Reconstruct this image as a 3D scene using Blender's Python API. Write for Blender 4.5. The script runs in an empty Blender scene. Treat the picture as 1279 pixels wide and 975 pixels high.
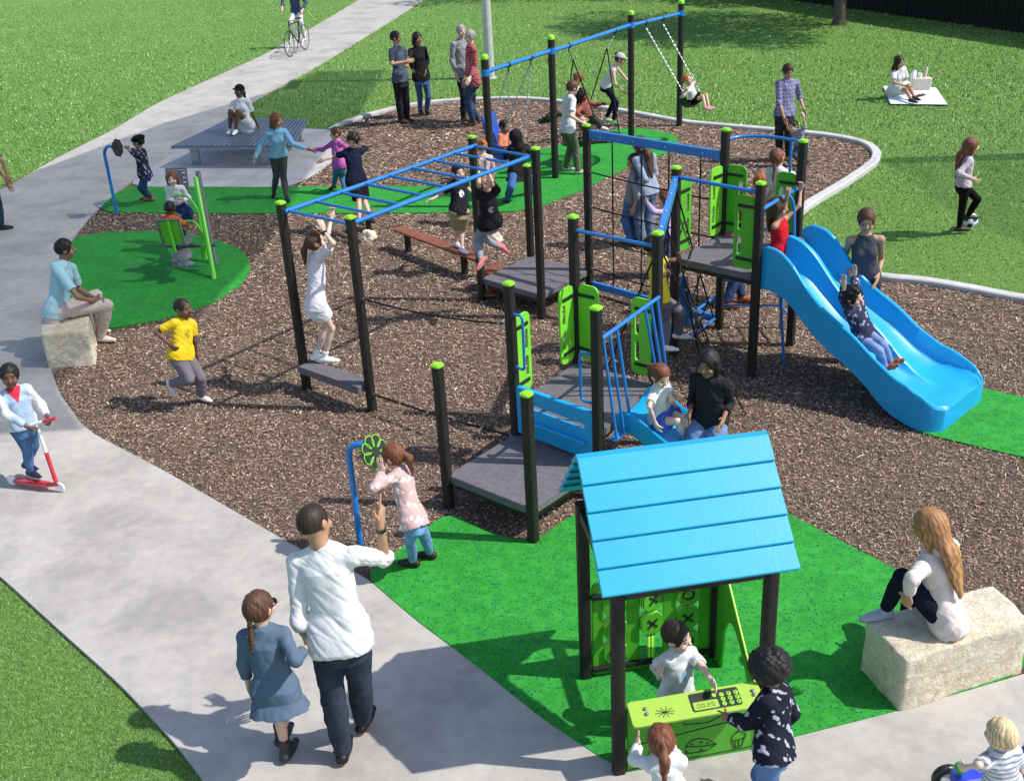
import bpy, bmesh, math, random
import numpy as np
from mathutils import Vector, Matrix

# ------------------------------------------------------------------ camera, sky, sun, exposure
SC = bpy.context.scene
COL = SC.collection
cam_d = bpy.data.cameras.new('camera')
cam = bpy.data.objects.new('camera', cam_d)
COL.objects.link(cam)
cam_d.sensor_width = 36.0
cam_d.lens = 36.0 * 1402.84 / 1279.0
cam_d.clip_start = 0.05
cam_d.clip_end = 2000.0
cx = Vector((0.99853, -0.02384, -0.04872)); cz = Vector((0.0, -0.89822, 0.43955))
cy = cz.cross(cx).normalized(); cx = cy.cross(cz).normalized()
cam.matrix_world = Matrix(((cx.x, cy.x, cz.x, 0), (cx.y, cy.y, cz.y, 0), (cx.z, cy.z, cz.z, 5.2), (0, 0, 0, 1)))
SC.camera = cam
world = bpy.data.worlds.new('World'); SC.world = world
world.use_nodes = True
nt = world.node_tree
sky = nt.nodes.new('ShaderNodeTexSky'); sky.sky_type = 'NISHITA'; sky.sun_disc = False
SUN_AZ, SUN_EL = math.radians(-11.0), math.radians(50.0)
sky.sun_elevation = SUN_EL; sky.sun_rotation = math.radians(90) - SUN_AZ
bg = nt.nodes['Background']; bg.inputs['Strength'].default_value = 0.15
nt.links.new(sky.outputs[0], bg.inputs['Color'])
sd = bpy.data.lights.new('sun', 'SUN'); sd.energy = 3.9; sd.angle = math.radians(0.6); sd.color = (1.0, 0.955, 0.89)
sun = bpy.data.objects.new('sun', sd); COL.objects.link(sun)
to_sun = Vector((math.cos(SUN_EL) * math.cos(SUN_AZ), math.cos(SUN_EL) * math.sin(SUN_AZ), math.sin(SUN_EL)))
sun.rotation_euler = to_sun.to_track_quat('Z', 'Y').to_euler(); sun.location = to_sun * 40
SC.view_settings.view_transform = 'Standard'; SC.view_settings.look = 'None'
SC.view_settings.exposure = 0.43; SC.view_settings.gamma = 1.0
SC.view_settings.use_curve_mapping = False
SC.render.engine = 'CYCLES'

# ------------------------------------------------------------------ helpers
rng = np.random.default_rng(7)
random.seed(7)

def tag(o, label=None, cat=None, group=None, kind=None):
    if label: o['label'] = label
    if cat: o['category'] = cat
    if group: o['group'] = group
    if kind: o['kind'] = kind
    return o

def empty(name, loc=(0, 0, 0), label=None, cat=None, group=None):
    o = bpy.data.objects.new(name, None); COL.objects.link(o)
    o.location = loc; o.empty_display_size = 0.2
    bpy.context.view_layer.update() if False else None
    tag(o, label, cat, group)
    o['_loc'] = list(loc)
    return o

def srgb(h):
    h = h.lstrip('#'); h = ''.join(q * 2 for q in h) if len(h) == 3 else h; v = [int(h[i:i + 2], 16) / 255 for i in (0, 2, 4)]
    return tuple(x / 12.92 if x < 0.04045 else ((x + 0.055) / 1.055) ** 2.4 for x in v)

def link(name, me, mat=None, parent=None, smooth=False):
    o = bpy.data.objects.new(name, me); COL.objects.link(o)
    if mat is not None:
        for m in (mat if isinstance(mat, (list, tuple)) else [mat]): me.materials.append(m)
    if smooth: me.shade_smooth()
    if parent is not None:
        o.parent = parent
        b = parent
        off = Vector((0, 0, 0))
        while b is not None:
            if '_loc' in b: off += Vector(b['_loc'])
            b = b.parent
        o.location = -off                     # the mesh is written in world coordinates
        o['_loc'] = list(-off)
    return o

def mesh_np(name, V, F, C=None, fm=None):
    """V (n,3), F (m,k) -> mesh, C optional per-vertex colours"""
    me = bpy.data.meshes.new(name)
    V = np.ascontiguousarray(V, dtype=np.float32); F = np.ascontiguousarray(F, dtype=np.int32)
    k = F.shape[1]
    me.vertices.add(len(V)); me.vertices.foreach_set('co', V.ravel())
    me.loops.add(F.size); me.loops.foreach_set('vertex_index', F.ravel())
    me.polygons.add(len(F)); me.polygons.foreach_set('loop_start', np.arange(0, F.size, k, dtype=np.int32))
    try: me.polygons.foreach_set('loop_total', np.full(len(F), k, dtype=np.int32))
    except Exception: pass
    if fm is not None: me.polygons.foreach_set('material_index', np.ascontiguousarray(fm, dtype=np.int32))
    me.update(calc_edges=True)
    if C is not None:
        a = me.color_attributes.new('Col', 'FLOAT_COLOR', 'POINT')
        cc = np.ones((len(V), 4), np.float32); cc[:, :3] = C
        a.data.foreach_set('color', cc.ravel())
    return me

def rrect(w, h, r, n=5, cx=0.0, cy=0.0):
    pts = []
    for (sx, sy, a0) in ((1, 1, 0), (-1, 1, 90), (-1, -1, 180), (1, -1, 270)):
        for i in range(n + 1):
            a = math.radians(a0 + 90 * i / n)
            pts.append((cx + sx * (w / 2 - r) + r * math.cos(a), cy + sy * (h / 2 - r) + r * math.sin(a)))
    return pts

class MB:
    def __init__(s): s.v = []; s.f = []
    def add(s, vs, fs):
        o = len(s.v); s.v += [tuple(v) for v in vs]; s.f += [tuple(i + o for i in f) for f in fs]; return s
    def box(s, c, d, X=(1, 0, 0), Y=(0, 1, 0), Z=None):
        c = Vector(c); X = Vector(X).normalized(); Y = Vector(Y).normalized(); Z = Vector(Z).normalized() if Z is not None else X.cross(Y)
        P = [c + X * (sx * d[0] / 2) + Y * (sy * d[1] / 2) + Z * (sz * d[2] / 2) for sz in (-1, 1) for sx, sy in ((-1, -1), (1, -1), (1, 1), (-1, 1))]
        return s.add(P, [(3, 2, 1, 0), (4, 5, 6, 7), (0, 1, 5, 4), (1, 2, 6, 5), (2, 3, 7, 6), (3, 0, 4, 7)])
    def prism(s, poly, O, X, Y, t0, t1):
        O = Vector(O); X = Vector(X).normalized(); Y = Vector(Y).normalized(); Z = X.cross(Y)
        n = len(poly)
        a = [O + X * p[0] + Y * p[1] + Z * t0 for p in poly]; b = [O + X * p[0] + Y * p[1] + Z * t1 for p in poly]
        return s.add(a + b, [tuple(range(n - 1, -1, -1)), tuple(range(n, 2 * n))] + [(i, (i + 1) % n, n + (i + 1) % n, n + i) for i in range(n)])
    def tube(s, pts, r, n=10, cap=True):
        pts = [Vector(p) for p in pts]; m = len(pts)
        rs = r if isinstance(r, (list, tuple)) else [r] * m
        T = []
        for i in range(m):
            t = (pts[min(i + 1, m - 1)] - pts[max(i - 1, 0)]).normalized(); T.append(t)
        up = Vector((0, 0, 1)) if abs(T[0].z) < 0.9 else Vector((1, 0, 0))
        N = T[0].cross(up).normalized(); vs = []
        for i in range(m):
            N = (N - T[i] * N.dot(T[i])).normalized(); B = T[i].cross(N)
            for k in range(n):
                a = 2 * math.pi * k / n
                vs.append(pts[i] + (N * math.cos(a) + B * math.sin(a)) * rs[i])
        fs = [(i * n + k, i * n + (k + 1) % n, (i + 1) * n + (k + 1) % n, (i + 1) * n + k) for i in range(m - 1) for k in range(n)]
        if cap: fs += [tuple(range(n - 1, -1, -1)), tuple((m - 1) * n + k for k in range(n))]
        return s.add(vs, fs)
    def lathe(s, prof, O, Z=(0, 0, 1), n=20):
        O = Vector(O); Z = Vector(Z).normalized(); X = Z.orthogonal().normalized(); Y = Z.cross(X); vs = []
        for (r, z) in prof:
            for k in range(n):
                a = 2 * math.pi * k / n; vs.append(O + Z * z + (X * math.cos(a) + Y * math.sin(a)) * max(r, 1e-4))
        m = len(prof)
        fs = [(i * n + k, i * n + (k + 1) % n, (i + 1) * n + (k + 1) % n, (i + 1) * n + k) for i in range(m - 1) for k in range(n)]
        fs += [tuple(range(n - 1, -1, -1)), tuple((m - 1) * n + k for k in range(n))]
        return s.add(vs, fs)
    def build(s, name, mat, parent=None, smooth=False, bevel=0.0, seg=2, label=None, sub=0):
        me = bpy.data.meshes.new(name); me.from_pydata(s.v, [], s.f); me.update()
        bm = bmesh.new(); bm.from_mesh(me); bmesh.ops.recalc_face_normals(bm, faces=bm.faces); bm.to_mesh(me); bm.free()
        o = link(name, me, mat, parent, smooth)
        if bevel:
            m = o.modifiers.new('bevel', 'BEVEL'); m.width = bevel; m.segments = seg; m.limit_method = 'ANGLE'; m.angle_limit = math.radians(35)
        if sub:
            m = o.modifiers.new('sub', 'SUBSURF'); m.levels = sub; m.render_levels = sub
        if label: o['label'] = label
        return o

def smooth_by_angle(o, deg=40):
    me = o.data; me.shade_smooth()
    bm = bmesh.new(); bm.from_mesh(me)
    for e in bm.edges:
        if len(e.link_faces) == 2 and e.calc_face_angle(0) > math.radians(deg): e.smooth = False
    bm.to_mesh(me); bm.free()

def arc(c, r, a0, a1, X, Y, n=8):
    c = Vector(c); X = Vector(X); Y = Vector(Y)
    return [c + X * (r * math.cos(math.radians(a0 + (a1 - a0) * i / n))) + Y * (r * math.sin(math.radians(a0 + (a1 - a0) * i / n))) for i in range(n + 1)]

def round_path(pts, r, n=6):
    """polyline with rounded corners"""
    pts = [Vector(p) for p in pts]; out = [pts[0]]
    for i in range(1, len(pts) - 1):
        a = (pts[i - 1] - pts[i]); b = (pts[i + 1] - pts[i]); rr = min(r, a.length * .45, b.length * .45)
        p0 = pts[i] + a.normalized() * rr; p1 = pts[i] + b.normalized() * rr
        for k in range(n + 1):
            t = k / n; out.append(p0 * (1 - t) ** 2 + pts[i] * 2 * t * (1 - t) + p1 * t * t)
    out.append(pts[-1]); return out

def plate(name, outer, holes, O, X, Y, thick, mat, parent=None, bevel=0.003, label=None):
    """flat board with cut-outs; built from a filled curve, thickness along X x Y, centred"""
    cu = bpy.data.curves.new(name, 'CURVE'); cu.dimensions = '2D'; cu.fill_mode = 'BOTH'
    cu.extrude = max(thick / 2 - bevel, 0.0005); cu.bevel_depth = bevel; cu.bevel_resolution = 1; cu.offset = -bevel
    for loop in [outer] + list(holes):
        sp = cu.splines.new('POLY'); sp.points.add(len(loop) - 1)
        for p, q in zip(sp.points, loop): p.co = (q[0], q[1], 0, 1)
        sp.use_cyclic_u = True
    t = bpy.data.objects.new('t', cu); COL.objects.link(t)
    me = bpy.data.meshes.new_from_object(t.evaluated_get(bpy.context.evaluated_depsgraph_get()))
    bpy.data.objects.remove(t); bpy.data.curves.remove(cu)
    X = Vector(X).normalized(); Y = Vector(Y).normalized(); Z = X.cross(Y); O = Vector(O)
    me.transform(Matrix(((X.x, Y.x, Z.x, O.x), (X.y, Y.y, Z.y, O.y), (X.z, Y.z, Z.z, O.z), (0, 0, 0, 1))))
    me.materials.clear()
    me.name = name
    o = link(name, me, mat, parent)
    if label: o['label'] = label
    return o

# ------------------------------------------------------------------ materials
class NB:
    def __init__(s, name):
        s.m = bpy.data.materials.new(name); s.m.use_nodes = True; s.t = s.m.node_tree; s.b = s.t.nodes['Principled BSDF']
        s.tc = s.t.nodes.new('ShaderNodeNewGeometry')
    def n(s, ty, **kw):
        x = s.t.nodes.new(ty)
        for k, v in kw.items():
            if k.startswith('i_'): x.inputs[k[2:].replace('_', ' ')].default_value = v
            else: setattr(x, k, v)
        return x
    def l(s, a, b): s.t.links.new(a, b)
    def noise(s, scale, detail=4, rough=.55, vec=None, dist=0):
        x = s.n('ShaderNodeTexNoise'); x.inputs['Scale'].default_value = scale; x.inputs['Detail'].default_value = detail
        x.inputs['Roughness'].default_value = rough; x.inputs['Distortion'].default_value = dist
        s.l(vec if vec is not None else s.tc.outputs['Position'], x.inputs['Vector']); return x.outputs['Fac']
    def vor(s, scale, out='Distance', vec=None, feature='F1'):
        x = s.n('ShaderNodeTexVoronoi', feature=feature); x.inputs['Scale'].default_value = scale
        s.l(vec if vec is not None else s.tc.outputs['Position'], x.inputs['Vector']); return x.outputs[out]
    def ramp(s, fac, stops, interp='LINEAR'):
        x = s.n('ShaderNodeValToRGB'); x.color_ramp.interpolation = interp
        e = x.color_ramp.elements
        while len(e) < len(stops): e.new(0.5)
        for el, (p, c) in zip(e, stops):
            el.position = p; el.color = (*c, 1) if len(c) == 3 else c
        s.l(fac, x.inputs['Fac']); return x.outputs['Color']
    def mix(s, a, b, fac, mode='MIX'):
        x = s.n('ShaderNodeMix', data_type='RGBA', blend_type=mode)
        for sock, v in ((x.inputs[6], a), (x.inputs[7], b), (x.inputs[0], fac)):
            if isinstance(v, (int, float)): sock.default_value = v
            elif isinstance(v, tuple): sock.default_value = (*v, 1) if len(v) == 3 else v
            else: s.l(v, sock)
        return x.outputs[2]
    def bump(s, h, strength=.3, dist=.01, prev=None):
        x = s.n('ShaderNodeBump'); x.inputs['Strength'].default_value = strength; x.inputs['Distance'].default_value = dist
        s.l(h, x.inputs['Height'])
        if prev is not None: s.l(prev, x.inputs['Normal'])
        return x.outputs['Normal']
    def out(s, col=None, rough=.5, nrm=None, metal=0, spec=.5, coat=0):
        b = s.b
        if col is not None:
            if isinstance(col, tuple): b.inputs['Base Color'].default_value = (*col, 1)
            else: s.l(col, b.inputs['Base Color'])
        if isinstance(rough, (int, float)): b.inputs['Roughness'].default_value = rough
        else: s.l(rough, b.inputs['Roughness'])
        b.inputs['Metallic'].default_value = metal; b.inputs['Specular IOR Level'].default_value = spec
        if coat: b.inputs['Coat Weight'].default_value = coat; b.inputs['Coat Roughness'].default_value = .15
        if nrm is not None: s.l(nrm, b.inputs['Normal'])
        return s.m

M = {}
def plain(name, col, rough=.45, var=.12, spec=.5, metal=0, bump=.15, coat=0, nscale=9):
    k = NB(name); f = k.noise(nscale, 5)
    c2 = tuple(x * (1 - var) for x in col); c1 = tuple(min(1, x * (1 + var)) for x in col)
    c = k.ramp(f, [(.3, c2), (.7, c1)])
    M[name] = k.out(c, rough, k.bump(k.noise(nscale * 14, 3), bump, .002), metal, spec, coat); return M[name]

def ground_mat(name, build):
    k = NB(name); M[name] = build(k); return M[name]

def _grass(k):
    a = k.noise(95, 3, .6); b = k.noise(22, 4, .6); c = k.noise(.35, 3)
    col = k.ramp(a, [(.28, (.045, .11, .025)), (.48, (.14, .28, .06)), (.62, (.25, .42, .11)), (.78, (.46, .58, .26))])
    col = k.mix(col, k.ramp(b, [(.35, (.55, .6, .5)), (.65, (1.25, 1.2, 1.1))]), .8, 'MULTIPLY')
    col = k.mix(col, k.ramp(c, [(.3, (.86, .92, .85)), (.7, (1.12, 1.06, 1.05))]), .8, 'MULTIPLY')
    return k.out(col, .8, k.bump(a, .9, .03), spec=.15)
ground_mat('turf', _grass)
def _conc(base, sp):
    def f(k):
        a = k.noise(1.3, 6, .6, dist=.4); b = k.noise(9, 6, .65); c = k.noise(160, 3); d = k.vor(5)
        lo = tuple(x * .80 for x in base); hi = tuple(min(1, x * 1.12) for x in base)
        col = k.ramp(a, [(.34, lo), (.5, base), (.66, hi)])
        col = k.mix(col, k.ramp(b, [(.3, (.84, .84, .86)), (.7, (1.1, 1.09, 1.06))]), .8, 'MULTIPLY')
        col = k.mix(col, k.ramp(c, [(.25, (.8,) * 3), (.5, (1,) * 3), (.75, (1.1,) * 3)]), sp, 'MULTIPLY')
        return k.out(col, .85, k.bump(c, .25, .004, k.bump(b, .15, .01)), spec=.25)
    return f
ground_mat('path_concrete', _conc((.41, .385, .355), .6))
ground_mat('slab_concrete', _conc((.46, .45, .455), .5))
ground_mat('kerb_concrete', _conc((.50, .49, .48), .6))
def _mulch(k):
    a = k.noise(120, 4, .7, dist=1.2); b = k.vor(55, 'Color'); c = k.noise(1.1, 3)
    col = k.ramp(a, [(.3, (.045, .03, .022)), (.5, (.20, .14, .105)), (.62, (.36, .27, .21)), (.78, (.62, .52, .43))])
    return k.out(k.mix(col, k.ramp(c, [(.3, (.85,) * 3), (.7, (1.15,) * 3)]), 1, 'MULTIPLY'), .9, k.bump(a, 1, .04), spec=.15)
ground_mat('mulch_bed', _mulch)
def _rubber(k):
    wp = k.n('ShaderNodeVectorMath', operation='ADD'); wn = k.n('ShaderNodeTexNoise'); wn.inputs['Scale'].default_value = 60; k.l(k.tc.outputs['Position'], wn.inputs['Vector']); wm = k.n('ShaderNodeVectorMath', operation='SCALE'); wm.inputs['Scale'].default_value = .022; k.l(wn.outputs['Color'], wm.inputs[0]); k.l(k.tc.outputs['Position'], wp.inputs[0]); k.l(wm.outputs[0], wp.inputs[1]); sp = k.vor(50, 'Color', wp.outputs[0]); d = k.vor(50, 'Distance', wp.outputs[0]); n = k.noise(14, 3); w = k.noise(1.5, 3)
    sep = k.n('ShaderNodeSeparateColor'); k.l(sp, sep.inputs[0])
    msk = k.n('ShaderNodeMath', operation='GREATER_THAN'); k.l(sep.outputs[0], msk.inputs[0]); msk.inputs[1].default_value = .66
    m2 = k.n('ShaderNodeMath', operation='LESS_THAN'); k.l(d, m2.inputs[0]); m2.inputs[1].default_value = .40
    m3 = k.n('ShaderNodeMath', operation='MULTIPLY'); k.l(msk.outputs[0], m3.inputs[0]); k.l(m2.outputs[0], m3.inputs[1])
    col = k.ramp(n, [(.3, (.020, .23, .022)), (.7, (.038, .33, .040))])
    col = k.mix(col, (.006, .11, .06), m3.outputs[0])
    col = k.mix(col, k.ramp(w, [(.3, (.85,) * 3), (.7, (1.1,) * 3)]), 1, 'MULTIPLY')
    return k.out(col, .8, k.bump(k.noise(150, 3), .5, .006), spec=.2)
ground_mat('rubber', _rubber)
def _stone(k):
    a = k.noise(3.2, 6, .65, dist=.6); v = k.noise(38, 5, .7); l = k.noise(11, 5, .6)
    col = k.ramp(a, [(.3, (.76, .66, .48)), (.5, (.86, .78, .62)), (.7, (.90, .86, .74))])
    pit = k.ramp(v, [(.30, (.35, .31, .26)), (.37, (1, 1, 1))])
    col = k.mix(col, pit, .8, 'MULTIPLY')
    col = k.mix(col, k.ramp(l, [(.3, (.90, .83, .70)), (.6, (1.06, 1.05, 1.02))]), .8, 'MULTIPLY')
    p2 = k.noise(17, 6, .75, dist=1.0); col = k.mix(col, k.ramp(p2, [(.33, (.5, .42, .3)), (.38, (1, 1, 1))]), .7, 'MULTIPLY')
    return k.out(col, .9, k.bump(v, .8, .02, k.bump(p2, .9, .04)), spec=.15)
ground_mat('stone', _stone)
plain('post_black', (.018, .015, .013), .55, .35, .35, bump=.5, nscale=30)
plain('cap_lime', srgb('#8fdc2c'), .4)
plain('blue_metal', (.012, .17, .52), .32, .08, .5, coat=.3)
plain('blue_plastic', (.010, .34, .67), .38, .07, .45, bump=.25, nscale=3)
plain('roof_blue', (.010, .345, .56), .42, .05, .45, bump=.3, nscale=3)
plain('panel_lime', (.19, .62, .035), .4, .07, .4)
plain('panel_green', (.085, .40, .025), .42, .07, .4)
plain('black_metal', (.012, .012, .012), .45, .3)
plain('rope_black', (.014, .013, .013), .8, .4, .2)
plain('chain_steel', (.33, .35, .38), .4, .1, .5, .8)
plain('galv', (.30, .32, .35), .4, .15, .5, .6, nscale=5)
plain('slat_grey', (.14, .17, .24), .4, .12, .5, .4)
plain('deck_grey', (.135, .125, .14), .75, .18, .3, bump=.6, nscale=20)
plain('brown_timber', (.23, .065, .022), .45, .3, .4, nscale=12)
plain('lamp_grey', (.5, .5, .5), .5, .12, .4, .2)
plain('bark', (.10, .085, .07), .9, .4, .1, bump=.9, nscale=12)
plain('dark_wall', (.014, .011, .010), .8, .3, .2)
plain('white_plastic', (.8, .8, .8), .35, .04)
plain('black_plastic', (.02, .02, .02), .35, .2)
plain('red_paint', (.55, .03, .04), .3, .08, coat=.4)
plain('bucket_blue', (.02, .07, .45), .4, .1)
plain('seesaw_green', (.13, .58, .04), .35, .06)
plain('seesaw_grey', (.13, .135, .15), .5, .15)
plain('mat_white', (.70, .76, .82), .9, .08, .1)
plain('bag_beige', (.62, .54, .43), .85, .1, .1)
plain('lime_edge', (.55, .85, .10), .4)
plain('counter_lime', (.34, .54, .07), .4, .05)
plain('outline_black', (.015, .018, .01), .6)
plain('button_green', (.28, .62, .05), .4)

def attr_mat(name, rough=.7, spec=.25, bump=.3, bscale=60, sss=0.0, wr=0.0):
    k = NB(name); a = k.n('ShaderNodeAttribute', attribute_name='Col')
    n = k.noise(bscale, 4)
    col = k.mix(a.outputs['Color'], k.ramp(n, [(.3, (.86,) * 3), (.7, (1.1,) * 3)]), .7, 'MULTIPLY')
    nr = k.bump(n, bump, .004)
    if wr: nr = k.bump(k.noise(11, 3, .6, dist=1.2), wr, .03, nr)
    m = k.out(col, rough, nr, spec=spec)
    if sss:
        k.b.inputs['Subsurface Weight'].default_value = sss; k.b.inputs['Subsurface Scale'].default_value = .01
        k.b.inputs['Subsurface Radius'].default_value = (1, .3, .15)
    M[name] = m; return m
attr_mat('skin', .5, .35, .12, 90, 0.0)
attr_mat('cloth', .88, .10, .12, 300, 0, .13)
attr_mat('hair', .55, .3, .35, 160)
attr_mat('leather', .5, .35, .25, 120)
attr_mat('chips', .9, .1, .6, 150)
attr_mat('blades', .7, .2, .1, 40)
attr_mat('leaves', .6, .3, .2, 10)
# ------------------------------------------------------------------ ground
PATH = [(-4.97, 45.19), (-5.76, 38.84), (-6.56, 33.22), (-7.28, 30.15), (-8.01, 27.05), (-8.26, 24.26), (-8.66, 22.23), (-8.94, 19.8), (-9.93, 16.15), (-8.14, 9.63), (-5.41, 8.78), (-4.26, 7.67), (-3.56, 6.95), (-2.86, 6.24), (-2.35, 5.66), (-2.07, 5.3), (-1.55, 4.51), (-.8, 3.2), (3.06, 2.0), (12.5, 2.6), (12.6, 8.2), (4.76, 6.27), (3.32, 5.84), (2.4, 5.56), (1.41, 5.31), (0.57, 5.14), (0.09, 5.65), (-0.33, 6.2), (-0.81, 6.78), (-1.25, 7.38), (-1.71, 7.7), (-2.44, 8.41), (-3.37, 9.31), (-4.35, 10.19), (-4.92, 11.09), (-5.27, 11.81), (-5.87, 13.39), (-6.33, 15.07), (-6.63, 16.79), (-6.71, 18.09), (-6.67, 19.61), (-6.46, 21.28), (-6.04, 24.33), (-5.44, 27.68), (-4.72, 30.89), (-3.11, 40.08), (-2.48, 44.12), (-0.4, 54.82), (1, 64), (-2.6, 64), (-3.43, 56.44)]
SLAB = [(-6.65, 19.56), (-6.46, 21.28), (-6.2, 23.14), (-5.79, 24.81), (-4.74, 23.8), (-3.93, 23.39), (-3.46, 23.21), (-3.03, 22.02), (-3.08, 20.51), (-3.38, 19.48), (-3.7, 18.98)]
MULCH = [(-6.63, 16.79), (-6.71, 18.09), (-6.67, 19.61), (-3.7, 18.98), (-3.38, 19.48), (-3.08, 20.51), (-3.03, 22.02), (-3.4, 23.12), (-3.06, 23.84), (-2.12, 24.94), (-1.07, 25.36), (0.36, 25.23), (1.39, 24.61), (2.64, 23.35), (3.61, 22.17), (4.31, 21.66), (5.12, 21.13), (6.0, 20.5), (6.45, 19.85), (6.50, 19.2), (6.25, 18.5), (5.58, 17.54), (4.52, 16.25), (4.1, 15.43), (4.07, 14.22), (4.39, 13.49), (4.71, 13.2), (5.14, 12.99), (5.53, 12.71), (6.1, 12.23), (7.08, 11.55), (12.5, 9.3), (12.6, 8.2), (4.76, 6.27), (3.32, 5.84), (2.4, 5.56), (1.41, 5.31), (0.57, 5.14), (0.09, 5.65), (-0.33, 6.2), (-0.81, 6.78), (-1.25, 7.38), (-1.71, 7.7), (-2.44, 8.41), (-3.37, 9.31), (-4.35, 10.19), (-4.92, 11.09), (-5.27, 11.81), (-5.87, 13.39), (-6.33, 15.07)]
BAND = [(-6.71, 18.09), (-6.66, 19.58), (-3.7, 18.98), (-1.98, 18.69), (-0.88, 18.48), (0.72, 20.57), (1.3, 21.05), (1.82, 21.57), (2.28, 21.86), (2.71, 21.9), (3.03, 21.62), (3.31, 21.23), (3.35, 20.71), (3.16, 20.04), (2.74, 19.61), (2.3, 19.21), (1.47, 18.07), (1.21, 17.7), (0.63, 17.1), (0.15, 16.84), (-0.34, 16.89), (-1.86, 17.13), (-4.88, 17.67)]
CIRCLE = [(-6.63, 16.79), (-6.08, 16.93), (-5.31, 16.84), (-4.61, 16.48), (-4.01, 15.93), (-3.70, 15.42), (-3.54, 14.93), (-3.53, 14.32), (-3.78, 13.62), (-4.3, 13.12), (-4.9, 12.9), (-5.3, 12.98), (-5.85, 13.38), (-6.33, 15.07)]
HOUSE = [(-1.25, 7.38), (-0.99, 7.72), (-0.61, 8.25), (-0.2, 7.85), (0.11, 7.73), (0.51, 8.15), (1.11, 8.65), (1.81, 8.58), (2.25, 7.94), (2.57, 7.49), (2.87, 7.08), (3.32, 6.49), (3.48, 6.21), (3.32, 5.84), (2.4, 5.56), (1.41, 5.31), (0.57, 5.14), (0.09, 5.65), (-0.33, 6.2), (-0.81, 6.78)]
SLIDEP = [(3.76, 9.26), (4.38, 10.23), (4.69, 10.06), (5.03, 9.78), (5.69, 9.2), (6.4, 8.5), (5.6, 7.9), (5.19, 8.22), (4.54, 8.64), (4.21, 8.88), (3.89, 9.12)]

def densify(poly, rounds=1):
    for _ in range(rounds):           # Chaikin corner cutting keeps curves soft
        out = []
        n = len(poly)
        for i in range(n):
            a = poly[i]; b = poly[(i + 1) % n]
            out += [(a[0] * .85 + b[0] * .15, a[1] * .85 + b[1] * .15), (a[0] * .15 + b[0] * .85, a[1] * .15 + b[1] * .85)]
        poly = out
    return poly

def sheet(name, poly, z, mat, label=None, thick=0.0, rounds=2):
    poly = densify(poly, rounds)
    mb = MB()
    mb.prism(poly, (0, 0, 0), (1, 0, 0), (0, 1, 0), z - .25, z)
    o = mb.build(name, mat)
    tag(o, kind='structure'); return o

def inside(poly, X, Y):
    r = np.zeros(X.shape, bool); n = len(poly); j = n - 1
    for i in range(n):
        xi, yi = poly[i]; xj, yj = poly[j]
        if yi != yj:
            c = ((yi > Y) != (yj > Y)) & (X < (xj - xi) * (Y - yi) / (yj - yi) + xi)
            r ^= c
        j = i
    return r

g = MB(); g.add([(-300, -60, 0), (300, -60, 0), (300, 500, 0), (-300, 500, 0)], [(0, 1, 2, 3)])
tag(g.build('grass_ground', M['turf']), kind='structure')
tag(sheet('concrete_path', PATH, .030, M['path_concrete']))
sheet('concrete_slab', SLAB, .034, M['slab_concrete'])
sheet('mulch_ground', MULCH, .018, M['mulch_bed'], rounds=1)
for P_, z in ((BAND, .038), (CIRCLE, .040), (HOUSE, .036), (SLIDEP, .036)): sheet('rubber_pad', P_, z, M['rubber'])

def kerb(line, w=.15, h=.085):
    pts = [Vector((*p, 0)) for p in line]; mb = MB(); prof = [(-w / 2, -.1), (-w / 2, h - .015), (-w / 2 + .015, h), (w / 2 - .015, h), (w / 2, h - .015), (w / 2, -.1)]
    vs = []; m = len(pts)
    for i in range(m):
        t = (pts[min(i + 1, m - 1)] - pts[max(i - 1, 0)]).normalized(); nrm = Vector((t.y, -t.x, 0))
        vs += [pts[i] + nrm * a + Vector((0, 0, b)) for a, b in prof]
    k = len(prof); fs = [(i * k + j, i * k + (j + 1) % k, (i + 1) * k + (j + 1) % k, (i + 1) * k + j) for i in range(m - 1) for j in range(k)]
    fs += [tuple(range(k)), tuple((m - 1) * k + j for j in range(k))]
    mb.add(vs, fs); tag(mb.build('concrete_kerb', M['kerb_concrete']), kind='structure')
def cr(pts, n=6):
    out = []; P = [pts[0]] + list(pts) + [pts[-1]]
    for i in range(1, len(P) - 2):
        for k in range(n):
            t = k / n; out.append(tuple(.5 * ((2 * P[i][d]) + (-P[i - 1][d] + P[i + 1][d]) * t + (2 * P[i - 1][d] - 5 * P[i][d] + 4 * P[i + 1][d] - P[i + 2][d]) * t * t + (-P[i - 1][d] + 3 * P[i][d] - 3 * P[i + 1][d] + P[i + 2][d]) * t ** 3) for d in range(2)))
    out.append(tuple(pts[-1])); return out
kerb(cr([(-3.42, 23.1), (-3.08, 23.9), (-2.12, 24.98), (-1.07, 25.38), (0.36, 25.25), (1.39, 24.65), (2.64, 23.37), (3.61, 22.2), (4.31, 21.68), (5.12, 21.13), (6.0, 20.5), (6.47, 19.85), (6.52, 19.2), (6.27, 18.5), (5.58, 17.54), (4.54, 16.25), (4.12, 15.43), (4.09, 14.22), (4.40, 13.5), (4.71, 13.21), (5.14, 13.0), (5.53, 12.72), (6.1, 12.24), (7.08, 11.56), (9.8, 10.4), (12.5, 9.3)]))

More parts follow.
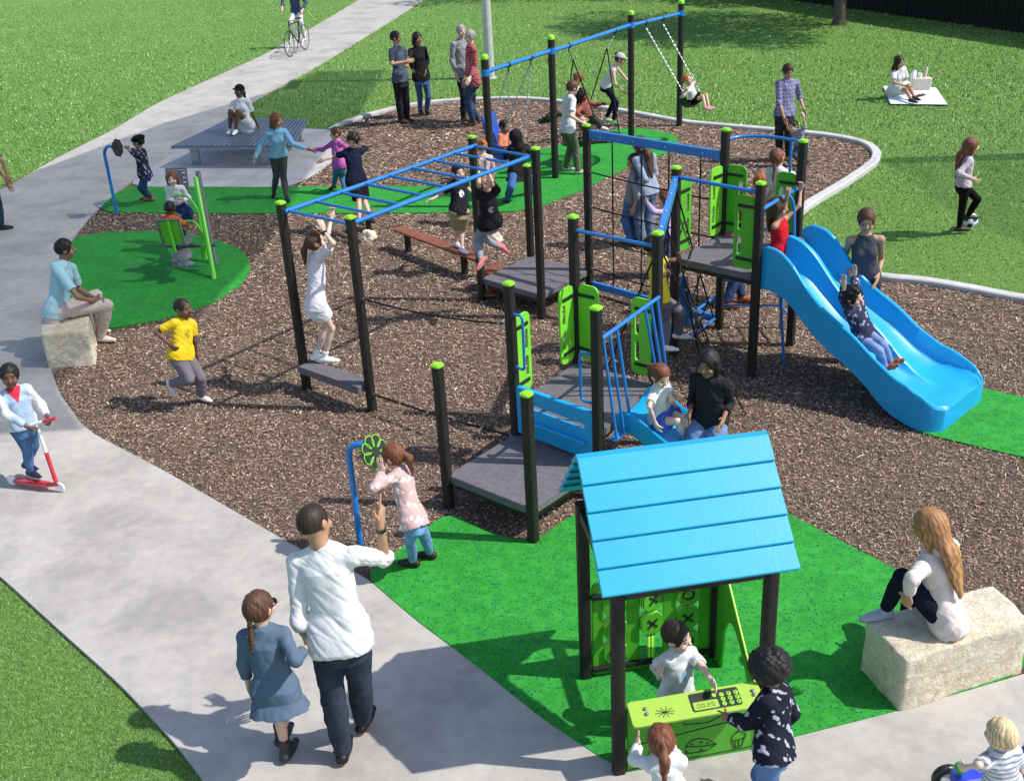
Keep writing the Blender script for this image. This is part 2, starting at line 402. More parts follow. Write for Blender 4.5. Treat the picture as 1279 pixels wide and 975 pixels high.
# loose wood chips: real splinters lying at all angles (nobody could count them)
def scatter(poly, dens_fn, exclude, bb, nmax):
    X = rng.uniform(bb[0], bb[1], nmax); Y = rng.uniform(bb[2], bb[3], nmax)
    keep = rng.random(nmax) < dens_fn(X, Y)
    X, Y = X[keep], Y[keep]
    k = inside(poly, X, Y) if poly is not None else np.ones(len(X), bool)
    for e in exclude: k &= ~inside(e, X, Y)
    return X[k], Y[k]
GPOLY = [BAND, CIRCLE, HOUSE, SLIDEP]
cxs, cys = scatter(MULCH, lambda x, y: np.clip((9.5 / np.maximum(y, 5)) ** 2, .12, 1), GPOLY, (-7, 10, 5, 25.6), 900000)
n = len(cxs)
sc_ = np.clip(cys / 11, .8, 2.0)
L = rng.uniform(.008, .024, n) * sc_; Wd = rng.uniform(.0025, .0058, n) * sc_; a = rng.uniform(0, 2 * np.pi, n); ti = rng.normal(0, .30, n); zc = rng.uniform(.018, .036, n)
dx = np.cos(a) * np.cos(ti); dy = np.sin(a) * np.cos(ti); dz = np.sin(ti)
px_, py_ = -np.sin(a), np.cos(a)
rl = rng.normal(0, .5, n)
V = np.zeros((n, 4, 3))
for i, (sl, sw) in enumerate(((-1, -1), (1, -.6), (1, .7), (-1, 1))):
    V[:, i, 0] = cxs + dx * L * sl + px_ * Wd * sw; V[:, i, 1] = cys + dy * L * sl + py_ * Wd * sw
    V[:, i, 2] = zc + dz * L * sl + rl * Wd * sw
pal = np.array([(.07, .045, .034), (.18, .125, .095), (.28, .205, .16), (.35, .27, .215), (.45, .36, .30), (.62, .53, .46)])
ci = rng.choice(6, n, p=[.13, .26, .29, .20, .10, .02]); cc = pal[ci] * rng.uniform(1.0, 1.45, (n, 1)) * np.array([[1.03, .98, .92]])
me = mesh_np('wood_chips', V.reshape(-1, 3), np.arange(n * 4).reshape(-1, 4), np.repeat(cc, 4, 0))
tag(link('wood_chips', me, M['chips']), 'loose brown wood chip mulch covering the playground floor', 'mulch', kind='stuff')

def blades(bb, nmax, dens, hgt, wid, name='grass_blades'):
    X, Y = scatter(None, dens, [PATH, SLAB, MULCH], bb, nmax)
    n = len(X); a = rng.uniform(0, 2 * np.pi, n); s = np.clip(Y / 14, .5, 1.7)
    H = hgt * s * rng.uniform(.6, 1.3, n); W = wid * s * rng.uniform(.7, 1.3, n); la = rng.uniform(0, 2 * np.pi, n); ln = rng.uniform(.2, 1.1, n) * H
    V = np.zeros((n, 3, 3))
    V[:, 0] = np.stack([X - np.cos(a) * W, Y - np.sin(a) * W, np.full(n, -.004)], 1)
    V[:, 1] = np.stack([X + np.cos(a) * W, Y + np.sin(a) * W, np.full(n, -.004)], 1)
    V[:, 2] = np.stack([X + np.cos(la) * ln, Y + np.sin(la) * ln, H], 1)
    t = rng.random(n); base = np.array([(.055, .17, .02)]); 
    pal = np.array([(.055, .14, .03), (.138, .295, .07), (.22, .405, .115), (.38, .56, .21), (.59, .71, .42)])
    ci = rng.choice(5, n, p=[.2, .32, .27, .15, .06])
    c = pal[ci] * rng.uniform(.85, 1.15, (n, 1))
    return V.reshape(-1, 3), np.repeat(c, 3, 0), n
gv, gc = [], []
for bb, nm, dn, h, w in (((-5.5, -1.2, 4.2, 9.2), 300000, lambda x, y: np.where(x < -1.2, 1.0, 0), .034, .0042),
                  ((-21, 17, 12, 50), 800000, lambda x, y: np.clip((19 / y) ** 2, .15, 1.0) * (np.abs(x) < y * .52 + 1.5), .026, .0065)):
    v, c, n = blades(bb, nm, dn, h, w); gv.append(v); gc.append(c)
V = np.concatenate(gv); C = np.concatenate(gc)
me = mesh_np('grass_blades', V, np.arange(len(V)).reshape(-1, 3), C)
tag(link('grass_blades', me, M['blades']), 'short mown green grass of the park lawn', 'grass', kind='stuff')
# ------------------------------------------------------------------ play structure
UD = Vector((.76, -.65, 0)).normalized(); VD = Vector((.65, .76, 0)).normalized(); ZD = Vector((0, 0, 1))
PS = empty('play_structure', (.4, 9.8, 0), 'large blue, lime and black climbing structure with monkey bars, decks and slides', 'play structure')
def post(x, y, h, parent=PS, X=UD, Y=VD, s=.086, z0=-.15):
    m = MB(); m.prism(rrect(s, s, s * .28, 3), (x, y, z0), X, Y, 0, h - z0 - .015)
    o = m.build('post', M['post_black'], parent); smooth_by_angle(o, 50)
    c = MB(); c.prism(rrect(s + .006, s + .006, s * .3, 3), (x, y, h - .015), X, Y, 0, .02)
    c.prism(rrect(s * .8, s * .8, s * .26, 3), (x, y, h + .005), X, Y, 0, .008)
    c.build('post_cap', M['cap_lime'], o, bevel=.003)
    return o
PT = dict(A=(-2.2, 10.91, 2.08), B=(-1.44, 10.29, 2.08), C=(.41, 12.52, 2.08), D=(-.31, 13.2, 2.09), E=(.34, 13.93, 1.52),
          G=(1.05, 13.3, 2.13), H=(2.43, 11.93, 2.32), I=(1.8, 11.26, 2.12), K=(2.52, 10.61, 2.1), L=(3.11, 11.35, 2.3),
          N=(.02, 9.04, 1.8), F=(.64, 9.87, 2.1), J=(1.33, 9.27, 2.1), O=(.71, 8.38, 1.8), P=(-.6, 8.36, 1.38), Q=(.11, 7.74, 1.38))
def pv(k, z=0): return Vector((PT[k][0], PT[k][1], z))
for k, (x, y, h) in PT.items(): post(x, y, h)

def deck(ks, z, th=.075):
    m = MB(); pts = [pv(k) for k in ks]; c = sum(pts, Vector()) / 4
    poly = [((p - c) * 1.0 + c) for p in pts]
    m.prism([(p.x, p.y) for p in poly], (0, 0, 0), (1, 0, 0), (0, 1, 0), z - th, z)
    o = m.build('deck', M['deck_grey'], PS, bevel=.008)
    f = MB()
    for i in range(4):
        a, b = poly[i], poly[(i + 1) % 4]; d = (b - a).normalized()
        f.box((a + b) / 2 + (c - (a + b) / 2).normalized() * .05 + Vector((0, 0, z - th - .03)), ((b - a).length - .14, .03, .055), d, Vector((-d.y, d.x, 0)))
    f.build('deck_frame', M['black_metal'], o)
    return o
deck('DCGE', .32); deck('PQON', .34); deck('NOJF', .64); deck('IKLH', 1.15)

def pipe(pts, r=.02, name='rail', mat='blue_metal', parent=PS, n=12, label=None):
    m = MB(); m.tube(pts, r, n); o = m.build(name, M[mat], parent, label=label); smooth_by_angle(o, 60); return o
# monkey bars
ra0, ra1 = pv('A', 1.99), pv('D', 1.99); rb0, rb1 = pv('B', 1.99), pv('C', 1.99)
pipe([ra0 + UD * .05, ra1 + UD * .05], .024, 'monkey_bar_rail'); pipe([rb0 - UD * .05, rb1 - UD * .05], .024, 'monkey_bar_rail')
for i in range(9):
    t = (i + .1) / 8.2
    pipe([ra0.lerp(ra1, t) + UD * .06, rb0.lerp(rb1, t) - UD * .06], .016, 'rung')
# step plank between the first posts
m = MB(); a, b = pv('A', .29), pv('B', .29); m.box((a + b) / 2 - VD * .02, ((b - a).length - .07, .20, .085), UD, VD)
m.build('step_plank', M['deck_grey'], PS, bevel=.01)

def rope(a, b, sag=.03, r=.0085, n=10, name='rope', clamps=(.04, .96)):
    pts = [a.lerp(b, i / n) - Vector((0, 0, sag * 4 * (i / n) * (1 - i / n))) for i in range(n + 1)]
    m = MB(); m.tube(pts, r, 8); o = m.build(name, M['rope_black'], PS); smooth_by_angle(o, 60)
    for t in clamps:
        p = a.lerp(b, t) - Vector((0, 0, sag * 4 * t * (1 - t))); d = (b - a).normalized()
        c = MB(); c.tube([p - d * .014, p + d * .014], .0125, 10); c.build('rope_clamp', M['chain_steel'], o)
    return o
rope(pv('B', 1.26), pv('N', 1.42), .05, .009, clamps=(.03, .97, .93)); rope(pv('B', .22), pv('N', .30), .02, .011, clamps=(.03, .22, .42, .6, .78, .97))

# net between G and H
def beam(a, b, w, h, name='beam', mat='blue_metal', label=None, up=None):
    d = (b - a).normalized(); up = up or ZD; s = up.cross(d).normalized(); u2 = d.cross(s)
    m = MB(); m.box((a + b) / 2, ((b - a).length, w, h), d, s, u2); return m.build(name, M[mat], PS, bevel=.006, label=label)
def bolts(pts, parent=PS, n=ZD, r=.012):
    m = MB()
    for p in pts: m.lathe([(r * 1.0, 0), (r, r * .4), (r * .5, r * .8), (0, r * .85)], p, n, 8)
    return m.build('bolt', M['chain_steel'], parent)
dGH = (pv('H') - pv('G')).normalized()
tg, th_ = pv('G', 2.03), pv('H', 2.03)
b1 = beam(tg + dGH * .05, th_ - dGH * .05, .05, .10, 'net_beam')
bolts([tg.lerp(th_, t) + Vector((-.02, -.036, .0)) for t in (.12, .37, .6, .86)], b1, Vector((-.6, -.8, 0)))
b2 = beam(pv('G', .13) + dGH * .05, pv('H', .13) - dGH * .05, .05, .085, 'net_beam')
for t in (.2, .42, .62, .84): rope(tg.lerp(th_, t) - ZD * .05, pv('G', .17).lerp(pv('H', .17), t), 0, .0092, 4, 'net_rope', (.015, .985))
for z in (.32, .72, 1.12, 1.55): rope(pv('G', z + .02), pv('H', z - .03), .015, .0092, 8, 'net_rope', (.03, .97))

# lime panels flanking the posts
def panel(k, k2, z0, h=.76, w=.235, mat='panel_lime', off=.04, bump_top=False):
    d = (pv(k2) - pv(k)).normalized(); o = pv(k, z0 + h / 2) + d * (off + w / 2)
    hole = [rrect(.045, .20, .022, 4, w * .22, .12), rrect(.045, .20, .022, 4, w * .22, -.14)]
    p = plate('panel', rrect(w, h, .07, 6), hole, o, d, ZD, .019, M[mat], PS, .002)
    for dz in (-h * .36, h * .36):
        m = MB(); m.box(o + ZD * dz - d * .02, (w * .8, .03, .046), d, ZD); m.build('panel_bracket', M['black_metal'], p, bevel=.003)
    e = MB()
    e.prism([(x, y) for x, y in rrect(w - .004, h - .004, .068, 6)], o, d, ZD, -.0125, .0125)
    return p
for k, k2 in (('F', 'N'), ('F', 'J'), ('J', 'F'), ('N', 'F')): panel(k, k2, .70)
for k, k2, mt in (('H', 'I', 'panel_lime'), ('H', 'L', 'panel_green'), ('I', 'H', 'panel_green'), ('K', 'I', 'panel_green'), ('L', 'H', 'panel_green')): panel(k, k2, 1.19, mat=mt)

# thin rails near the post tops, thick plank from I down to J
pipe([pv('F', 1.97), pv('J', 1.97)], .017); pipe([pv('I', 2.02), pv('K', 2.0)], .02)
b3 = beam(pv('I', 2.0) + Vector((-.02, -.07, 0)), pv('J', 2.0) + Vector((.02, .07, 0)), .055, .10, 'climber_beam')
d_ = (pv('J') - pv('I')); bolts([pv('I', 2.052).lerp(pv('J', 2.052), t) + Vector((0, 0, 0)) for t in (.12, .35, .62, .85)], b3)
# rope climber hanging from that plank to the ground
base = [Vector((2.37, 11.9, .12)), Vector((2.05, 11.0, .05)), Vector((2.2, 10.1, .04)), Vector((2.28, 9.75, .03))]
tops = [pv('I', 1.95).lerp(pv('J', 1.95), t) for t in (.05, .35, .65, .95)]
for a_, b_ in zip(tops, base): rope(a_, b_, .03, .009, 8, 'climber_rope', (.5, .97))
rope(tops[0], Vector((1.42, 11.0, .05)), .0, .009, 8, 'climber_rope', (.97,)); rope(tops[3], Vector((1.02, 10.9, .03)), .0, .009, 8, 'climber_rope', (.5, .97))
rope(tops[1], Vector((1.25, 10.35, .05)), .0, .009, 8, 'climber_rope', (.97,))
for t in (.22, .42, .62, .82):
    q = [a_.lerp(b_, t) for a_, b_ in zip(tops, base)]
    for i in range(3): rope(q[i], q[i + 1], .01, .008, 4, 'climber_rope', (.5,))
# small blue ladder frame low behind the climber
hub = Vector((2.15, 12.11, .15))
beam(Vector((1.89, 11.30, .9)), Vector((2.07, 11.83, .12)), .11, .05, 'ladder_plank', 'blue_metal')
for e in ((2.51, 12.59, .15), (2.01, 12.0, .15)): pipe([hub, e], .018, 'ladder_bar')
pipe([(2.37, 11.9, .15), (1.95, 11.38, .15)], .018, 'ladder_bar'); beam(hub, Vector((2.38, 11.92, .14)), .05, .07, 'ladder_beam')

# handles
def hoop(k, k2, z0, z1, out=.17):
    d = (pv(k2) - pv(k)).normalized(); s = d.cross(ZD)
    pipe(round_path([pv(k, z1) + d * .04, pv(k, z1 + .01) + d * out, pv(k, z0 - .01) + d * out, pv(k, z0) + d * .04], .06), .013, 'grab_handle')
hoop('N', 'O', 1.02, 1.52, .14); hoop('O', 'N', .92, 1.36, .18)
# bars beside the small slide
dOJ = (pv('J') - pv('O')).normalized(); nO = Vector((dOJ.y, -dOJ.x, 0))
ra, rb = pv('O', 1.52) + nO * .03 + dOJ * .03, pv('J', 1.52) + nO * .03 - dOJ * .03
rl = pipe([ra, rb], .018, 'slide_rail')
for t, e in ((.02, .05), (.13, .17), (.25, .29)):
    pipe([ra.lerp(rb, t), pv('O', .60).lerp(pv('J', .60), e) + nO * .15], .013, 'slide_bar')
for t, e in ((.74, .84), (.85, .92), (.97, .99)):
    pipe([ra.lerp(rb, t), pv('O', .68).lerp(pv('J', .68), e) + nO * .12], .013, 'slide_bar')
m = MB(); m.box(pv('O', .60) + nO * .12 + dOJ * .17, (.28, .07, .03), dOJ, nO); m.build('slide_bracket', M['blue_metal'], PS, bevel=.015)
m = MB(); m.box(pv('J', .64) + nO * .1 - dOJ * .1, (.22, .14, .04), dOJ, nO); m.build('slide_bracket', M['blue_metal'], PS, bevel=.015)
# entry rail of the big slide
a, b = pv('K', 1.84), pv('L', 1.84); d = (b - a).normalized(); nn = Vector((d.y, -d.x, 0))
pipe([a + nn * .03, b + nn * .03], .02, 'slide_rail')
pipe(round_path([a.lerp(b, .40) + nn * .03, a.lerp(b, .56) + nn * .06 + ZD * .02, a.lerp(b, .62) + nn * .10 - ZD * .10, a.lerp(b, .60) + nn * .14 - ZD * .56], .08), .017, 'slide_rail')
# arched climber rail at the back of the high tower
h0, l0 = pv('H', 2.2), pv('L', 2.2); mid = (h0 + l0) / 2; dd = (l0 - h0); oo = VD * .36
pipe([h0.lerp(l0, .5 - .5 * math.cos(math.pi * i / 12)) + oo * math.sin(math.pi * i / 12) ** .7 for i in range(13)], .018, 'arched_rail')
pk = mid + oo + dd * .16; pipe([pk, Vector((pk.x, pk.y, -.05))], .016, 'arched_rail')
for z in (.3, .6, .9, 1.2): pipe([Vector((pk.x, pk.y, z)), pv('H', z) + VD * .02], .013, 'back_rung'); pipe([Vector((pk.x, pk.y, z)), pv('L', z) + VD * .02], .013, 'back_rung')
pipe([Vector((2.78, 10.72, 1.1)), Vector((2.86, 10.62, .12))], .016, 'support_bar')

# blue barrier between low deck and main deck
d = (pv('O') - pv('N')).normalized(); L_ = (pv('O') - pv('N')).length
plate('barrier_panel', rrect(L_ - .07, .47, .03, 4), [rrect(L_ * .66, .055, .02, 3, .03, .07)], (pv('N', .605) + pv('O', .605)) / 2 - VD * .0, d, ZD, .05, M['blue_plastic'], PS, .01)
m = MB(); m.box((pv('N', .54) + pv('O', .54)) / 2 + Vector((-.02, -.03, 0)), (L_ - .22, .03, .07), d, ZD); m.build('barrier_rib', M['blue_plastic'], PS, bevel=.014)

def slide(name, O, D, S, prof, wfun, hfun, lanes, foot, mat, wall=.045, drop=.10, label=None):
    """closed plastic chute: O start centre, D run direction, S side direction; prof list of (s, z)"""
    ss = [p[0] for p in prof]; zs = [p[1] for p in prof]
    n = 84; vs = []; rows = 0
    D = Vector(D).normalized(); S = Vector(S).normalized(); k = 0
    for i in range(n + 1):
        s = ss[0] + (ss[-1] - ss[0]) * i / n
        # smooth interpolation of the profile
        z = np.interp(np.linspace(s - .06, s + .06, 7), ss, zs).mean() if 0 < i < n else zs[0 if i == 0 else -1]
        w = wfun(s); h = hfun(s, 0); hd = hfun(s, 1)
        bot = z - drop
        if s > foot: bot = max(.005, z - drop - (s - foot) / (ss[-1] - foot) * (z - drop))
        P = [(-w, bot), (-w, z + h * .6), (-w + .004, z + h - .012), (-w + .015, z + h), (-w + wall - .012, z + h), (-w + wall, z + h - .012), (-w + wall + .02, z + h * .35), (-w + wall + .05, z + .02), (-w + wall + .10, z)]
        if lanes == 2:
            P += [(-.12, z), (-.075, z + .02 * min(1, hd / .05)), (-.045, z + hd * .5), (-.03, z + hd - .008 if hd > .01 else z + hd), (-.015, z + hd), (.015, z + hd), (.03, z + hd - .008 if hd > .01 else z + hd), (.045, z + hd * .5), (.075, z + .02 * min(1, hd / .05)), (.12, z)]
        else: P += [(0, z - .006)]
        P += [(-x, y) for x, y in reversed(P[:9])]
        P += [(w * .5, bot), (-w * .5, bot)]
        k = len(P)
        for v, y in P: vs.append(Vector(O) + D * s + S * v + Vector((0, 0, y)))
    fs = [(i * k + j, i * k + (j + 1) % k, (i + 1) * k + (j + 1) % k, (i + 1) * k + j) for i in range(n) for j in range(k)]
    fs += [tuple(range(k)), tuple(n * k + j for j in range(k))]
    m = MB(); m.add(vs, fs); o = m.build(name, M[mat], PS, label=label); smooth_by_angle(o, 38)
    bv = o.modifiers.new('bevel', 'BEVEL'); bv.width = .012; bv.segments = 2; bv.limit_method = 'ANGLE'; bv.angle_limit = math.radians(50)
    return o
D1 = Vector((.70, -.714, 0)); S1 = Vector((.714, .70, 0))
def h1(s, c):
    if c == 0: return float(np.interp(s, [0, .12, .3, .6, 1.5, 1.75, 1.92, 2.04, 2.10], [.24, .31, .30, .23, .20, .17, .10, .03, .008]))
    return float(np.interp(s, [0, .12, .3, .7, 1.3, 1.66, 1.80, 2.1], [.24, .31, .28, .20, .14, .04, .002, .002]))
slide('double_slide', (2.83, 10.97, 0), D1, S1, [(0.02, 1.15), (.25, 1.145), (.42, 1.07), (.60, .90), (.78, .75), (.95, .66), (1.15, .56), (1.4, .385), (1.6, .29), (1.8, .262), (2.02, .262), (2.10, .245)],
      lambda s: float(np.interp(s, [0, .3, 1.4, 1.8, 1.95, 2.03, 2.08, 2.10], [.44, .455, .49, .53, .525, .49, .44, .41])), h1, 2, 1.35, 'blue_plastic', drop=.14, label='wide blue double chute slide')
def h2(s, c): return float(np.interp(s, [0, .08, .3, .9, 1.2], [.05, .12, .13, .12, .03]))
slide('small_slide', (1.02, 8.83, 0), nO, dOJ, [(.02, .64), (.12, .64), (.24, .60), (.42, .49), (.8, .29), (1.0, .20), (1.14, .18)], lambda s: .285, h2, 1, .8, 'blue_plastic', .03, .07, label='short blue slide from the low deck')

# ------------------------------------------------------------------ playhouse
HA = Vector((.987, .160, 0)); HB = Vector((-.145, .989, 0)); S0 = Vector((.53, 5.17, 0))
def HP(x, y, z): return S0 + HA * x + HB * y + ZD * z
PH = empty('playhouse', (.97, 5.6, 0), 'small open play shop with a light blue plank roof, black posts and a lime counter', 'playhouse')
HW, HD_ = .92, .89
for x, y in ((0, 0), (HW, 0), (HW, HD_), (0, HD_)):
    p = HP(x, y, 0); m = MB(); m.prism(rrect(.08, .08, .02, 3), (p.x, p.y, -.1), HA, HB, 0, 1.52); o = m.build('post', M['post_black'], PH); smooth_by_angle(o, 50)
# roof: two slopes of five lapped boards
def slope(sgn):
    yr, zr, ye, ze = HD_ / 2, 2.0, HD_ / 2 + sgn * .56, 1.43
    d = Vector((ye - yr, ze - zr)); Ls = d.length; d.normalize(); nn = Vector((-d.y, d.x)) * (1 if sgn > 0 else -1)
    if nn.y < 0: nn = -nn
    for i in range(5):
        t0, t1 = i / 5 * Ls, (i + 1) / 5 * Ls + (.004 if i < 4 else 0)
        q = [(t0 - (.0 if i == 0 else .03), .0), (t1, .018), (t1, .044), (t1 - .006, .048), (t0 + .004 if i else 0, .03 if i else .034)]
        poly = [(yr + d.x * t + nn.x * h, zr + d.y * t + nn.y * h) for t, h in q]
        m = MB(); m.prism(poly, HP(-.12, 0, 0), HB, ZD, 0, HW + .22)
        yield m
RF = None
for sg in (-1, 1):
    for m in slope(sg):
        # collect boards of both slopes in one roof
        if RF is None: RF = MB()
        RF.add(m.v, m.f)
roof = RF.build('roof', M['roof_blue'], PH, bevel=.004)
m = MB(); m.prism([(HD_ / 2 - .03, 1.985), (HD_ / 2 + .03, 1.985), (HD_ / 2, 2.035)], HP(-.12, 0, 0), HB, ZD, 0, HW + .22); m.build('ridge_cap', M['roof_blue'], roof)
m = MB()
for y in (0, HD_): m.box(HP(HW / 2, y, 1.36), (HW - .08, .05, .07), HA, HB)
for x in (0, HW): m.box(HP(x, HD_ / 2, 1.36), (HD_ - .08, .05, .07), HB, HA)
m.build('roof_beam', M['black_metal'], PH, bevel=.004)
# counter
fp = plate('counter_front', rrect(HW - .10, .50, .01, 3), [], HP(HW / 2, -.01, .27), HA, ZD, .02, M['panel_green'], PH)
LN = MB()
def ink(pts, r=.0028):
    LN.tube([HP(x, -.022, z) for x, z in pts], r, 6)
ink([(.06, .23), (.30, .25), (.60, .285), (.86, .30)]); ink([(.06, .045), (.86, .06)])
ink([(.40, .40), (.405, .33), (.56, .315), (.66, .36), (.66, .43)]); ink([(.405, .375), (.56, .36), (.64, .39)]); ink([(.48, .42), (.5, .45), (.54, .44)])
ink([(.42, .09), (.42, .15), (.45, .19), (.50, .20), (.56, .18), (.62, .13)]); ink([(.42, .09), (.56, .09), (.62, .13)]); ink([(.42, .15), (.53, .13), (.62, .13)])
for cx_, cz_ in ((.46, .16), (.52, .165), (.56, .15), (.43, .105), (.52, .105)): ink([(cx_ - .008, cz_), (cx_, cz_ + .008), (cx_ + .008, cz_), (cx_, cz_ - .006), (cx_ - .008, cz_)], .002)
ink([(.72, .13), (.735, .07), (.785, .08), (.80, .145)]); ink([(.745, .075), (.74, .12)]); ink([(.765, .078), (.765, .125)])
ink([(.715, .135), (.72, .17), (.75, .20), (.78, .20), (.805, .175), (.805, .145), (.76, .13), (.715, .135)]); ink([(.76, .205), (.757, .225), (.775, .235)])
ink([(.33, .10), (.34, .15), (.37, .155), (.38, .11), (.36, .085), (.33, .10)]); ink([(.16, .10), (.20, .18), (.24, .11), (.16, .10)]); ink([(.18, .21), (.21, .26), (.24, .22), (.18, .21)])
for cx_, cz_, r_ in ((.30, .33, .035), (.24, .30, .03)):
    for a_ in range(0, 180, 45): ink([(cx_ - r_ * math.cos(math.radians(a_)), cz_ - r_ * math.sin(math.radians(a_))), (cx_ + r_ * math.cos(math.radians(a_)), cz_ + r_ * math.sin(math.radians(a_)))], .002)
LN.build('line_drawing', M['outline_black'], fp)
CX, CY = HA, (HB * .965 + ZD * .26).normalized(); CO = HP(HW / 2, -.075, .522)
ct = plate('counter_top', rrect(HW - .10, .175, .025, 5), [], CO, CX, CY, .022, M['counter_lime'], PH)
CN = CX.cross(CY)
def cpt(x, y, h=.013): return CO + CX * x + CY * (y * .70) + CN * h
m = MB(); m.prism(rrect(.31, .125, .015, 4), cpt(.12, .01, 0), CX, CY, .011, .0125)
reg = m.build('till_keypad', M['outline_black'], ct)
m = MB(); m.prism(rrect(.155, .055, .008, 3), cpt(.055, -.028, 0), CX, CY, .0125, .0145); m.build('till_display', M['counter_lime'], reg)
m = MB()
for j in range(3):
    for i in range(3): m.lathe([(.0145, 0), (.0145, .004), (.011, .006)], cpt(.165 + i * .045, -.045 + j * .045, .0125), CN, 14)
m.lathe([(.013, 0), (.013, .004)], cpt(.12, .05, .0125), CN, 14)
keys = m.build('till_button', M['button_green'], reg)
SEG = {'0': 'abcdef', '1': 'bc', '2': 'abged', '3': 'abgcd', '4': 'fgbc', '5': 'afgcd', '6': 'afgedc', '7': 'abc', '8': 'abcdefg', '9': 'abfgcd'}
def digit(mb, ch, x, y, w, h, r, lift):
    P = {'a': ((0, h), (w, h)), 'b': ((w, h), (w, h / 2)), 'c': ((w, h / 2), (w, 0)), 'd': ((0, 0), (w, 0)), 'e': ((0, h / 2), (0, 0)), 'f': ((0, h), (0, h / 2)), 'g': ((0, h / 2), (w, h / 2))}
    for s_ in SEG[ch]:
        (a0, a1), (b0, b1_) = P[s_]; mb.tube([cpt(x + a0, y + a1, lift), cpt(x + b0, y + b1_, lift)], r, 5)
for i, ch in enumerate('0025'):
    m = MB(); digit(m, ch, .0 + i * .028 + (.006 if i > 1 else 0), -.048, .016, .034, .0018, .0145); m.build('digit', M['outline_black'], reg)
for j, row in enumerate(('123', '456', '789')):
    for i, ch in enumerate(row): m = MB(); digit(m, ch, .160 + i * .045, -.053 + j * .045, .008, .016, .0012, .0185); m.build('digit', M['outline_black'], reg)
m = MB()
for a_ in range(0, 180, 36): m.tube([cpt(-.20 - .06 * math.cos(math.radians(a_)), -.03 - .05 * math.sin(math.radians(a_)), .012), cpt(-.20 + .06 * math.cos(math.radians(a_)), -.03 + .05 * math.sin(math.radians(a_)), .012)], .0022, 5)
m.build('star_mark', M['outline_black'], ct)
bolts([cpt(-.31, -.02), cpt(-.31, .03), cpt(.36, -.01), cpt(.36, .03)], ct, CN, .013)
# noughts and crosses wall at the back
Wb = HW - .10
cols = [-.26, 0.0, .26]
gp = plate('game_panel', rrect(Wb, .76, .04, 5), [rrect(.165, .60, .03, 4, x_ * .98, .0) for x_ in cols], HP(HW / 2, HD_, .41), HA, ZD, .019, M['panel_green'], PH)
for z in (.10, .70):
    m = MB(); m.box(HP(HW / 2, HD_ - .03, z), (HW - .08, .03, .035), HA, HB); m.build('panel_bar', M['black_metal'], gp, bevel=.004)
marks = [['O', 'edge', 'O'], ['blank', 'X', 'X'], ['blank', 'X', 'O']]
for ci_, x_ in enumerate(cols):
    pipe([HP(HW / 2 + x_ * .98, HD_, .11), HP(HW / 2 + x_ * .98, HD_, .71)], .007, 'tile_rod', 'black_metal', gp)
    for ri in range(3):
        mk = marks[ri][ci_]; yaw = 1.3 if mk == 'edge' else (.35 if (ri, ci_) == (2, 1) else (.12 if ci_ == 1 else -.05))
        TX = HA * math.cos(yaw) + HB * math.sin(yaw); TO = HP(HW / 2 + x_ * .98, HD_, .215 + ri * .195)
        oc = [(.079 * sx, .085 * sy) for sx, sy in ((.5, 1), (-.5, 1), (-1, .5), (-1, -.5), (-.5, -1), (.5, -1), (1, -.5), (1, .5))]
        tl = MB(); tl.prism(oc, TO, TX, ZD, -.028, .028); t_ = tl.build('game_tile', M['panel_green'], gp, bevel=.003)
        e_ = MB()
        for zz in (-.012, .012): e_.prism([(a_ * 1.015, b_ * 1.015) for a_, b_ in oc], TO, TX, ZD, zz - .004, zz + .004)
        e_.build('tile_edge', M['lime_edge'], t_)
        if mk in 'XO':
            NZ = TX.cross(ZD); q = MB(); c_ = TO + NZ * .029
            if mk == 'X':
                for sg in (-1, 1): q.box(c_, (.095, .017, .006), (TX + ZD * sg), (ZD - TX * sg))
            else:
                pts = [c_ + TX * (.036 * math.cos(a_ * math.pi / 10)) + ZD * (.036 * math.sin(a_ * math.pi / 10)) for a_ in range(21)]
                q.tube(pts, .008, 8)
            q.build('tile_mark', M['outline_black'], t_)
# arched side wall
out_ = [(HD_ - .05, .02), (HD_ - .05, .86), (HD_ - .14, .86), (.30, .46), (.06, .30), (.06, .02)]
arch = [(.20, .02)] + [(.47 - .23 * math.cos(math.pi * i / 14), .08 + .42 * math.sin(math.pi * i / 14) ** .8 + .18 * (i / 14)) for i in range(15)] + [(.70, .02)]
outer = [(HD_ - .05, .02), (HD_ - .05, .86), (HD_ - .14, .86), (.32, .50), (.06, .34), (.06, .02), (.15, .02)] + [(.15 + .60 * i / 14, .04 + (.30 + .36 * i / 14) * math.sin(math.pi * i / 14) ** .42) for i in range(1, 14)] + [(.75, .02)]
sp_ = plate('side_panel', outer, [], HP(HW, 0, 0), HB, ZD, .02, M['panel_green'], PH)
pipe([HP(HW, HD_ - .14, .868), HP(HW, .32, .508), HP(HW, .06, .348)], .007, 'panel_edge', 'lime_edge', sp_)

# ------------------------------------------------------------------ swing set
SS = empty('swing_set', (1.7, 19.8, 0), 'swing frame of four black posts under one long blue beam', 'swing frame')
SP = [Vector((-.14, 17.15, 0)), Vector((.93, 18.63, 0)), Vector((2.48, 20.88, 0)), Vector((3.55, 21.95, 0))]
for p, bz in zip(SP, (2.10, 2.12, 2.12, 2.13)):
    m = MB(); m.tube([p - ZD * .2, p + ZD * 2.32], .058, 20); o = m.build('post', M['post_black'], SS); smooth_by_angle(o, 50)
    m = MB(); m.lathe([(.06, 0), (.061, .03), (.052, .055), (.03, .07), (0, .075)], p + ZD * 2.30, ZD, 20); c = m.build('post_cap', M['cap_lime'], o); smooth_by_angle(c, 60)
    m = MB(); m.lathe([(.058, -.05), (.068, -.05), (.068, .05), (.058, .05)], p + ZD * bz, ZD, 20); c = m.build('collar', M['blue_metal'], o, bevel=.004)
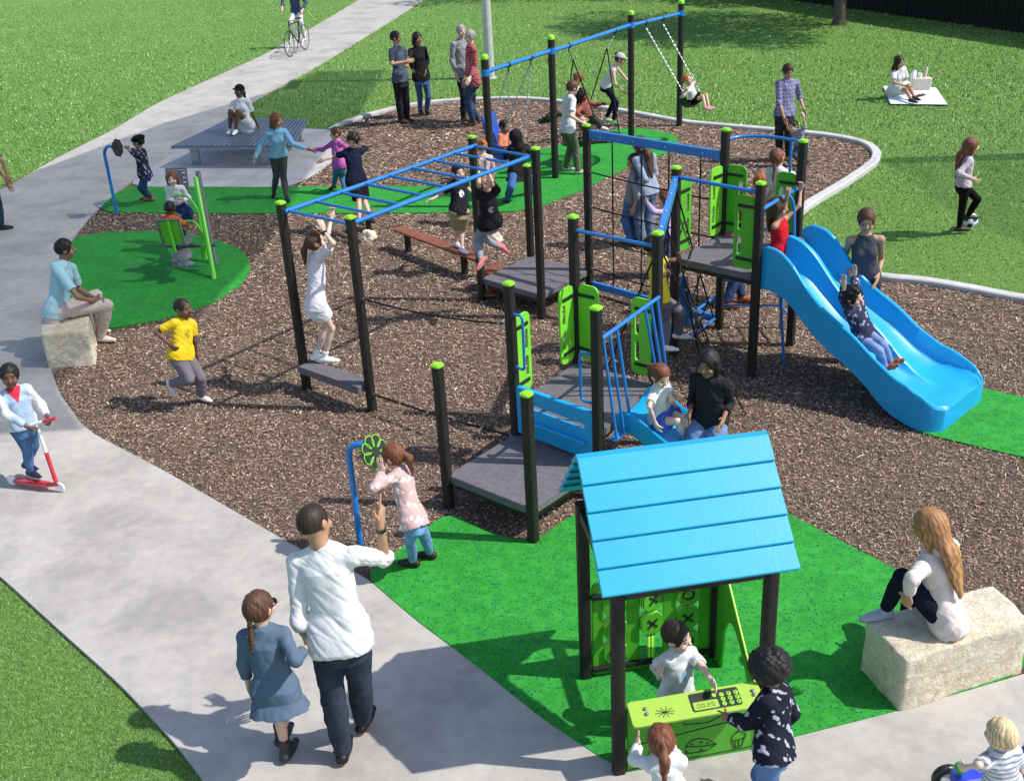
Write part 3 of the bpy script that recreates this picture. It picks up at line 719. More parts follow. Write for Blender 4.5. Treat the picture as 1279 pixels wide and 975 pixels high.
for i in range(3):
    pipe([SP[i] + ZD * 2.11, SP[i + 1] + ZD * 2.125], .034, 'beam', 'blue_metal', SS, 16)
def onbeam(t):      # t 0..3 along the posts
    i = min(int(t), 2); return SP[i].lerp(SP[i + 1], t - i) + ZD * 2.09
def hanger(t):
    p = onbeam(t); m = MB(); d = (SP[2] - SP[1]).normalized(); m.tube([p - d * .02 + ZD * .02, p + d * .02 + ZD * .02], .042, 14); m.box(p - ZD * .04, (.02, .03, .07)); return m.build('swing_hanger', M['black_metal'], SS)
def chain(a, b, parent, r=.0042, name='chain'):
    a = Vector(a); b = Vector(b); L0 = (b - a).length; n = max(4, int(L0 / .042)); d = (b - a).normalized(); m = MB()
    s = d.orthogonal().normalized(); t = d.cross(s)
    for i in range(n):
        c = a.lerp(b, (i + .5) / n); w = s if i % 2 else t
        for sg in (-1, 1): m.tube([c - d * .025 + w * .004 * sg, c - d * .012 + w * .010 * sg, c + d * .012 + w * .010 * sg, c + d * .025 + w * .004 * sg], r, 5)
    return m.build(name, M['chain_steel'], parent)
for t in (.33, .67, 1.2, 1.78, 2.28, 2.62): hanger(t)
# blue bucket swing
BS = empty('bucket_swing', (.15, 17.75, .55), 'blue high-backed swing seat on chains at the left end of the swing frame', 'swing', 'swings under the blue beam')
seat = MB(); c0 = Vector((.15, 17.72, .70)); bx_ = Vector((.82, -.57, 0)); by_ = Vector((.57, .82, 0))
prof = [(-.2, .0), (.0, -.06), (.18, .0), (.22, .1), (.20, .1), (.15, .03), (0, -.02), (-.17, .03), (-.26, .30), (-.34, .62), (-.38, .62), (-.30, .28)]
seat.prism(prof, c0 + by_ * .18, bx_, ZD, 0, .36); seat.build('bucket_seat', M['bucket_blue'], BS, bevel=.015)
for sg in (-1, 1):
    q = MB(); q.prism([(-.20, 0), (.15, -.02), (.16, .10), (-.26, .26)], c0 + by_ * (.19 * sg + .01), bx_, ZD, -.01, .01); q.build('seat_side', M['bucket_blue'], BS, bevel=.004)
for sg, t in ((-1, .33), (1, .67)):
    chain(onbeam(t) - ZD * .05, c0 + by_ * (.2 * sg) - bx_ * .24 + ZD * .3, BS); chain(onbeam(t) - ZD * .05, c0 + by_ * (.2 * sg) + bx_ * .14 + ZD * .06, BS)
# nest swing
NS = empty('nest_swing', (1.62, 19.55, .4), 'round black nest swing hung on ropes in the middle of the swing frame', 'swing', 'swings under the blue beam')
nc = Vector((1.62, 19.55, .44)); nz = Vector((-.10, .12, 1)).normalized(); nx = nz.orthogonal().normalized(); ny = nz.cross(nx)
m = MB(); m.tube([nc + nx * (.5 * math.cos(a_ * math.pi / 16)) + ny * (.5 * math.sin(a_ * math.pi / 16)) for a_ in range(33)], .035, 10); smooth_by_angle(m.build('nest_ring', M['black_plastic'], NS), 60)
m = MB()
for i in range(-5, 6):
    w = math.sqrt(max(0, .5 ** 2 - (i * .085) ** 2))
    m.tube([nc + nx * (i * .085) - ny * w - nz * 0, nc + nx * (i * .085) - nz * .08, nc + nx * (i * .085) + ny * w], .009, 6); m.tube([nc + ny * (i * .085) - nx * w, nc + ny * (i * .085) - nz * .08, nc + ny * (i * .085) + nx * w], .009, 6)
m.build('nest_net', M['rope_black'], NS)
for t, js in ((1.2, (-1, 1)), (1.78, (-1, 1))):
    hgr = onbeam(t) - ZD * .05; low = hgr + (nc + nz * .9 - hgr) * .26 ; chain(hgr, low, NS, .006)
    dB = (SP[2] - SP[1]).normalized() * (-1 if t < 1.5 else 1); dP = Vector((dB.y, -dB.x, 0))
    for j in js:
        e = (dB * .55 + dP * .8 * j); e = (e - nz * e.dot(nz)).normalized() * .5
        q = MB(); q.tube([low, nc + e], .011, 8); smooth_by_angle(q.build('nest_rope', M['rope_black'], NS), 60)
# belt swing at the far end
TS = empty('belt_swing', (3.62, 20.7, .7), 'black belt swing on long chains, swung out at the right end of the swing frame', 'swing', 'swings under the blue beam')
bc = Vector((3.63, 20.68, .72)); dS = Vector((.72, .70, 0)); dF = Vector((.75, -.60, .25)).normalized()
m = MB(); pl_ = [(-.22, .14), (-.19, .02), (-.1, -.05), (0, -.07), (.1, -.05), (.19, .02), (.22, .14), (.21, .145), (.175, .035), (.09, -.035), (0, -.055), (-.09, -.035), (-.175, .035), (-.21, .145)]
m.prism(pl_, bc - dF * .08, dS, dF.cross(dS).normalized() * (1 if dF.cross(dS).z > 0 else -1), -.08, .08); m.build('belt_seat', M['black_plastic'], TS, bevel=.004)
upv = dF.cross(dS).normalized(); upv = upv if upv.z > 0 else -upv
for sg, t in ((-1, 2.28), (1, 2.62)): chain(onbeam(t) - ZD * .05, bc + dS * (.22 * sg) + upv * .14, TS, .0045)

# ------------------------------------------------------------------ slatted platform bench
TB = empty('slatted_platform', (-4.7, 21.4, 0), 'wide low platform bench of grey slats beside the path', 'platform bench')
q00, q10, q11, q01 = Vector((-6.04, 20.72, .45)), Vector((-3.73, 20.21, .45)), Vector((-3.74, 22.36, .45)), Vector((-5.37, 22.9, .45))
ns = 24
for i in range(ns):
    t0, t1 = i / ns + .007, (i + 1) / ns - .007
    a, b, c, d = q00.lerp(q10, t0), q00.lerp(q10, t1), q01.lerp(q11, t1), q01.lerp(q11, t0)
    m = MB(); m.prism([(p.x, p.y) for p in (a, b, c, d)], (0, 0, .42), (1, 0, 0), (0, 1, 0), 0, .03); m.build('slat', M['slat_grey'], TB, bevel=.004)
m = MB()
for f in (.12, .5, .88):
    a, b = q00.lerp(q01, f), q10.lerp(q11, f); dd_ = (b - a).normalized(); m.box((a + b) / 2 - ZD * .06, ((b - a).length - .1, .06, .06), dd_, ZD.cross(dd_))
for a, b in ((q00, q10), (q10, q11), (q11, q01), (q01, q00)):
    dd_ = (b - a).normalized(); m.box((a + b) / 2 - ZD * .045, ((b - a).length - .02, .012, .03), dd_, ZD.cross(dd_))
m.build('bench_frame', M['galv'], TB)
for x, y in ((-5.68, 20.95), (-4.32, 20.62), (-3.98, 22.35), (-5.2, 22.6)):
    m = MB(); m.box((x, y, .2), (.16, .07, .40)); m.box((x + .03, y + .04, .2), (.05, .05, .38)); m.box((x, y, .04), (.26, .14, .012)); m.build('leg', M['galv'], TB, bevel=.01)

# ------------------------------------------------------------------ stone blocks
def block(corners, h, label, seed):
    bm = bmesh.new(); r = random.Random(seed)
    lo = [Vector((x, y, -.05)) for x, y in corners]; hi = [Vector((x, y, h)) for x, y in corners]
    vs = [bm.verts.new(p) for p in lo + hi]
    bm.faces.new(vs[3::-1]); bm.faces.new(vs[4:8])
    for i in range(4): bm.faces.new((vs[i], vs[(i + 1) % 4], vs[4 + (i + 1) % 4], vs[4 + i]))
    bmesh.ops.recalc_face_normals(bm, faces=bm.faces)
    bmesh.ops.subdivide_edges(bm, edges=bm.edges[:], cuts=23, use_grid_fill=True)
    for _ in range(2): bmesh.ops.smooth_vert(bm, verts=bm.verts[:], factor=.5, use_axis_x=True, use_axis_y=True, use_axis_z=True)
    bm.normal_update()
    from mathutils import noise as mn
    for v in bm.verts:
        p = v.co.copy(); d = mn.noise(p * 3.1 + Vector((seed, 0, 0))) * .014 + mn.noise(p * 11 + Vector((seed, 0, 0))) * .008 + mn.noise(p * 30) * .004
        v.co += v.normal * d
    me = bpy.data.meshes.new('stone_block'); bm.to_mesh(me); bm.free()
    o = link('stone_block', me, M['stone'], None, True); tag(o, label, 'stone block', 'limestone seating blocks'); return o
block([(2.38, 5.54), (3.32, 5.86), (3.24, 6.28), (2.26, 5.98)], .45, 'rough cream limestone seating block under the long-haired woman by the green pad', 3)
block([(-5.28, 11.80), (-4.76, 11.84), (-4.98, 12.62), (-5.55, 12.6)], .46, 'pale limestone seating block under the seated man at the edge of the path', 8)

# ------------------------------------------------------------------ flower viewers
def viewer(px, py, ztop, bend, rad, head, hn, label, petals, rim):
    t = empty('flower_viewer', (px, py, 0), label, 'play post', 'kaleidoscope flower posts')
    pts = [Vector((px, py, -.1)), Vector((px, py, ztop - rad))]
    b = Vector(bend).normalized(); c = Vector((px, py, ztop - rad)) + b * rad
    pts = [Vector((px, py, -.1)), Vector((px, py, (ztop - rad) * .5))] + [c - b * (rad * math.cos(math.radians(a_))) + ZD * (rad * math.sin(math.radians(a_))) for a_ in range(0, 111, 10)]
    pts[1] = pts[1] + b * 0.0
    pipe(pts, .026, 'pole', 'blue_metal', t, 16)
    hc = Vector(head); n = Vector(hn).normalized(); X = n.orthogonal().normalized(); Y = n.cross(X)
    fl = MB(); fl.lathe([(.045, -.02), (.045, .02)], hc, n, 16); ho = fl.build('viewer_hub', M['black_plastic'], t)
    for k in range(8):
        a_ = 2 * math.pi * k / 8; e = X * math.cos(a_) + Y * math.sin(a_); f = n.cross(e)
        poly = [(.04, -.02), (.08, -.042), (.115, -.043), (.135, -.024), (.14, 0), (.135, .024), (.115, .043), (.08, .042), (.04, .02)]
        m = MB(); m.prism(poly, hc, e, f, -.012, .012); p_ = m.build('petal', M[petals], t, bevel=.003)
        m = MB(); m.tube([hc + e * x_ + f * y_ + n * .012 for x_, y_ in poly + poly[:1]], .0045, 6); m.build('petal_rim', M[rim], p_)
viewer(-1.32, 7.81, .99, (.98, -.2, 0), .10, (-1.10, 7.70, .96), (.80, -.50, .45), 'blue hooped pole with a black and lime flower viewer beside the peeking girl', 'black_plastic', 'panel_lime')
viewer(-6.28, 17.88, 1.17, (.8, -.6, 0), .19, (-6.0, 17.72, 1.15), (.95, -.2, .1), 'blue hooped pole with a black flower viewer held by the boy in a flat cap', 'black_plastic', 'black_plastic')

# ------------------------------------------------------------------ two-seat rocker
RK = empty('two_seat_rocker', (-4.45, 15.1, 0), 'lime and grey two-seat rocker on the round green pad', 'rocker')
m = MB(); m.tube([(-4.52, 15.15, 0), (-4.50, 15.2, .38)], .06, 14); m.lathe([(.13, 0), (.13, .05), (.11, .055)], (-4.52, 15.15, .0), ZD, 20); smooth_by_angle(m.build('pedestal', M['galv'], RK), 50)
pipe([(-4.42, 14.35, .33), (-4.55, 15.2, .42), (-4.65, 16.1, .55)], .045, 'rocking_beam', 'seesaw_grey', RK)
def rseat(c, f, zt, mat_back, mat_edge):
    c = Vector(c); f = Vector(f).normalized(); s = f.cross(ZD).normalized(); up = (ZD * .97 - f * .22).normalized()
    p = plate('seat_back', rrect(.30, .36, .03, 4), [rrect(.05, .016, .007, 2, sx * .11, -.14 + .07 * k) for k in range(5) for sx in (-1, 1)], c - f * .17 + up * (zt + .02), s, up, .02, M[mat_back], RK)
    m = MB(); m.tube([c - f * .17 + up * (zt + .215) - s * .155 - f * .03, c - f * .17 + up * (zt + .215) + s * .155 - f * .03], .016, 10); m.tube([c - f * .2 - s * .145 + up * (zt - .18), c - f * .2 - s * .145 + up * (zt + .21)], .013, 8); m.tube([c - f * .2 + s * .145 + up * (zt - .18), c - f * .2 + s * .145 + up * (zt + .21)], .013, 8)
    m.build('back_frame', M[mat_edge], p)
    m = MB(); m.tube([c - f * .23 + up * (zt - .3), c - f * .21 + up * (zt + .20)], .022, 10); smooth_by_angle(m.build('back_support', M['seesaw_green'], RK), 60)
    m = MB(); m.box(c, (.34, .34, .03), s, f); m.build('seat', M['seesaw_grey'], RK, bevel=.012)
rseat((-4.42, 14.72, .52), (0.02, 1, 0), .19, 'seesaw_green', 'seesaw_grey')
rseat((-4.70, 15.92, .68), (.04, -1, 0), .26, 'seesaw_grey', 'seesaw_grey')
m = MB(); m.lathe([(.135, 0), (.13, .015), (.10, .035), (.05, .05), (0, .055)], (-4.33, 14.50, .40), (0, -.5, 1), 20); smooth_by_angle(m.build('foot_guard', M['seesaw_grey'], RK), 50)
pipe([(-4.21, 15.35, 1.22), (-4.05, 14.8, .5), (-3.96, 14.48, -.02)], .034, 'leaning_pole', 'seesaw_green', RK)
pipe([(-4.24, 15.62, 1.24), (-4.14, 15.3, .5), (-4.08, 15.12, -.02)], .036, 'leaning_pole', 'seesaw_grey', RK)
pipe(round_path([(-4.62, 15.45, .95), (-4.40, 15.40, .98), (-4.24, 15.30, .80), (-4.23, 15.25, .55)], .12), .015, 'grab_bar', 'seesaw_green', RK)
pipe(round_path([(-4.40, 14.98, .72), (-4.22, 14.95, .73), (-4.14, 14.9, .60), (-4.13, 14.85, .30)], .10), .015, 'grab_bar', 'seesaw_green', RK)
for q_ in ([(-4.23, 15.25, .66), (-4.225, 15.2, .48)], [(-4.13, 14.85, .42), (-4.13, 14.83, .22)]): pipe(q_, .045, 'hub_sleeve', 'seesaw_green', RK)
pipe([(-4.55, 15.0, .36), (-4.0, 15.0, .36)], .03, 'cross_tube', 'seesaw_grey', RK)

# ------------------------------------------------------------------ brown balance plank and steppers
BB = empty('balance_beam', (-.95, 14.7, 0), 'long reddish brown balance plank on short black posts beside the monkey bars', 'balance beam')
a, b = Vector((-1.52, 15.45, .33)), Vector((-.30, 13.92, .33)); d = (b - a).normalized(); s = ZD.cross(d)
Lb = (b - a).length; m = MB(); m.prism(rrect(Lb, .20, .08, 5), (a + b) / 2, d, s, -.035, .0); m.build('plank', M['brown_timber'], BB, bevel=.01)
for f in (.13, .80):
    p = a.lerp(b, f); m = MB(); m.prism(rrect(.08, .08, .02, 3), (p.x, p.y, -.1), d, s, 0, .39); m.build('leg', M['post_black'], BB)
def stepper(x, y, z, label, rock=None):
    t = empty('stepper', (x, y, 0), label, 'stepping pod', 'brown stepping pods')
    m = MB(); m.lathe([(.15, -.04), (.165, -.03), (.165, -.008), (.15, .002), (0, .006)], (x, y, z), ZD, 24); smooth_by_angle(m.build('step_top', M['brown_timber'], t), 40)
    m = MB(); m.tube([(x, y, -.05), (x, y, z - .03)], .045, 12); m.build('stem', M['post_black'], t)
stepper(-.17, 13.62, .28, 'brown round stepping pod at the end of the balance plank'); stepper(-.20, 13.30, .12, 'lowest brown round stepping pod half under the grey deck')
stepper(-2.02, 16.32, .30, 'brown round stepping pod behind the legs of the boy with outstretched arms')
def boulder(x, y, r, h, label, seed):
    bm = bmesh.new(); bmesh.ops.create_icosphere(bm, subdivisions=4, radius=1)
    from mathutils import noise as mn
    for v in bm.verts:
        p = v.co.copy(); k = 1 + mn.noise(p * 1.3 + Vector((seed, 0, 0))) * .35 + mn.noise(p * 4 + Vector((seed, 3, 0))) * .10
        v.co = Vector((p.x * r * k + x, p.y * r * .8 * k + y, max(-.03, p.z * h * k + h * .3)))
    me = bpy.data.meshes.new('boulder'); bm.to_mesh(me); bm.free(); tag(link('boulder', me, M['stone'], None, True), label, 'rock', 'small pale climbing rocks')
boulder(-2.0, 15.95, .12, .13, 'small pale boulder at the feet of the boy with outstretched arms', 2)
boulder(-.12, 15.5, .10, .11, 'small pale boulder behind the hanging girl on the wood chips', 5)

# ------------------------------------------------------------------ background
LP = empty('lamp_post', (-.12, 28.0, 0), 'tall pale grey round lamp pole on the lawn behind the swings', 'lamp post')
m = MB(); m.tube([(-.12, 28, -.1), (-.12, 28, 5.9)], [.12, .085], 20); smooth_by_angle(m.build('pole', M['lamp_grey'], LP), 50)
m = MB(); m.lathe([(.17, 0), (.17, .02), (.12, .03)], (-.12, 28, 0), ZD, 20); m.build('base_plate', M['lamp_grey'], LP)
m = MB(); m.box((-.12, 27.6, 5.95), (.28, 1.1, .10)); m.build('lamp_head', M['galv'], LP, bevel=.02)
W0, W1 = Vector((13.88, 30.18, 0)), Vector((9.84, 38.85, 0)); dW = (W1 - W0).normalized()
FW = empty('dark_wall', (13, 32, 0), 'dark brown boarded wall at the far end of the lawn', 'wall')
a, b = W0 - dW * 14, W1 + dW * 30; nW = Vector((dW.y, -dW.x, 0))
m = MB(); m.box((a + b) / 2 + nW * .12 + ZD * 1.2, ((b - a).length, .2, 2.5), dW, nW); m.build('wall_core', M['dark_wall'], FW)
m = MB(); Lw = (b - a).length
for i in range(int(Lw / .2)):
    c = a + dW * (i * .2 + .1); m.box(c + ZD * 1.22 - nW * .0, (.185, .035 + .01 * (i % 2), 2.5), dW, nW)
m.build('wall_board', M['dark_wall'], FW)
m = MB(); m.box((a + b) / 2 + nW * .1 + ZD * 2.5, (Lw + .1, .34, .08), dW, nW); m.build('wall_cap', M['dark_wall'], FW)
def tree(x, y, h, r, cr_, label, seed):
    R = np.random.default_rng(seed); rr_ = random.Random(seed)
    t = empty('park_tree', (x, y, 0), label, 'tree', 'broadleaf trees at the back of the park')
    tk = MB(); tk.tube([(x, y, -.2), (x + .02, y, .15), (x, y, h * .3), (x + .1, y + .1, h * .75)], [r * 1.5, r * 1.05, r * .85, r * .25], 14)
    cl = []
    for i in range(9):
        z = h * rr_.uniform(.28, .6); a_ = i * 2.4; rad = cr_ * rr_.uniform(.5, .8); e = Vector((x + math.cos(a_) * rad, y + math.sin(a_) * rad, z + rad * .6))
        tk.tube([(x, y, z), Vector((x, y, z)).lerp(e, .5) + ZD * .2, e], [r * .4, r * .25, r * .08], 8); cl.append(e)
    smooth_by_angle(tk.build('trunk', M['bark'], t), 60)
    cs = [(*e, cr_ * rr_.uniform(.28, .45)) for e in cl] + [(x + R.normal() * cr_ * .45, y + R.normal() * cr_ * .45, h * rr_.uniform(.5, .95), cr_ * rr_.uniform(.25, .42)) for _ in range(26)]
    Vs = []; Cs = []
    for (cx_, cy_, cz_, s) in cs:
        k = 420; d = R.normal(size=(k, 3)); d /= np.linalg.norm(d, axis=1)[:, None]; P = np.array([cx_, cy_, cz_]) + d * s * R.uniform(.55, 1.05, (k, 1)) * np.array([1, 1, .8])
        A = R.normal(size=(k, 3)); A /= np.linalg.norm(A, axis=1)[:, None]; B = np.cross(A, R.normal(size=(k, 3))); B /= np.linalg.norm(B, axis=1)[:, None]
        l = R.uniform(.07, .13, (k, 1)); Vs.append(np.stack([P - A * l, P + B * l * .5, P + A * l, P - B * l * .5], 1))
        c = np.array([(.045, .12, .02)]) * R.uniform(.6, 1.6, (k, 1)); Cs.append(np.repeat(c, 4, 0))
    V = np.concatenate(Vs).reshape(-1, 3); me = mesh_np('crown', V, np.arange(len(V)).reshape(-1, 4), np.concatenate(Cs)); link('crown', me, M['leaves'], t)
tree(9.89, 33.25, 7.5, .17, 3.4, 'park tree with its grey trunk at the top of the lawn left of the wall', 4)
tree(5.6, 45.0, 9, .22, 3.8, 'park tree beyond the top of the picture that shades the far lawn', 6)
tree(-10.3, 57.0, 9, .22, 3.4, 'park tree beyond the far end of the path at the upper left', 9)
tree(12.5, 40.5, 8, .2, 3.2, 'park tree standing in front of the far end of the dark wall', 12)

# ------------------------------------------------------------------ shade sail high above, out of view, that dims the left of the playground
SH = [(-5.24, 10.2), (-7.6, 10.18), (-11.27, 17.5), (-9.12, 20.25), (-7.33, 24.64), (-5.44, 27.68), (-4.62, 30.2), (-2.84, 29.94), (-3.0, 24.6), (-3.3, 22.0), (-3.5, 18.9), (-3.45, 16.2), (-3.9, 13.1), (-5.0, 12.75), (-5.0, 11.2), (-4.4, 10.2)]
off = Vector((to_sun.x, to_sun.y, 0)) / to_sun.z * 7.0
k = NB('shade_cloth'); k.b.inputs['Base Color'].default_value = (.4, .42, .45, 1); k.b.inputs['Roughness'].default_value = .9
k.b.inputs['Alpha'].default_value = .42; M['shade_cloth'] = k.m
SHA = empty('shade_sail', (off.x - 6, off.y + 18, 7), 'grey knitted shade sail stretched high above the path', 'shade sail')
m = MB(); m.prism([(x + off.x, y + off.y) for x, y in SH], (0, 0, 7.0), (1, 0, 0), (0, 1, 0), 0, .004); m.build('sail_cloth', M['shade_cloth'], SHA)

k = NB('shade_webbing'); k.b.inputs['Base Color'].default_value = (.3, .3, .32, 1); k.b.inputs['Alpha'].default_value = .5; M['shade_webbing'] = k.m
k = NB('light_shade_cloth'); k.b.inputs['Base Color'].default_value = (.6, .6, .62, 1); k.b.inputs['Alpha'].default_value = .16; M['light_shade_cloth'] = k.m
SHB = empty('shade_sail', (off.x + 10, off.y + 17, 7), 'thin pale shade sail stretched high above the right-hand lawn', 'shade sail')
ea, eb = Vector((6.5, 18.75, 0)), Vector((10.9, 18.35, 0)); eb = eb + (eb - ea) * .6
m = MB(); m.prism([(x + off.x, y + off.y) for x, y in ((ea.x, ea.y - .25), (eb.x, eb.y - .25), (eb.x + 1, 11.5), (8.3, 12.3), (6.6, 15))], (0, 0, 7.0), (1, 0, 0), (0, 1, 0), 0, .004); m.build('sail_cloth', M['light_shade_cloth'], SHB)
m = MB(); m.prism([(x + off.x, y + off.y) for x, y in ((ea.x, ea.y - .25), (eb.x, eb.y - .25), (eb.x, eb.y + .30), (ea.x - .1, ea.y + .12))], (0, 0, 7.02), (1, 0, 0), (0, 1, 0), 0, .004); m.build('sail_edge', M['shade_webbing'], SHB)

# ------------------------------------------------------------------ picnic
m = MB(); m.prism([(7.96, 22.77), (8.99, 22.43), (9.34, 24.03), (8.36, 24.47)], (0, 0, .03), (1, 0, 0), (0, 1, 0), 0, .012); pm = m.build('picnic_mat', M['mat_white'], bevel=.003)
tag(pm, 'white picnic blanket spread on the lawn under the seated woman', 'picnic blanket')
BG = empty('picnic_bag', (9.0, 24.0, .04), 'beige picnic bag with white bundles sticking out, on the white blanket', 'bag')
m = MB(); m.prism([(-.19, 0), (.19, 0), (.21, .24), (-.21, .25)], (8.98, 23.95, .045), (1, -.15, 0), ZD, -.09, .09); m.build('bag_body', M['bag_beige'], BG, bevel=.03)
m = MB(); m.tube([(8.82, 23.97, .2), (8.80, 23.98, .37), (8.84, 23.98, .44)], [.06, .07, .03], 12); m.tube([(8.93, 23.95, .2), (8.94, 23.95, .38)], [.05, .045], 12); smooth_by_angle(m.build('white_bundle', M['white_plastic'], BG), 60)
m = MB(); m.tube([(9.02, 23.95, .2), (9.07, 23.96, .43), (9.07, 23.96, .5)], [.035, .035, .02], 12); smooth_by_angle(m.build('bread', M['bag_beige'], BG), 60)
SB = empty('sandals', (8.62, 23.2, .04), 'pair of dark sandals lying on the picnic blanket', 'sandals')
for dx_ in (0, .09):
    m = MB(); m.prism(rrect(.22, .08, .035, 4), (8.68 + dx_, 23.25 + dx_ * .8, .046), (.9, .3, 0), (-.3, .9, 0), 0, .02); s_ = m.build('sole', M['black_plastic'], SB); m = MB(); m.tube(arc((8.72 + dx_, 23.26 + dx_ * .8, .06), .035, 0, 180, (-.3, .9, 0), (0, 0, 1)), .006, 6); m.build('strap', M['black_plastic'], s_)

# ------------------------------------------------------------------ soccer ball
bm = bmesh.new(); bmesh.ops.create_icosphere(bm, subdivisions=4, radius=.11, matrix=Matrix.Translation((6.50, 14.95, .13)))
me = bpy.data.meshes.new('soccer_ball'); ico = bmesh.new(); bmesh.ops.create_icosphere(ico, subdivisions=1, radius=1); dirs = [v.co.normalized() for v in ico.verts]; ico.free()
me.materials.append(M['white_plastic']); me.materials.append(M['black_plastic'])
for f in bm.faces:
    d = (f.calc_center_median() - Vector((6.50, 14.95, .13))).normalized(); f.material_index = 1 if max(d.dot(q) for q in dirs) > .935 else 0; f.smooth = True
bm.to_mesh(me); bm.free(); o = link('soccer_ball', me); tag(o, 'black and white football at the feet of the dark-haired girl on the lawn', 'ball')


# ------------------------------------------------------------------ kick scooter
KS = empty('kick_scooter', (-4.4, 9.05, .03), 'red and white kick scooter under the boy in a denim vest', 'scooter')
sr, sf = Vector((-4.66, 9.13, .09)), Vector((-4.30, 9.0, .09)); d = (sf - sr).normalized(); s = ZD.cross(d)
m = MB(); m.prism(rrect((sf - sr).length, .085, .02, 4), (sr + sf) / 2, d, s, -.012, .012); m.build('deck', M['red_paint'], KS, bevel=.004)
def wheel(c, r, ax, w, par, tm='white_plastic', spokes=0):
    c = Vector(c); m = MB(); ax = Vector(ax).normalized(); X = ZD; Y = ax.cross(X)
    m.tube([c + X * (r * math.cos(a_ * math.pi / 20)) + Y * (r * math.sin(a_ * math.pi / 20)) for a_ in range(41)], w, 8, False)
    o = m.build('wheel', M['black_plastic' if spokes else tm], par); smooth_by_angle(o, 60)
    m = MB(); m.lathe([(r * (.1 if spokes else .9), -w * .6), (r * (.1 if spokes else .9), w * .6)], c, ax, 16)
    for q in range(spokes):
        a_ = 2 * math.pi * q / spokes; m.tube([c, c + X * (r * math.cos(a_)) + Y * (r * math.sin(a_))], .0035, 4)
    if spokes: m.tube([c + X * ((r - w) * math.cos(a_ * math.pi / 20)) + Y * ((r - w) * math.sin(a_ * math.pi / 20)) for a_ in range(41)], w * .55, 6, False)
    m.build('rim', M['chain_steel' if spokes else 'white_plastic'], o)
wheel(sf + d * .12 - ZD * .01, .042, s, .011, KS); wheel(sr - d * .04 - ZD * .01, .042, s, .011, KS)
pipe([sf + d * .0, sf + d * .10 + ZD * .02, sf + d * .085 + ZD * .10], .022, 'fork', 'red_paint', KS)
hb = Vector((-4.27, 9.01, .72)); pipe([sf + d * .09 + ZD * .06, (sf + d * .09 + ZD * .06).lerp(hb, .5)], .019, 'stem', 'red_paint', KS); pipe([(sf + d * .09 + ZD * .06).lerp(hb, .5), hb], .016, 'stem', 'white_plastic', KS)
hs_ = Vector((.30, -.02, .08)).normalized(); bar = pipe([hb - hs_ * .07, hb + hs_ * .07], .016, 'handlebar', 'white_plastic', KS)
pipe([hb + hs_ * .07, hb + hs_ * .19], .018, 'grip', 'red_paint', KS); pipe([hb - hs_ * .07, hb - hs_ * .19], .018, 'grip', 'red_paint', KS)
# ------------------------------------------------------------------ bicycle
BK = empty('bicycle', (-5.55, 33.2, .03), 'dark town bicycle with thin wheels ridden along the path', 'bicycle')
wf, wr = Vector((-5.70, 32.62, .38)), Vector((-5.43, 33.72, .38)); d = (wf - wr).normalized(); s = ZD.cross(d).normalized()
for w_ in (wf, wr): wheel(w_, .34, s, .014, BK, spokes=14)
bb_ = wr.lerp(wf, .40) - ZD * .08; st = wr.lerp(wf, .27) + ZD * .50; hd_ = wf - d * .14 + ZD * .48
for a_, b_, r_ in ((bb_, st, .018), (bb_, hd_ - ZD * .12, .020), (st, hd_, .016), (wr, bb_, .012), (wr, st, .010)): pipe([a_, b_], r_, 'frame_tube', 'black_metal', BK)
pipe([wf, hd_ - ZD * .12 + d * .02, hd_, hd_ + ZD * .10 - d * .02], .016, 'fork', 'black_metal', BK)
hh_ = hd_ + ZD * .12 - d * .03; pipe(round_path([hh_ - s * .26 - d * .12, hh_ - s * .22 + d * .02, hh_, hh_ + s * .22 + d * .02, hh_ + s * .26 - d * .12], .06), .011, 'handlebar', 'chain_steel', BK)
m = MB(); m.prism([(-.14, -.08), (-.14, .08), (.02, .04), (.14, .018), (.14, -.018), (.02, -.04)], st + ZD * .06, d, s, -.02, .02); m.build('saddle', M['black_plastic'], BK, bevel=.015)
m = MB(); m.tube([bb_ - s * .11 - ZD * .16, bb_ - s * .05 - ZD * .15, bb_ - s * .04, bb_ + s * .04, bb_ + s * .05 + ZD * .15, bb_ + s * .11 + ZD * .16], .010, 6); m.lathe([(.09, -.004), (.09, .004)], bb_ + s * .05, s, 20); m.build('crank', M['chain_steel'], BK)
# ------------------------------------------------------------------ ride-on toy
RT = empty('ride_on_toy', (2.6, 4.75, .03), 'small blue and purple ride-on toy with green knobs in front of the blond toddler', 'ride-on toy')
plain('toy_purple', (.12, .08, .45), .4); plain('toy_blue', (.03, .06, .50), .35); plain('toy_green', (.02, .42, .05), .35)
m = MB(); m.prism(rrect(.42, .16, .06, 5), (2.62, 4.78, .22), (1, .1, 0), (-.1, 1, 0), -.05, .05); m.build('toy_body', M['toy_blue'], RT, bevel=.03)
for x_, y_ in ((2.42, 4.68), (2.44, 4.90), (2.82, 4.70), (2.80, 4.95)): wheel((x_, y_, .11), .065, (-.1, 1, 0), .028, RT, 'black_plastic')
m = MB(); m.lathe([(0, -.035), (.025, -.028), (.036, 0), (.025, .028), (0, .035)], (2.43, 4.74, .34), ZD, 16); smooth_by_angle(m.build('knob', M['toy_green'], RT), 60)
pipe([(2.46, 4.76, .2), (2.43, 4.74, .33)], .018, 'toy_stem', 'toy_blue', RT)
m = MB(); m.box((2.78, 4.62, .50), (.20, .05, .22), (1, .2, 0), (-.2, 1, 0)); m.build('toy_back', M['toy_purple'], RT, bevel=.03)
pipe([(2.70, 4.60, .62), (2.86, 4.62, .63)], .018, 'toy_handle', 'toy_green', RT); pipe([(2.78, 4.66, .2), (2.78, 4.62, .45)], .02, 'toy_stem', 'toy_blue', RT)
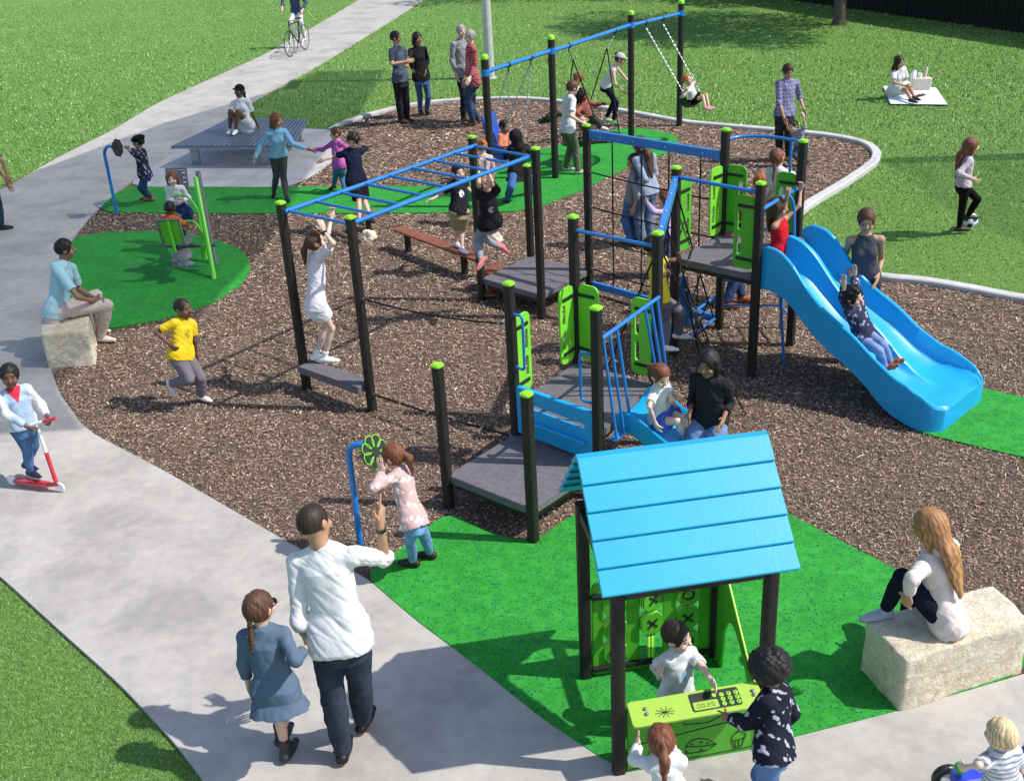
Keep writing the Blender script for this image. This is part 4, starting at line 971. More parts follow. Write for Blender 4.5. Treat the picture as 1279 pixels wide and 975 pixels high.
# ------------------------------------------------------------------ people: smooth distance fields turned into one continuous skin
f32 = np.float32
def nz_(v): return v / (np.linalg.norm(v) + 1e-9)
class Field:
    def __init__(s, lo, hi, cell):
        s.lo = np.array(lo, f32); s.cell = cell
        s.n = np.maximum(((np.array(hi) - lo) / cell).astype(int) + 2, 4)
        s.D = np.full(tuple(s.n), .09, f32)
    def sub(s, a, b):
        i0 = np.clip(((np.array(a) - s.lo) / s.cell).astype(int), 0, s.n - 1); i1 = np.clip(((np.array(b) - s.lo) / s.cell).astype(int) + 2, 1, s.n)
        sl = tuple(slice(x, max(y, x + 1)) for x, y in zip(i0, i1))
        ax = [s.lo[k] + np.arange(sl[k].start, sl[k].stop, dtype=f32) * s.cell for k in range(3)]
        return sl, ax[0][:, None, None], ax[1][None, :, None], ax[2][None, None, :]
    def add(s, prim, k=.02):
        fn, a, b = prim
        sl, X, Y, Z = s.sub(a, b); d = fn(X, Y, Z).astype(f32); D = s.D[sl]
        if k <= 0: s.D[sl] = np.minimum(D, d); return
        h = np.clip(.5 + .5 * (D - d) / k, 0, 1); s.D[sl] = D + (d - D) * h - k * h * (1 - h)
    def cut(s, prim):
        fn, a, b = prim
        sl, X, Y, Z = s.sub(a, b); s.D[sl] = np.maximum(s.D[sl], -fn(X, Y, Z).astype(f32))
    def wrinkle(s, amp, seed, scale=1.0):
        R = np.random.default_rng(seed); X = s.lo[0] + np.arange(s.n[0], dtype=f32)[:, None, None] * s.cell; Y = s.lo[1] + np.arange(s.n[1], dtype=f32)[None, :, None] * s.cell; Z = s.lo[2] + np.arange(s.n[2], dtype=f32)[None, None, :] * s.cell
        w = 0
        for wl, am in ((.16, .5), (.085, .32), (.05, .2)):
            for _ in range(2):
                v = nz_(R.normal(size=3) * np.array([1, 1, .5])) * 2 * np.pi / (wl * scale); p = R.uniform(0, 6); w = w + am * (1.15 - 2.0 * np.abs(np.sin((X * v[0] + Y * v[1] + Z * v[2]) * .5 + p + 1.1 * np.sin(Z * v[0] * .5 + X * v[2] * .5 + Y * v[1] * .3))) ** .8)
        s.D += (amp * w).astype(f32)
    def mesh(s):
        D = s.D; n = s.n; D[0] = D[-1] = .05; D[:, 0] = D[:, -1] = .05; D[:, :, 0] = D[:, :, -1] = .05
        ny, nz = n[1], n[2]; I = D < 0
        ids = []; pos = []; quads = []
        for ax in range(3):
            sa = [slice(None)] * 3; sb = [slice(None)] * 3; sa[ax] = slice(0, -1); sb[ax] = slice(1, None)
            m = I[tuple(sa)] != I[tuple(sb)]
            idx = np.stack(np.nonzero(m), 1)
            if len(idx) == 0: continue
            j = idx.copy(); j[:, ax] += 1
            d0 = D[idx[:, 0], idx[:, 1], idx[:, 2]]; d1 = D[j[:, 0], j[:, 1], j[:, 2]]
            t = d0 / (d0 - d1); p = idx.astype(f32); p[:, ax] += t
            o1, o2 = (ax + 1) % 3, (ax + 2) % 3; q = []
            for (u, v) in ((-1, -1), (0, -1), (0, 0), (-1, 0)):
                c = idx.copy(); c[:, o1] += u; c[:, o2] += v; cid = (c[:, 0] * ny + c[:, 1]) * nz + c[:, 2]; q.append(cid); ids.append(cid); pos.append(p)
            q = np.stack(q, 1); fl = d0 > 0; q[fl] = q[fl][:, ::-1]; quads.append(q)
        if not ids: return np.zeros((0, 3)), np.zeros((0, 4), int)
        ids = np.concatenate(ids); pos = np.concatenate(pos); u, inv = np.unique(ids, return_inverse=True); cnt = np.bincount(inv)
        V = np.stack([np.bincount(inv, pos[:, k]) / cnt for k in range(3)], 1) * s.cell + s.lo
        Q = np.searchsorted(u, np.concatenate(quads)); return V, Q

def p_tube(A, B, prof, flat=None, cap0=False, cap1=False, sq=None):
    """tapered limb; prof = radii evenly spaced from A to B; flat=(axis, k) squashes across axis"""
    A = np.array(A, float); B = np.array(B, float); AB = B - A; L2 = max(AB @ AB, 1e-9); L = math.sqrt(L2); pr = np.array(prof, f32); xs = np.linspace(0, 1, len(pr)); R = float(pr.max()) + .035
    def fn(X, Y, Z):
        dx, dy, dz = X - A[0], Y - A[1], Z - A[2]; t = (dx * AB[0] + dy * AB[1] + dz * AB[2]) / L2; tc = np.clip(t, 0, 1)
        ex, ey, ez = dx - tc * AB[0], dy - tc * AB[1], dz - tc * AB[2]; r = np.interp(tc, xs, pr)
        q = ex * ex + ey * ey + ez * ez
        if flat is not None:
            ax, k = flat; c = ex * ax[0] + ey * ax[1] + ez * ax[2]; q = q + c * c * (k * k - 1)
        d = np.sqrt(q) - r
        if cap0: d = np.maximum(d, -t * L)
        if cap1: d = np.maximum(d, (t - 1) * L)
        return d
    return fn, np.minimum(A, B) - R, np.maximum(A, B) + R
def p_ell(C, axes, rad):
    C = np.array(C, float); A = np.array(axes, float); r = np.array(rad, float); R = float(r.max()) + .035; m = float(r.min())
    def fn(X, Y, Z):
        d = [X - C[0], Y - C[1], Z - C[2]]; q = 0; q2 = 0
        for k in range(3):
            c = d[0] * A[k][0] + d[1] * A[k][1] + d[2] * A[k][2]; q = q + (c / r[k]) ** 2; q2 = q2 + (c / r[k] ** 2) ** 2
        k0 = np.sqrt(q); return k0 * (k0 - 1) / (np.sqrt(q2) + 1e-6)
    return fn, C - R, C + R
def p_loft(P0, P1, lat0, lat1, secs, tlo, thi, e=2.3):
    """torso-like solid: elliptical sections secs = [(t, half width, half depth, forward shift)]"""
    P0 = np.array(P0, float); P1 = np.array(P1, float); W = P1 - P0; L = np.linalg.norm(W); w = W / L
    l0 = nz_(lat0 - w * (lat0 @ w)); l1 = nz_(lat1 - w * (lat1 @ w)); ts = [s[0] for s in secs]; A = [s[1] for s in secs]; B = [s[2] for s in secs]; S = [s[3] for s in secs]
    lo, hi = P0 + W * tlo, P0 + W * thi; R = max(max(A), max(B)) + .05
    def fn(X, Y, Z):
        dx, dy, dz = X - P0[0], Y - P0[1], Z - P0[2]; t = (dx * w[0] + dy * w[1] + dz * w[2]) / L; tc = np.clip(t, 0, 1)
        lx, ly, lz = [l0[k] * (1 - tc) + l1[k] * tc for k in range(3)]; ln = np.sqrt(lx * lx + ly * ly + lz * lz); lx, ly, lz = lx / ln, ly / ln, lz / ln
        fx, fy, fz = w[1] * lz - w[2] * ly, w[2] * lx - w[0] * lz, w[0] * ly - w[1] * lx
        a = np.interp(t, ts, A); b = np.interp(t, ts, B); sh = np.interp(t, ts, S)
        x = dx * lx + dy * ly + dz * lz; y = dx * fx + dy * fy + dz * fz - sh
        q = (np.abs(x / a) ** e + np.abs(y / b) ** e) ** (1 / e); d = (q - 1) * np.minimum(a, b)
        return np.maximum(d, np.maximum((tlo - t) * L, (t - thi) * L))
    return fn, np.minimum(lo, hi) - R, np.maximum(lo, hi) + R
def chain_prim(pts, rad, flat=None):
    return [p_tube(pts[i], pts[i + 1], (rad[i], rad[i + 1]), flat) for i in range(len(pts) - 1)]

def build_field(prims, cell, ks=None, wr=None, cuts=()):
    lo = np.min([p[1] for p, k in prims], 0) - .02; hi = np.max([p[2] for p, k in prims], 0) + .02
    F = Field(lo, hi, cell)
    for p, k in prims: F.add(p, k)
    if wr: F.wrinkle(*wr)
    for c in cuts: F.cut(c)
    return F.mesh()

SKIN = {'dark': (.15, .072, .045), 'brown': (.27, .15, .095), 'tan': (.42, .24, .15), 'light': (.62, .40, .30), 'pale': (.70, .49, .39)}
HAIRC = {'black': (.012, .010, .010), 'dark': (.030, .018, .012), 'brown': (.085, .040, .022), 'auburn': (.16, .055, .028), 'ginger': (.36, .11, .03), 'blond': (.50, .30, .13), 'pale': (.62, .46, .26), 'grey': (.30, .29, .28), 'honey': (.34, .17, .07)}
def hx(c): return np.array(srgb(c) if isinstance(c, str) and c.startswith('#') else c, float)
def vnoise(P, wl, seed):
    R = np.random.default_rng(seed); w = 0
    for _ in range(5):
        v = nz_(R.normal(size=3)) * 2 * np.pi / wl; w = w + np.sin(P @ v + R.uniform(0, 6))
    return w / 5
def patt(P, base, kind, seed):
    C = np.repeat(np.minimum(hx(base), .66)[None], len(P), 0)
    if kind is None: return C
    nm = kind[0]
    if nm == 'stripes':
        m = ((P[:, 2] / kind[2]) % 1) < .38; C[m] = hx(kind[1])
    elif nm == 'spots':      # small irregular pale shapes (all-over print)
        m = (vnoise(P, kind[2], seed) + .6 * vnoise(P, kind[2] * .45, seed + 1)) > kind[3]; C[m] = hx(kind[1])
    elif nm == 'check':
        a = ((P[:, 2] / kind[2]) % 1) < .3; b = (((P[:, 0] + P[:, 1] * .7) / kind[2]) % 1) < .3; C[a | b] = C[a | b] * .6 + hx(kind[1]) * .4
    return C

def person(J, h, skin='tan', hair=('short', 'dark'), top=None, legs=None, shoes='#e8e8e8', label='', cell=.008, fem=False, fat=1.0, hands=(.35, .35), group=None, extras=(), sole=None, hpalm=(None, None), point=None, socks=None, z0=0., mouth=1, seed=0):
    G = {k: np.array(v, float) for k, v in J.items()}
    pel, nk, hd = G['pel'], G['nk'], G['hd']; fwd = nz_(G['fwd'])
    s = h / 1.75; r = s ** .82 * fat * .93; kid = np.clip((1.5 - h) / .5, 0, 1)
    up = nz_(nk - pel); latH = nz_(G['rh'] - G['lh']); latS = nz_(G['rs'] - G['ls'])
    hh = (.145 + .045 * h) / 2 * 1.05
    hf = nz_(G['hf']); hu0 = nz_(hd - nk + np.array([0, 0, .05])) ; hr = nz_(np.cross(hf, hu0)); hu = nz_(np.cross(hr, hf))
    sh = np.linalg.norm(G['rs'] - G['ls']) / 2; hw = np.linalg.norm(G['rh'] - G['lh']) / 2
    skinc = np.array(SKIN[skin]) if isinstance(skin, str) else hx(skin)
    root = empty('person', tuple((pel * [1, 1, 0] + [0, 0, z0]).tolist()), label, 'person', group)
    wm = .90 if fem else 1.0
    sfw = nz_(np.cross(up, latS)); trap = .045 * r
    T = lambda off, k=1.0: [(-.30, hw * 1.05 + .020 * s + off, .085 * r + off, 0), (-.12, hw + .072 * r + off, .108 * r + off, -.012 * s), (.05, hw + .068 * r + off, .100 * r + off, -.004 * s), (.30, .128 * r * wm + .012 * kid + off * k, .088 * r + off * k + .008 * kid, .008 * s), (.55, .142 * r * wm + off, .100 * r + off, .004 * s), (.78, .146 * r * wm + off, .102 * r + off, -.004 * s), (.92, .118 * r + off, .074 * r + off, -.008 * s), (1.02, .062 * r + off, .056 * r + off, 0)]
    def limbs(off, what, upto=2.0, k=.022, grow=0.0, capped=True):
        out = []
        for a, b, c, pa, pb in ((G['l' + ('s' if what == 'arm' else 'h')], G['l' + ('e' if what == 'arm' else 'k')], G['l' + ('w' if what == 'arm' else 'a')], 0, 0), (G['r' + ('s' if what == 'arm' else 'h')], G['r' + ('e' if what == 'arm' else 'k')], G['r' + ('w' if what == 'arm' else 'a')], 0, 0)):
            if what == 'arm': P1 = np.array([.050, .046, .040, .036]) * r * (.92 if fem else 1); P2 = np.array([.037, .038, .031, .024]) * r * (.92 if fem else 1)
            else: P1 = np.array([.084, .078, .064, .052]) * r; P2 = np.array([.052, .056, .045, .033]) * r
            t1 = min(upto, 1.0); xs = np.linspace(0, 1, 4)
            e = a + (b - a) * t1; g1 = np.interp(np.linspace(0, t1, 4), xs, P1) + off + grow * np.linspace(0, 1, 4)
            out.append((p_tube(a, e, g1, cap1=capped and upto < 1), k))
            if upto > 1:
                t2 = upto - 1; e = b + (c - b) * t2; g2 = np.interp(np.linspace(0, t2, 4), xs, P2) + off + grow
                out.append((p_tube(b, e, g2, cap1=capped and upto < 2.2), k))
        return out
    # ---- body
    pr = [(p_loft(pel, nk, latH, latS, T(-.010), -.20, 1.03), .02), (p_tube(nk - up * .02, hd - hu * hh * .35 - hf * hh * .1, np.array([.066, .058, .056]) * r * (.9 if fem or kid > .3 else 1)), .025)]
    pr += [(p_tube(G['ls'], nk - up * .03 * s, (.044 * r, .050 * r)), .03), (p_tube(G['rs'], nk - up * .03 * s, (.044 * r, .050 * r)), .03)]
    pr += limbs(-.003, 'arm', capped=False) + limbs(-.004, 'leg', capped=False)
    # head
    ax = (hr, hf, hu)
    pr += [(p_ell(hd + hu * hh * .16 - hf * hh * .06, ax, (.70 * hh, .84 * hh, .84 * hh)), .02), (p_ell(hd - hu * hh * .36 + hf * hh * .20, ax, (.52 * hh, .58 * hh, .60 * hh)), .03), (p_ell(hd - hu * hh * .80 + hf * hh * .50, ax, (.22 * hh, .22 * hh, .17 * hh)), .02)]
    pr += [(p_tube(hd + hf * hh * .74 + hu * hh * .12, hd + hf * hh * .93 - hu * hh * .17, (.07 * hh, .12 * hh)), .010)]
    for sg in (-1, 1): pr.append((p_ell(hd + hr * hh * .71 * sg - hu * hh * .02 - hf * hh * .05, ax, (.09 * hh, .17 * hh, .25 * hh)), .006)); pr.append((p_ell(hd + hf * hh * .62 + hr * hh * .36 * sg - hu * hh * .28, ax, (.20 * hh, .18 * hh, .18 * hh)), .02))
    # hands
    fr = max(.0088 * r ** .7, cell * .85)
    for sd, q, (W, E) in (('l', -1, (G['lw'], G['le'])), ('r', 1, (G['rw'], G['re']))):
        curl = hands[0 if q < 0 else 1]; hdv = G.get(sd + 'hd'); hdv = nz_(hdv) if hdv is not None else nz_(W - E)
        pn = hpalm[0 if q < 0 else 1]; pn = np.array(pn, float) if pn is not None else -latS * q + fwd * .001
        pn = nz_(pn - hdv * (pn @ hdv) + 1e-4); th = np.cross(hdv, pn) * (1 if q > 0 else -1); HS = .105 * h ** .95
        pc = W + hdv * HS * .30; pr.append((p_ell(pc, (hdv, th, pn), (HS * .34, HS * .25, HS * .115)), .012)); pr.append((p_tube(W - hdv * .01, W + hdv * HS * .2, (.023 * r, .021 * r)), .015))
        for i, (o, l) in enumerate(((.17, .40), (.06, .45), (-.06, .42), (-.17, .33))):
            cu = curl
            if point == sd: cu = 0.02 if i == 0 else 1.5
            b0 = pc + hdv * HS * .26 + th * HS * o; sp = th * o * .5
            d1 = nz_((hdv + sp) * math.cos(cu * .6) + pn * math.sin(cu * .6)); d2 = nz_(hdv * math.cos(cu * 1.5) + pn * math.sin(cu * 1.5)); b1 = b0 + d1 * HS * l * .55; b2 = b1 + d2 * HS * l * .5
            pr.append((p_tube(b0 - d1 * .01, b1, (fr, fr * .95)), .004)); pr.append((p_tube(b1, b2, (fr * .95, fr * .8)), .003))
        t0 = W + hdv * HS * .16 + th * HS * .18; t1 = t0 + nz_(hdv * .6 + th * .7 + pn * .2) * HS * .22; t2 = t1 + nz_(hdv * .9 + th * .25 + pn * (.2 + curl * .5)) * HS * .20
        pr.append((p_tube(t0, t1, (fr * 1.25, fr * 1.05)), .006)); pr.append((p_tube(t1, t2, (fr * 1.05, fr * .85)), .003))
    # feet
    feet = []
    for sd in 'lr':
        A = G[sd + 'a']; f = nz_(G[sd + 'f']); shin = nz_(G[sd + 'k'] - A); u = nz_(shin - f * (shin @ f)); 
        if abs(f[2]) < .25: u = nz_(np.array([0, 0, 1.]) - f * f[2])
        sdv = np.cross(f, u); feet.append((A, f, u, sdv))
        ah = .048 * s ** .8 * 1.0 + .012
        pr += [(p_tube(A - u * ah * .5 - f * .025 * s, A - u * ah * .62 + f * .10 * s ** .9, (.030 * r, .026 * r)), .02), (p_tube(A - u * ah * .6 + f * .05 * s, A - u * ah * .72 + f * .15 * s ** .9, (.028 * r, .022 * r)), .02)]
    V, Q = build_field(pr, cell)
    # colours of the face
    P = V - hd; x = P @ hr / hh; y = P @ hf / hh; z = P @ hu / hh
    C = np.repeat(skinc[None], len(V), 0) * (1 + .06 * vnoise(V, .03, 3))[:, None]
    def blend(m, c): 
        m = np.clip(m, 0, 1)[:, None]; C[:] = C * (1 - m) + hx(c) * m
    front = (y > .35) & (np.linalg.norm(P, axis=1) < hh * 1.4)
    blend(front * np.exp(-((np.abs(x) - .45) ** 2 + (z + .3) ** 2) / .05) * .25, skinc * [1.25, .7, .65])
    for sg in (-1, 1):
        ex = (x - .29 * sg) / .17; ez = (z - .02) / .085; d = ex ** 2 + ez ** 2
        blend(front * np.clip(1.6 - d, 0, 1) * .35, skinc * .6)
        blend(front * np.clip(1.3 - d * 1.5, 0, 1) * .9, (.36, .33, .31)); d2 = ((x - .29 * sg) / .085) ** 2 + ((z - .02) / .085) ** 2; blend(front * np.clip(2 - d2 * 1.6, 0, 1), (.015, .01, .01))
        b = ((x - .30 * sg) / .24) ** 2 + ((z - .24 + .12 * np.abs(x - .3 * sg)) / .055) ** 2; blend(front * np.clip(1.4 - b, 0, 1) * .85, np.array(HAIRC[hair[1]]) * .9 if hair[1] in HAIRC else (.03, .02, .015))
    l = (x / .27) ** 2 + ((z + .50 - .10 * x * x) / .075) ** 2; blend(front * np.clip(1.5 - l, 0, 1) * .85, skinc * [.95, .42, .42])
    blend(front * np.clip(1 - (((np.abs(x) - .08) / .05) ** 2 + ((z + .27) / .04) ** 2), 0, 1) * .6, skinc * .3)
    sknob = link('body', mesh_np('body', V, Q, C), M['skin'], root, True)
    # ---- lower clothes
    if legs:
        ty, col, upto = legs[0], legs[1], legs[2]; pt = legs[3] if len(legs) > 3 else None; fit = .010 if ty in ('skinny', 'leggings') else .018
        if ty in ('skinny', 'leggings'): fit = .006
        if ty == 'skirt':
            mid = (G['lk'] + G['rk']) / 2; end = (G['lh'] + G['rh']) / 2 + (mid - (G['lh'] + G['rh']) / 2) * upto
            q = [(p_loft(pel, nk, latH, latS, T(.012), -.2, .22), .02)]; hipc = (G['lh'] + G['rh']) / 2
            for sd in 'lr': q.append((p_tube(G[sd + 'h'], G[sd + 'h'] + (G[sd + 'k'] - G[sd + 'h']) * upto, (.105 * r, .11 * r, .12 * r), cap1=True), .05))
            q.append((p_tube(hipc, end, (.10 * r, .11 * r), cap1=True), .05))
        else:
            wt = .22 if (top and top[3] > -.06) else .06
            q = [(p_loft(pel, nk, latH, latS, T(fit * .6), -.29, wt), .03)] + limbs(fit + (.012 if ty == 'shorts' else 0), 'leg', upto, .02, .010 if ty == 'shorts' else (.002 if ty != 'loose' else .018))
        V, Q = build_field(q, cell, wr=((.0045 if h > 1.5 else .0032) if ty not in ('leggings', 'skinny') else .0022, seed + 5, .8))
        nm = {'skirt': 'skirt', 'shorts': 'shorts', 'leggings': 'leggings'}.get(ty, 'trousers')
        Cc = patt(V, col, pt, seed)
        if pt is None and ty in ('skinny', 'jeans', 'loose') and hx(col)[2] > hx(col)[0] * 1.3: Cc = Cc * (1 + .28 * vnoise(V, .16, seed))[:, None]
        link(nm, mesh_np(nm, V, Q, Cc), M['cloth'], root, True)
    # ---- upper clothes
    if top:
        ty, col, sl, hem = top[0], top[1], top[2], top[3]; pt = top[4] if len(top) > 4 else None
        off = {'tee': .010, 'shirt': .013, 'jumper': .012, 'hoodie': .017, 'tank': .009, 'dress': .012}[ty]
        flare = {'dress': .05, 'shirt': .022, 'hoodie': .008, 'jumper': .010}.get(ty, .010)
        sec = T(off, 1.35); sec = [((t, a, b, sft) if t > .2 else (t, a + flare * (.25 - t), b + flare * (.25 - t), sft)) for t, a, b, sft in sec]
        sec = [(t, (a if t > .2 or t < -.2 else max(a, hw + .074 * r + off + .016)), b + (.014 if t < .2 else 0), f_) for t, a, b, f_ in sec]
        if hem < -.3: sec = [(hem, hw + .075 * r + off + .065 * s, .112 * r + off + .055 * s, 0), (-.15, hw + .075 * r + off + .02, .118 * r + off, 0)] + sec[2:]
        q = [(p_loft(pel, nk, latH, latS, sec, hem, 1.03), .02)]
        if ty != 'tank':
            for sd in 'lr': q.append((p_tube(nk + up * .012 * s, G[sd + 's'] * .6 + nk * .4 - up * .01 * s, (.050 * r + off * .6, .048 * r + off * .6)), .035))
        if fem and h > 1.45:
            for sg in (-1, 1): q.append((p_ell(pel + (nk - pel) * .66 + latS * .062 * r * sg + sfw * .070 * r, (latS, sfw, up), (.062 * r, .062 * r, .062 * r)), .03))
        if hem < -.07 and ty != 'dress':
            for sd in 'lr': q.append((p_tube(G[sd + 'h'] + up * .02, G[sd + 'h'] + up * .10 * s, (.084 * r + off + .010, .080 * r + off + .004)), .03))
        if sl > 0:
            for sd in 'lr': q.append((p_tube(G[sd + 's'], nk - up * .035 * s, (.045 * r + off, .045 * r + off)), .03))
            q += limbs(off * .75, 'arm', sl, .022, .010 if sl < 1 else .003)
        else:
            for sd in 'lr': q.append((p_tube(G[sd + 's'] * .45 + nk * .55 - up * .03 * s, nk - up * .035 * s, (.040 * r + off, .045 * r + off)), .02))
        if ty in ('shirt', 'hoodie', 'jumper'): q.append((p_tube(nk - up * .012, nk + up * .012, (.060 * r + .010, .058 * r + .008), cap1=True), .01))
        if ty == 'hoodie': q.append((p_ell(nk - sfw * .075 * r - up * .02, (latS, sfw, up), (.085 * r, .05 * r, .07 * r)), .03))
        cuts = []
        if hem < -.3:
            cuts = []
        V, Q = build_field(q, cell, wr=((.0058 if h > 1.5 else .0042) if ty not in ('tank',) else .003, seed + 9), cuts=cuts)
        Cc = patt(V, col, pt, seed)
        rel = V - pel; t_ = rel @ up / np.linalg.norm(nk - pel); fx_ = rel @ sfw; lx_ = rel @ latS
        for mk in [e for e in extras if e[0] == 'print']:
            _, c_, tc, w_, hgt_ = mk; m = (fx_ > .02) & (((lx_ / (w_ * s)) ** 2 + ((t_ - tc) / hgt_) ** 2) < 1) & (vnoise(V, .05, seed + 2) > -.25); Cc[m] = hx(c_)
        for mk in [e for e in extras if e[0] == 'vest']:
            dn = np.minimum.reduce([np.linalg.norm(V - G[sd + 's'], axis=1) for sd in 'lr']); m = (np.abs(lx_) < sh * 1.02) & (dn > .035); Cc[m] = hx(mk[1]) * (1 + .25 * vnoise(V[m], .12, seed))[:, None]
            m2 = (fx_ > .02) & (np.abs(lx_) < .035 * (t_ - .72) / .2) & (t_ > .72); Cc[m2] = hx(mk[2])
        nm = {'tee': 't_shirt', 'shirt': 'shirt', 'jumper': 'jumper', 'hoodie': 'hooded_jumper', 'tank': 'tank_top', 'dress': 'dress'}[ty]
        link(nm, mesh_np(nm, V, Q, Cc), M['cloth'], root, True)
    # ---- shoes
    if shoes:
        for (A, f, u, sdv) in feet:
            ah = .048 * s ** .8 + .012; k_ = s ** .85 * (1.12 if kid > .2 else 1); q = [(p_tube(A - u * ah * .45 - f * .035 * k_, A - u * ah * .60 + f * .09 * k_, (.040 * k_, .036 * k_)), .02), (p_tube(A - u * ah * .6 + f * .05 * k_, A - u * ah * .72 + f * .155 * k_, (.040 * k_, .030 * k_), (u, 1.25)), .02), (p_tube(A - u * ah * .3, A + u * .018, (.036 * k_, .034 * k_), cap1=True), .015)]
            if isinstance(shoes, tuple) and shoes[0] == 'boot': q.append((p_tube(A - u * ah * .3, A + nz_(u) * shoes[2], (.040 * k_, .044 * k_), cap1=True), .015))
            F = (lambda A=A, u=u, ah=ah: ((lambda X, Y, Z: (X - A[0]) * u[0] + (Y - A[1]) * u[1] + (Z - A[2]) * u[2] + ah), A - .4, A + .4))()
            V, Q = build_field(q, min(cell, .007), cuts=[F])
            c_ = shoes[1] if isinstance(shoes, tuple) else shoes; Cc = np.repeat(hx(c_)[None], len(V), 0); b = (V - A) @ u + ah
            Cc[b < .016] = hx(sole) if sole else hx(c_) * .55 + .02
            link('shoe', mesh_np('shoe', V, Q, Cc), M['leather'], root, True)
    if socks:
        for sd in 'lr':
            A = G[sd + 'a']; K = G[sd + 'k']; V, Q = build_field([(p_tube(A, A + (K - A) * socks[1], (.040 * r, .046 * r), cap1=True), .01)], cell); link('sock', mesh_np('sock', V, Q, np.repeat(hx(socks[0])[None], len(V), 0)), M['cloth'], root, True)
    # ---- hair and hats
    hs, hc = hair[0], hair[1]; hcol = np.array(HAIRC[hc]) if hc in HAIRC else hx(hc)
    def hairobj(prims, name='hair', cuts=(), col=hcol, amp=.004, mat='hair', streak=True, wr=True):
        if not prims: return
        V, Q = build_field(prims, min(cell, .007), wr=(amp, seed + 20, .5) if wr else None, cuts=cuts)
        if len(V) == 0: return
        rel = V - hd; Cc = np.repeat(np.array(col)[None], len(V), 0)
        if streak: a = np.arctan2(rel @ hr, rel @ hf); Cc = Cc * (1 + .35 * np.sin(a * 23 + 4 * vnoise(V, .09, seed)))[:, None] * (1 + .2 * vnoise(V, .05, seed))[:, None]
        Cc = np.clip(Cc, .002, 1); return link(name, mesh_np(name, V, Q, Cc), M[mat], root, True)
    H0 = hd + hu * hh * .17 - hf * hh * .09
    def cap(k=1.0): return (p_ell(H0, ax, (.77 * hh * k, .92 * hh * k, .91 * hh * k)), .01)
    face = p_ell(hd + hf * hh * .80 - hu * hh * .14, ax, (.60 * hh, .60 * hh, .78 * hh))
    nape = lambda lev: ((lambda X, Y, Z: (X - hd[0]) * hu[0] + (Y - hd[1]) * hu[1] + (Z - hd[2]) * hu[2] - lev * hh), hd - .3, hd + .3)
    ears = [p_ell(hd + hr * hh * .72 * sg + hf * hh * .12 - hu * hh * .12, ax, (.15 * hh, .17 * hh, .25 * hh)) for sg in (-1, 1)]
    if hs == 'short': hairobj([cap()], cuts=[face, nape(-.38)] + ears)
    elif hs == 'buzz': hairobj([cap(.945)], cuts=[face, nape(-.25)] + ears, amp=.0008, col=hcol * .8 + skinc * .05)
    elif hs == 'tousled': hairobj([cap(1.06), (p_ell(H0 + hf * hh * .35 + hu * hh * .55, ax, (.5 * hh, .4 * hh, .35 * hh)), .02)], cuts=[face, nape(-.42)] + ears, amp=.009)
    elif hs == 'afro': hairobj([(p_ell(H0 + hu * hh * .10, ax, (1.08 * hh, 1.12 * hh, 1.02 * hh)), .01)], cuts=[p_ell(hd + hf * hh * .95 - hu * hh * .25, ax, (.66 * hh, .62 * hh, .80 * hh)), nape(-.36)], amp=.007)
    elif hs in ('long', 'bob', 'verylong'):
        ln = {'bob': 1.5, 'long': 2.7, 'verylong': 3.8}[hs]; dn = nz_(-hu * .5 - np.array([0, 0, 1.]) * .6 - hf * .05)
        b0 = hd - hf * hh * .35 + hu * hh * .1; b1 = hd - hf * hh * .50 - hu * hh * .8; b1 = hd - hf * hh * .62 - hu * hh * .75; b2 = nk - sfw * (.125 * r + .03) - up * hh * max(0, ln - 1.3) + (hd - nk) * .0
        if hs == 'bob': b2 = b1 - hu * hh * .35
        bm_ = nk - sfw * (.10 * r + .035) + up * .01; q = [cap(1.04), (p_tube(b0, b1, (.72 * hh, .64 * hh), (hf, 1.35)), .03)]
        q += [(p_tube(b1, b2, (.6 * hh, .45 * hh), (hf, 1.7)), .03)] if hs == 'bob' else [(p_tube(b1, bm_, (.62 * hh, .62 * hh), (hf, 1.8)), .03), (p_tube(bm_, b2, (.62 * hh, .52 * hh, .20 * hh), (sfw, 2.2)), .03)]
        for sg in (-1, 1):
            e = hd + hr * hh * .66 * sg + hf * hh * .05; q.append((p_tube(e + hu * .3 * hh, e - hu * hh * min(ln, 1.7) * .75 - hr * hh * .1 * sg - hf * .1 * hh, (.22 * hh, .26 * hh, .12 * hh)), .02))
            if len(hair) > 2 and hair[2] == 'front': q.append((p_tube(e - hu * hh * .8, e - hu * hh * 2.6 + hf * hh * .35 - hr * hh * .25 * sg, (.25 * hh, .24 * hh, .10 * hh)), .03))
        hairobj(q, cuts=[p_ell(hd + hf * hh * .85 - hu * hh * .22, ax, (.52 * hh, .58 * hh, .80 * hh))], amp=.0025)
    elif hs in ('pony', 'bun', 'braid', 'updo'):
        q = [cap(1.0)]; b = hd - hf * hh * .95 + hu * hh * (.35 if hs == 'pony' else .0)
        if hs == 'bun': q.append((p_ell(hd - hf * hh * .80 + hu * hh * .75, ax, (.33 * hh, .33 * hh, .33 * hh)), .01))
        if hs == 'updo': q.append((p_ell(hd - hf * hh * .75 + hu * hh * .55, ax, (.45 * hh, .4 * hh, .4 * hh)), .02))
        if hs == 'pony':
            e1 = b - hf * hh * .35 - hu * hh * .6; e2 = e1 - np.array([0, 0, 1.]) * hh * 1.4 - hf * .1 * hh; q += [(p_tube(b + hf * .1 * hh, e1, (.16 * hh, .27 * hh)), .01), (p_tube(e1, e2, (.27 * hh, .24 * hh, .08 * hh)), .02)]
        if hs == 'braid':
            b = hd - hf * hh * .85 - hu * hh * .35; e = b - np.array([0, 0, 1.]) * hh * 1.9 - hf * hh * .25
            for i in range(8): q.append((p_ell(b + (e - b) * i / 7, ax, (.17 * hh * (1 - i * .05), .14 * hh, .17 * hh)), .006))
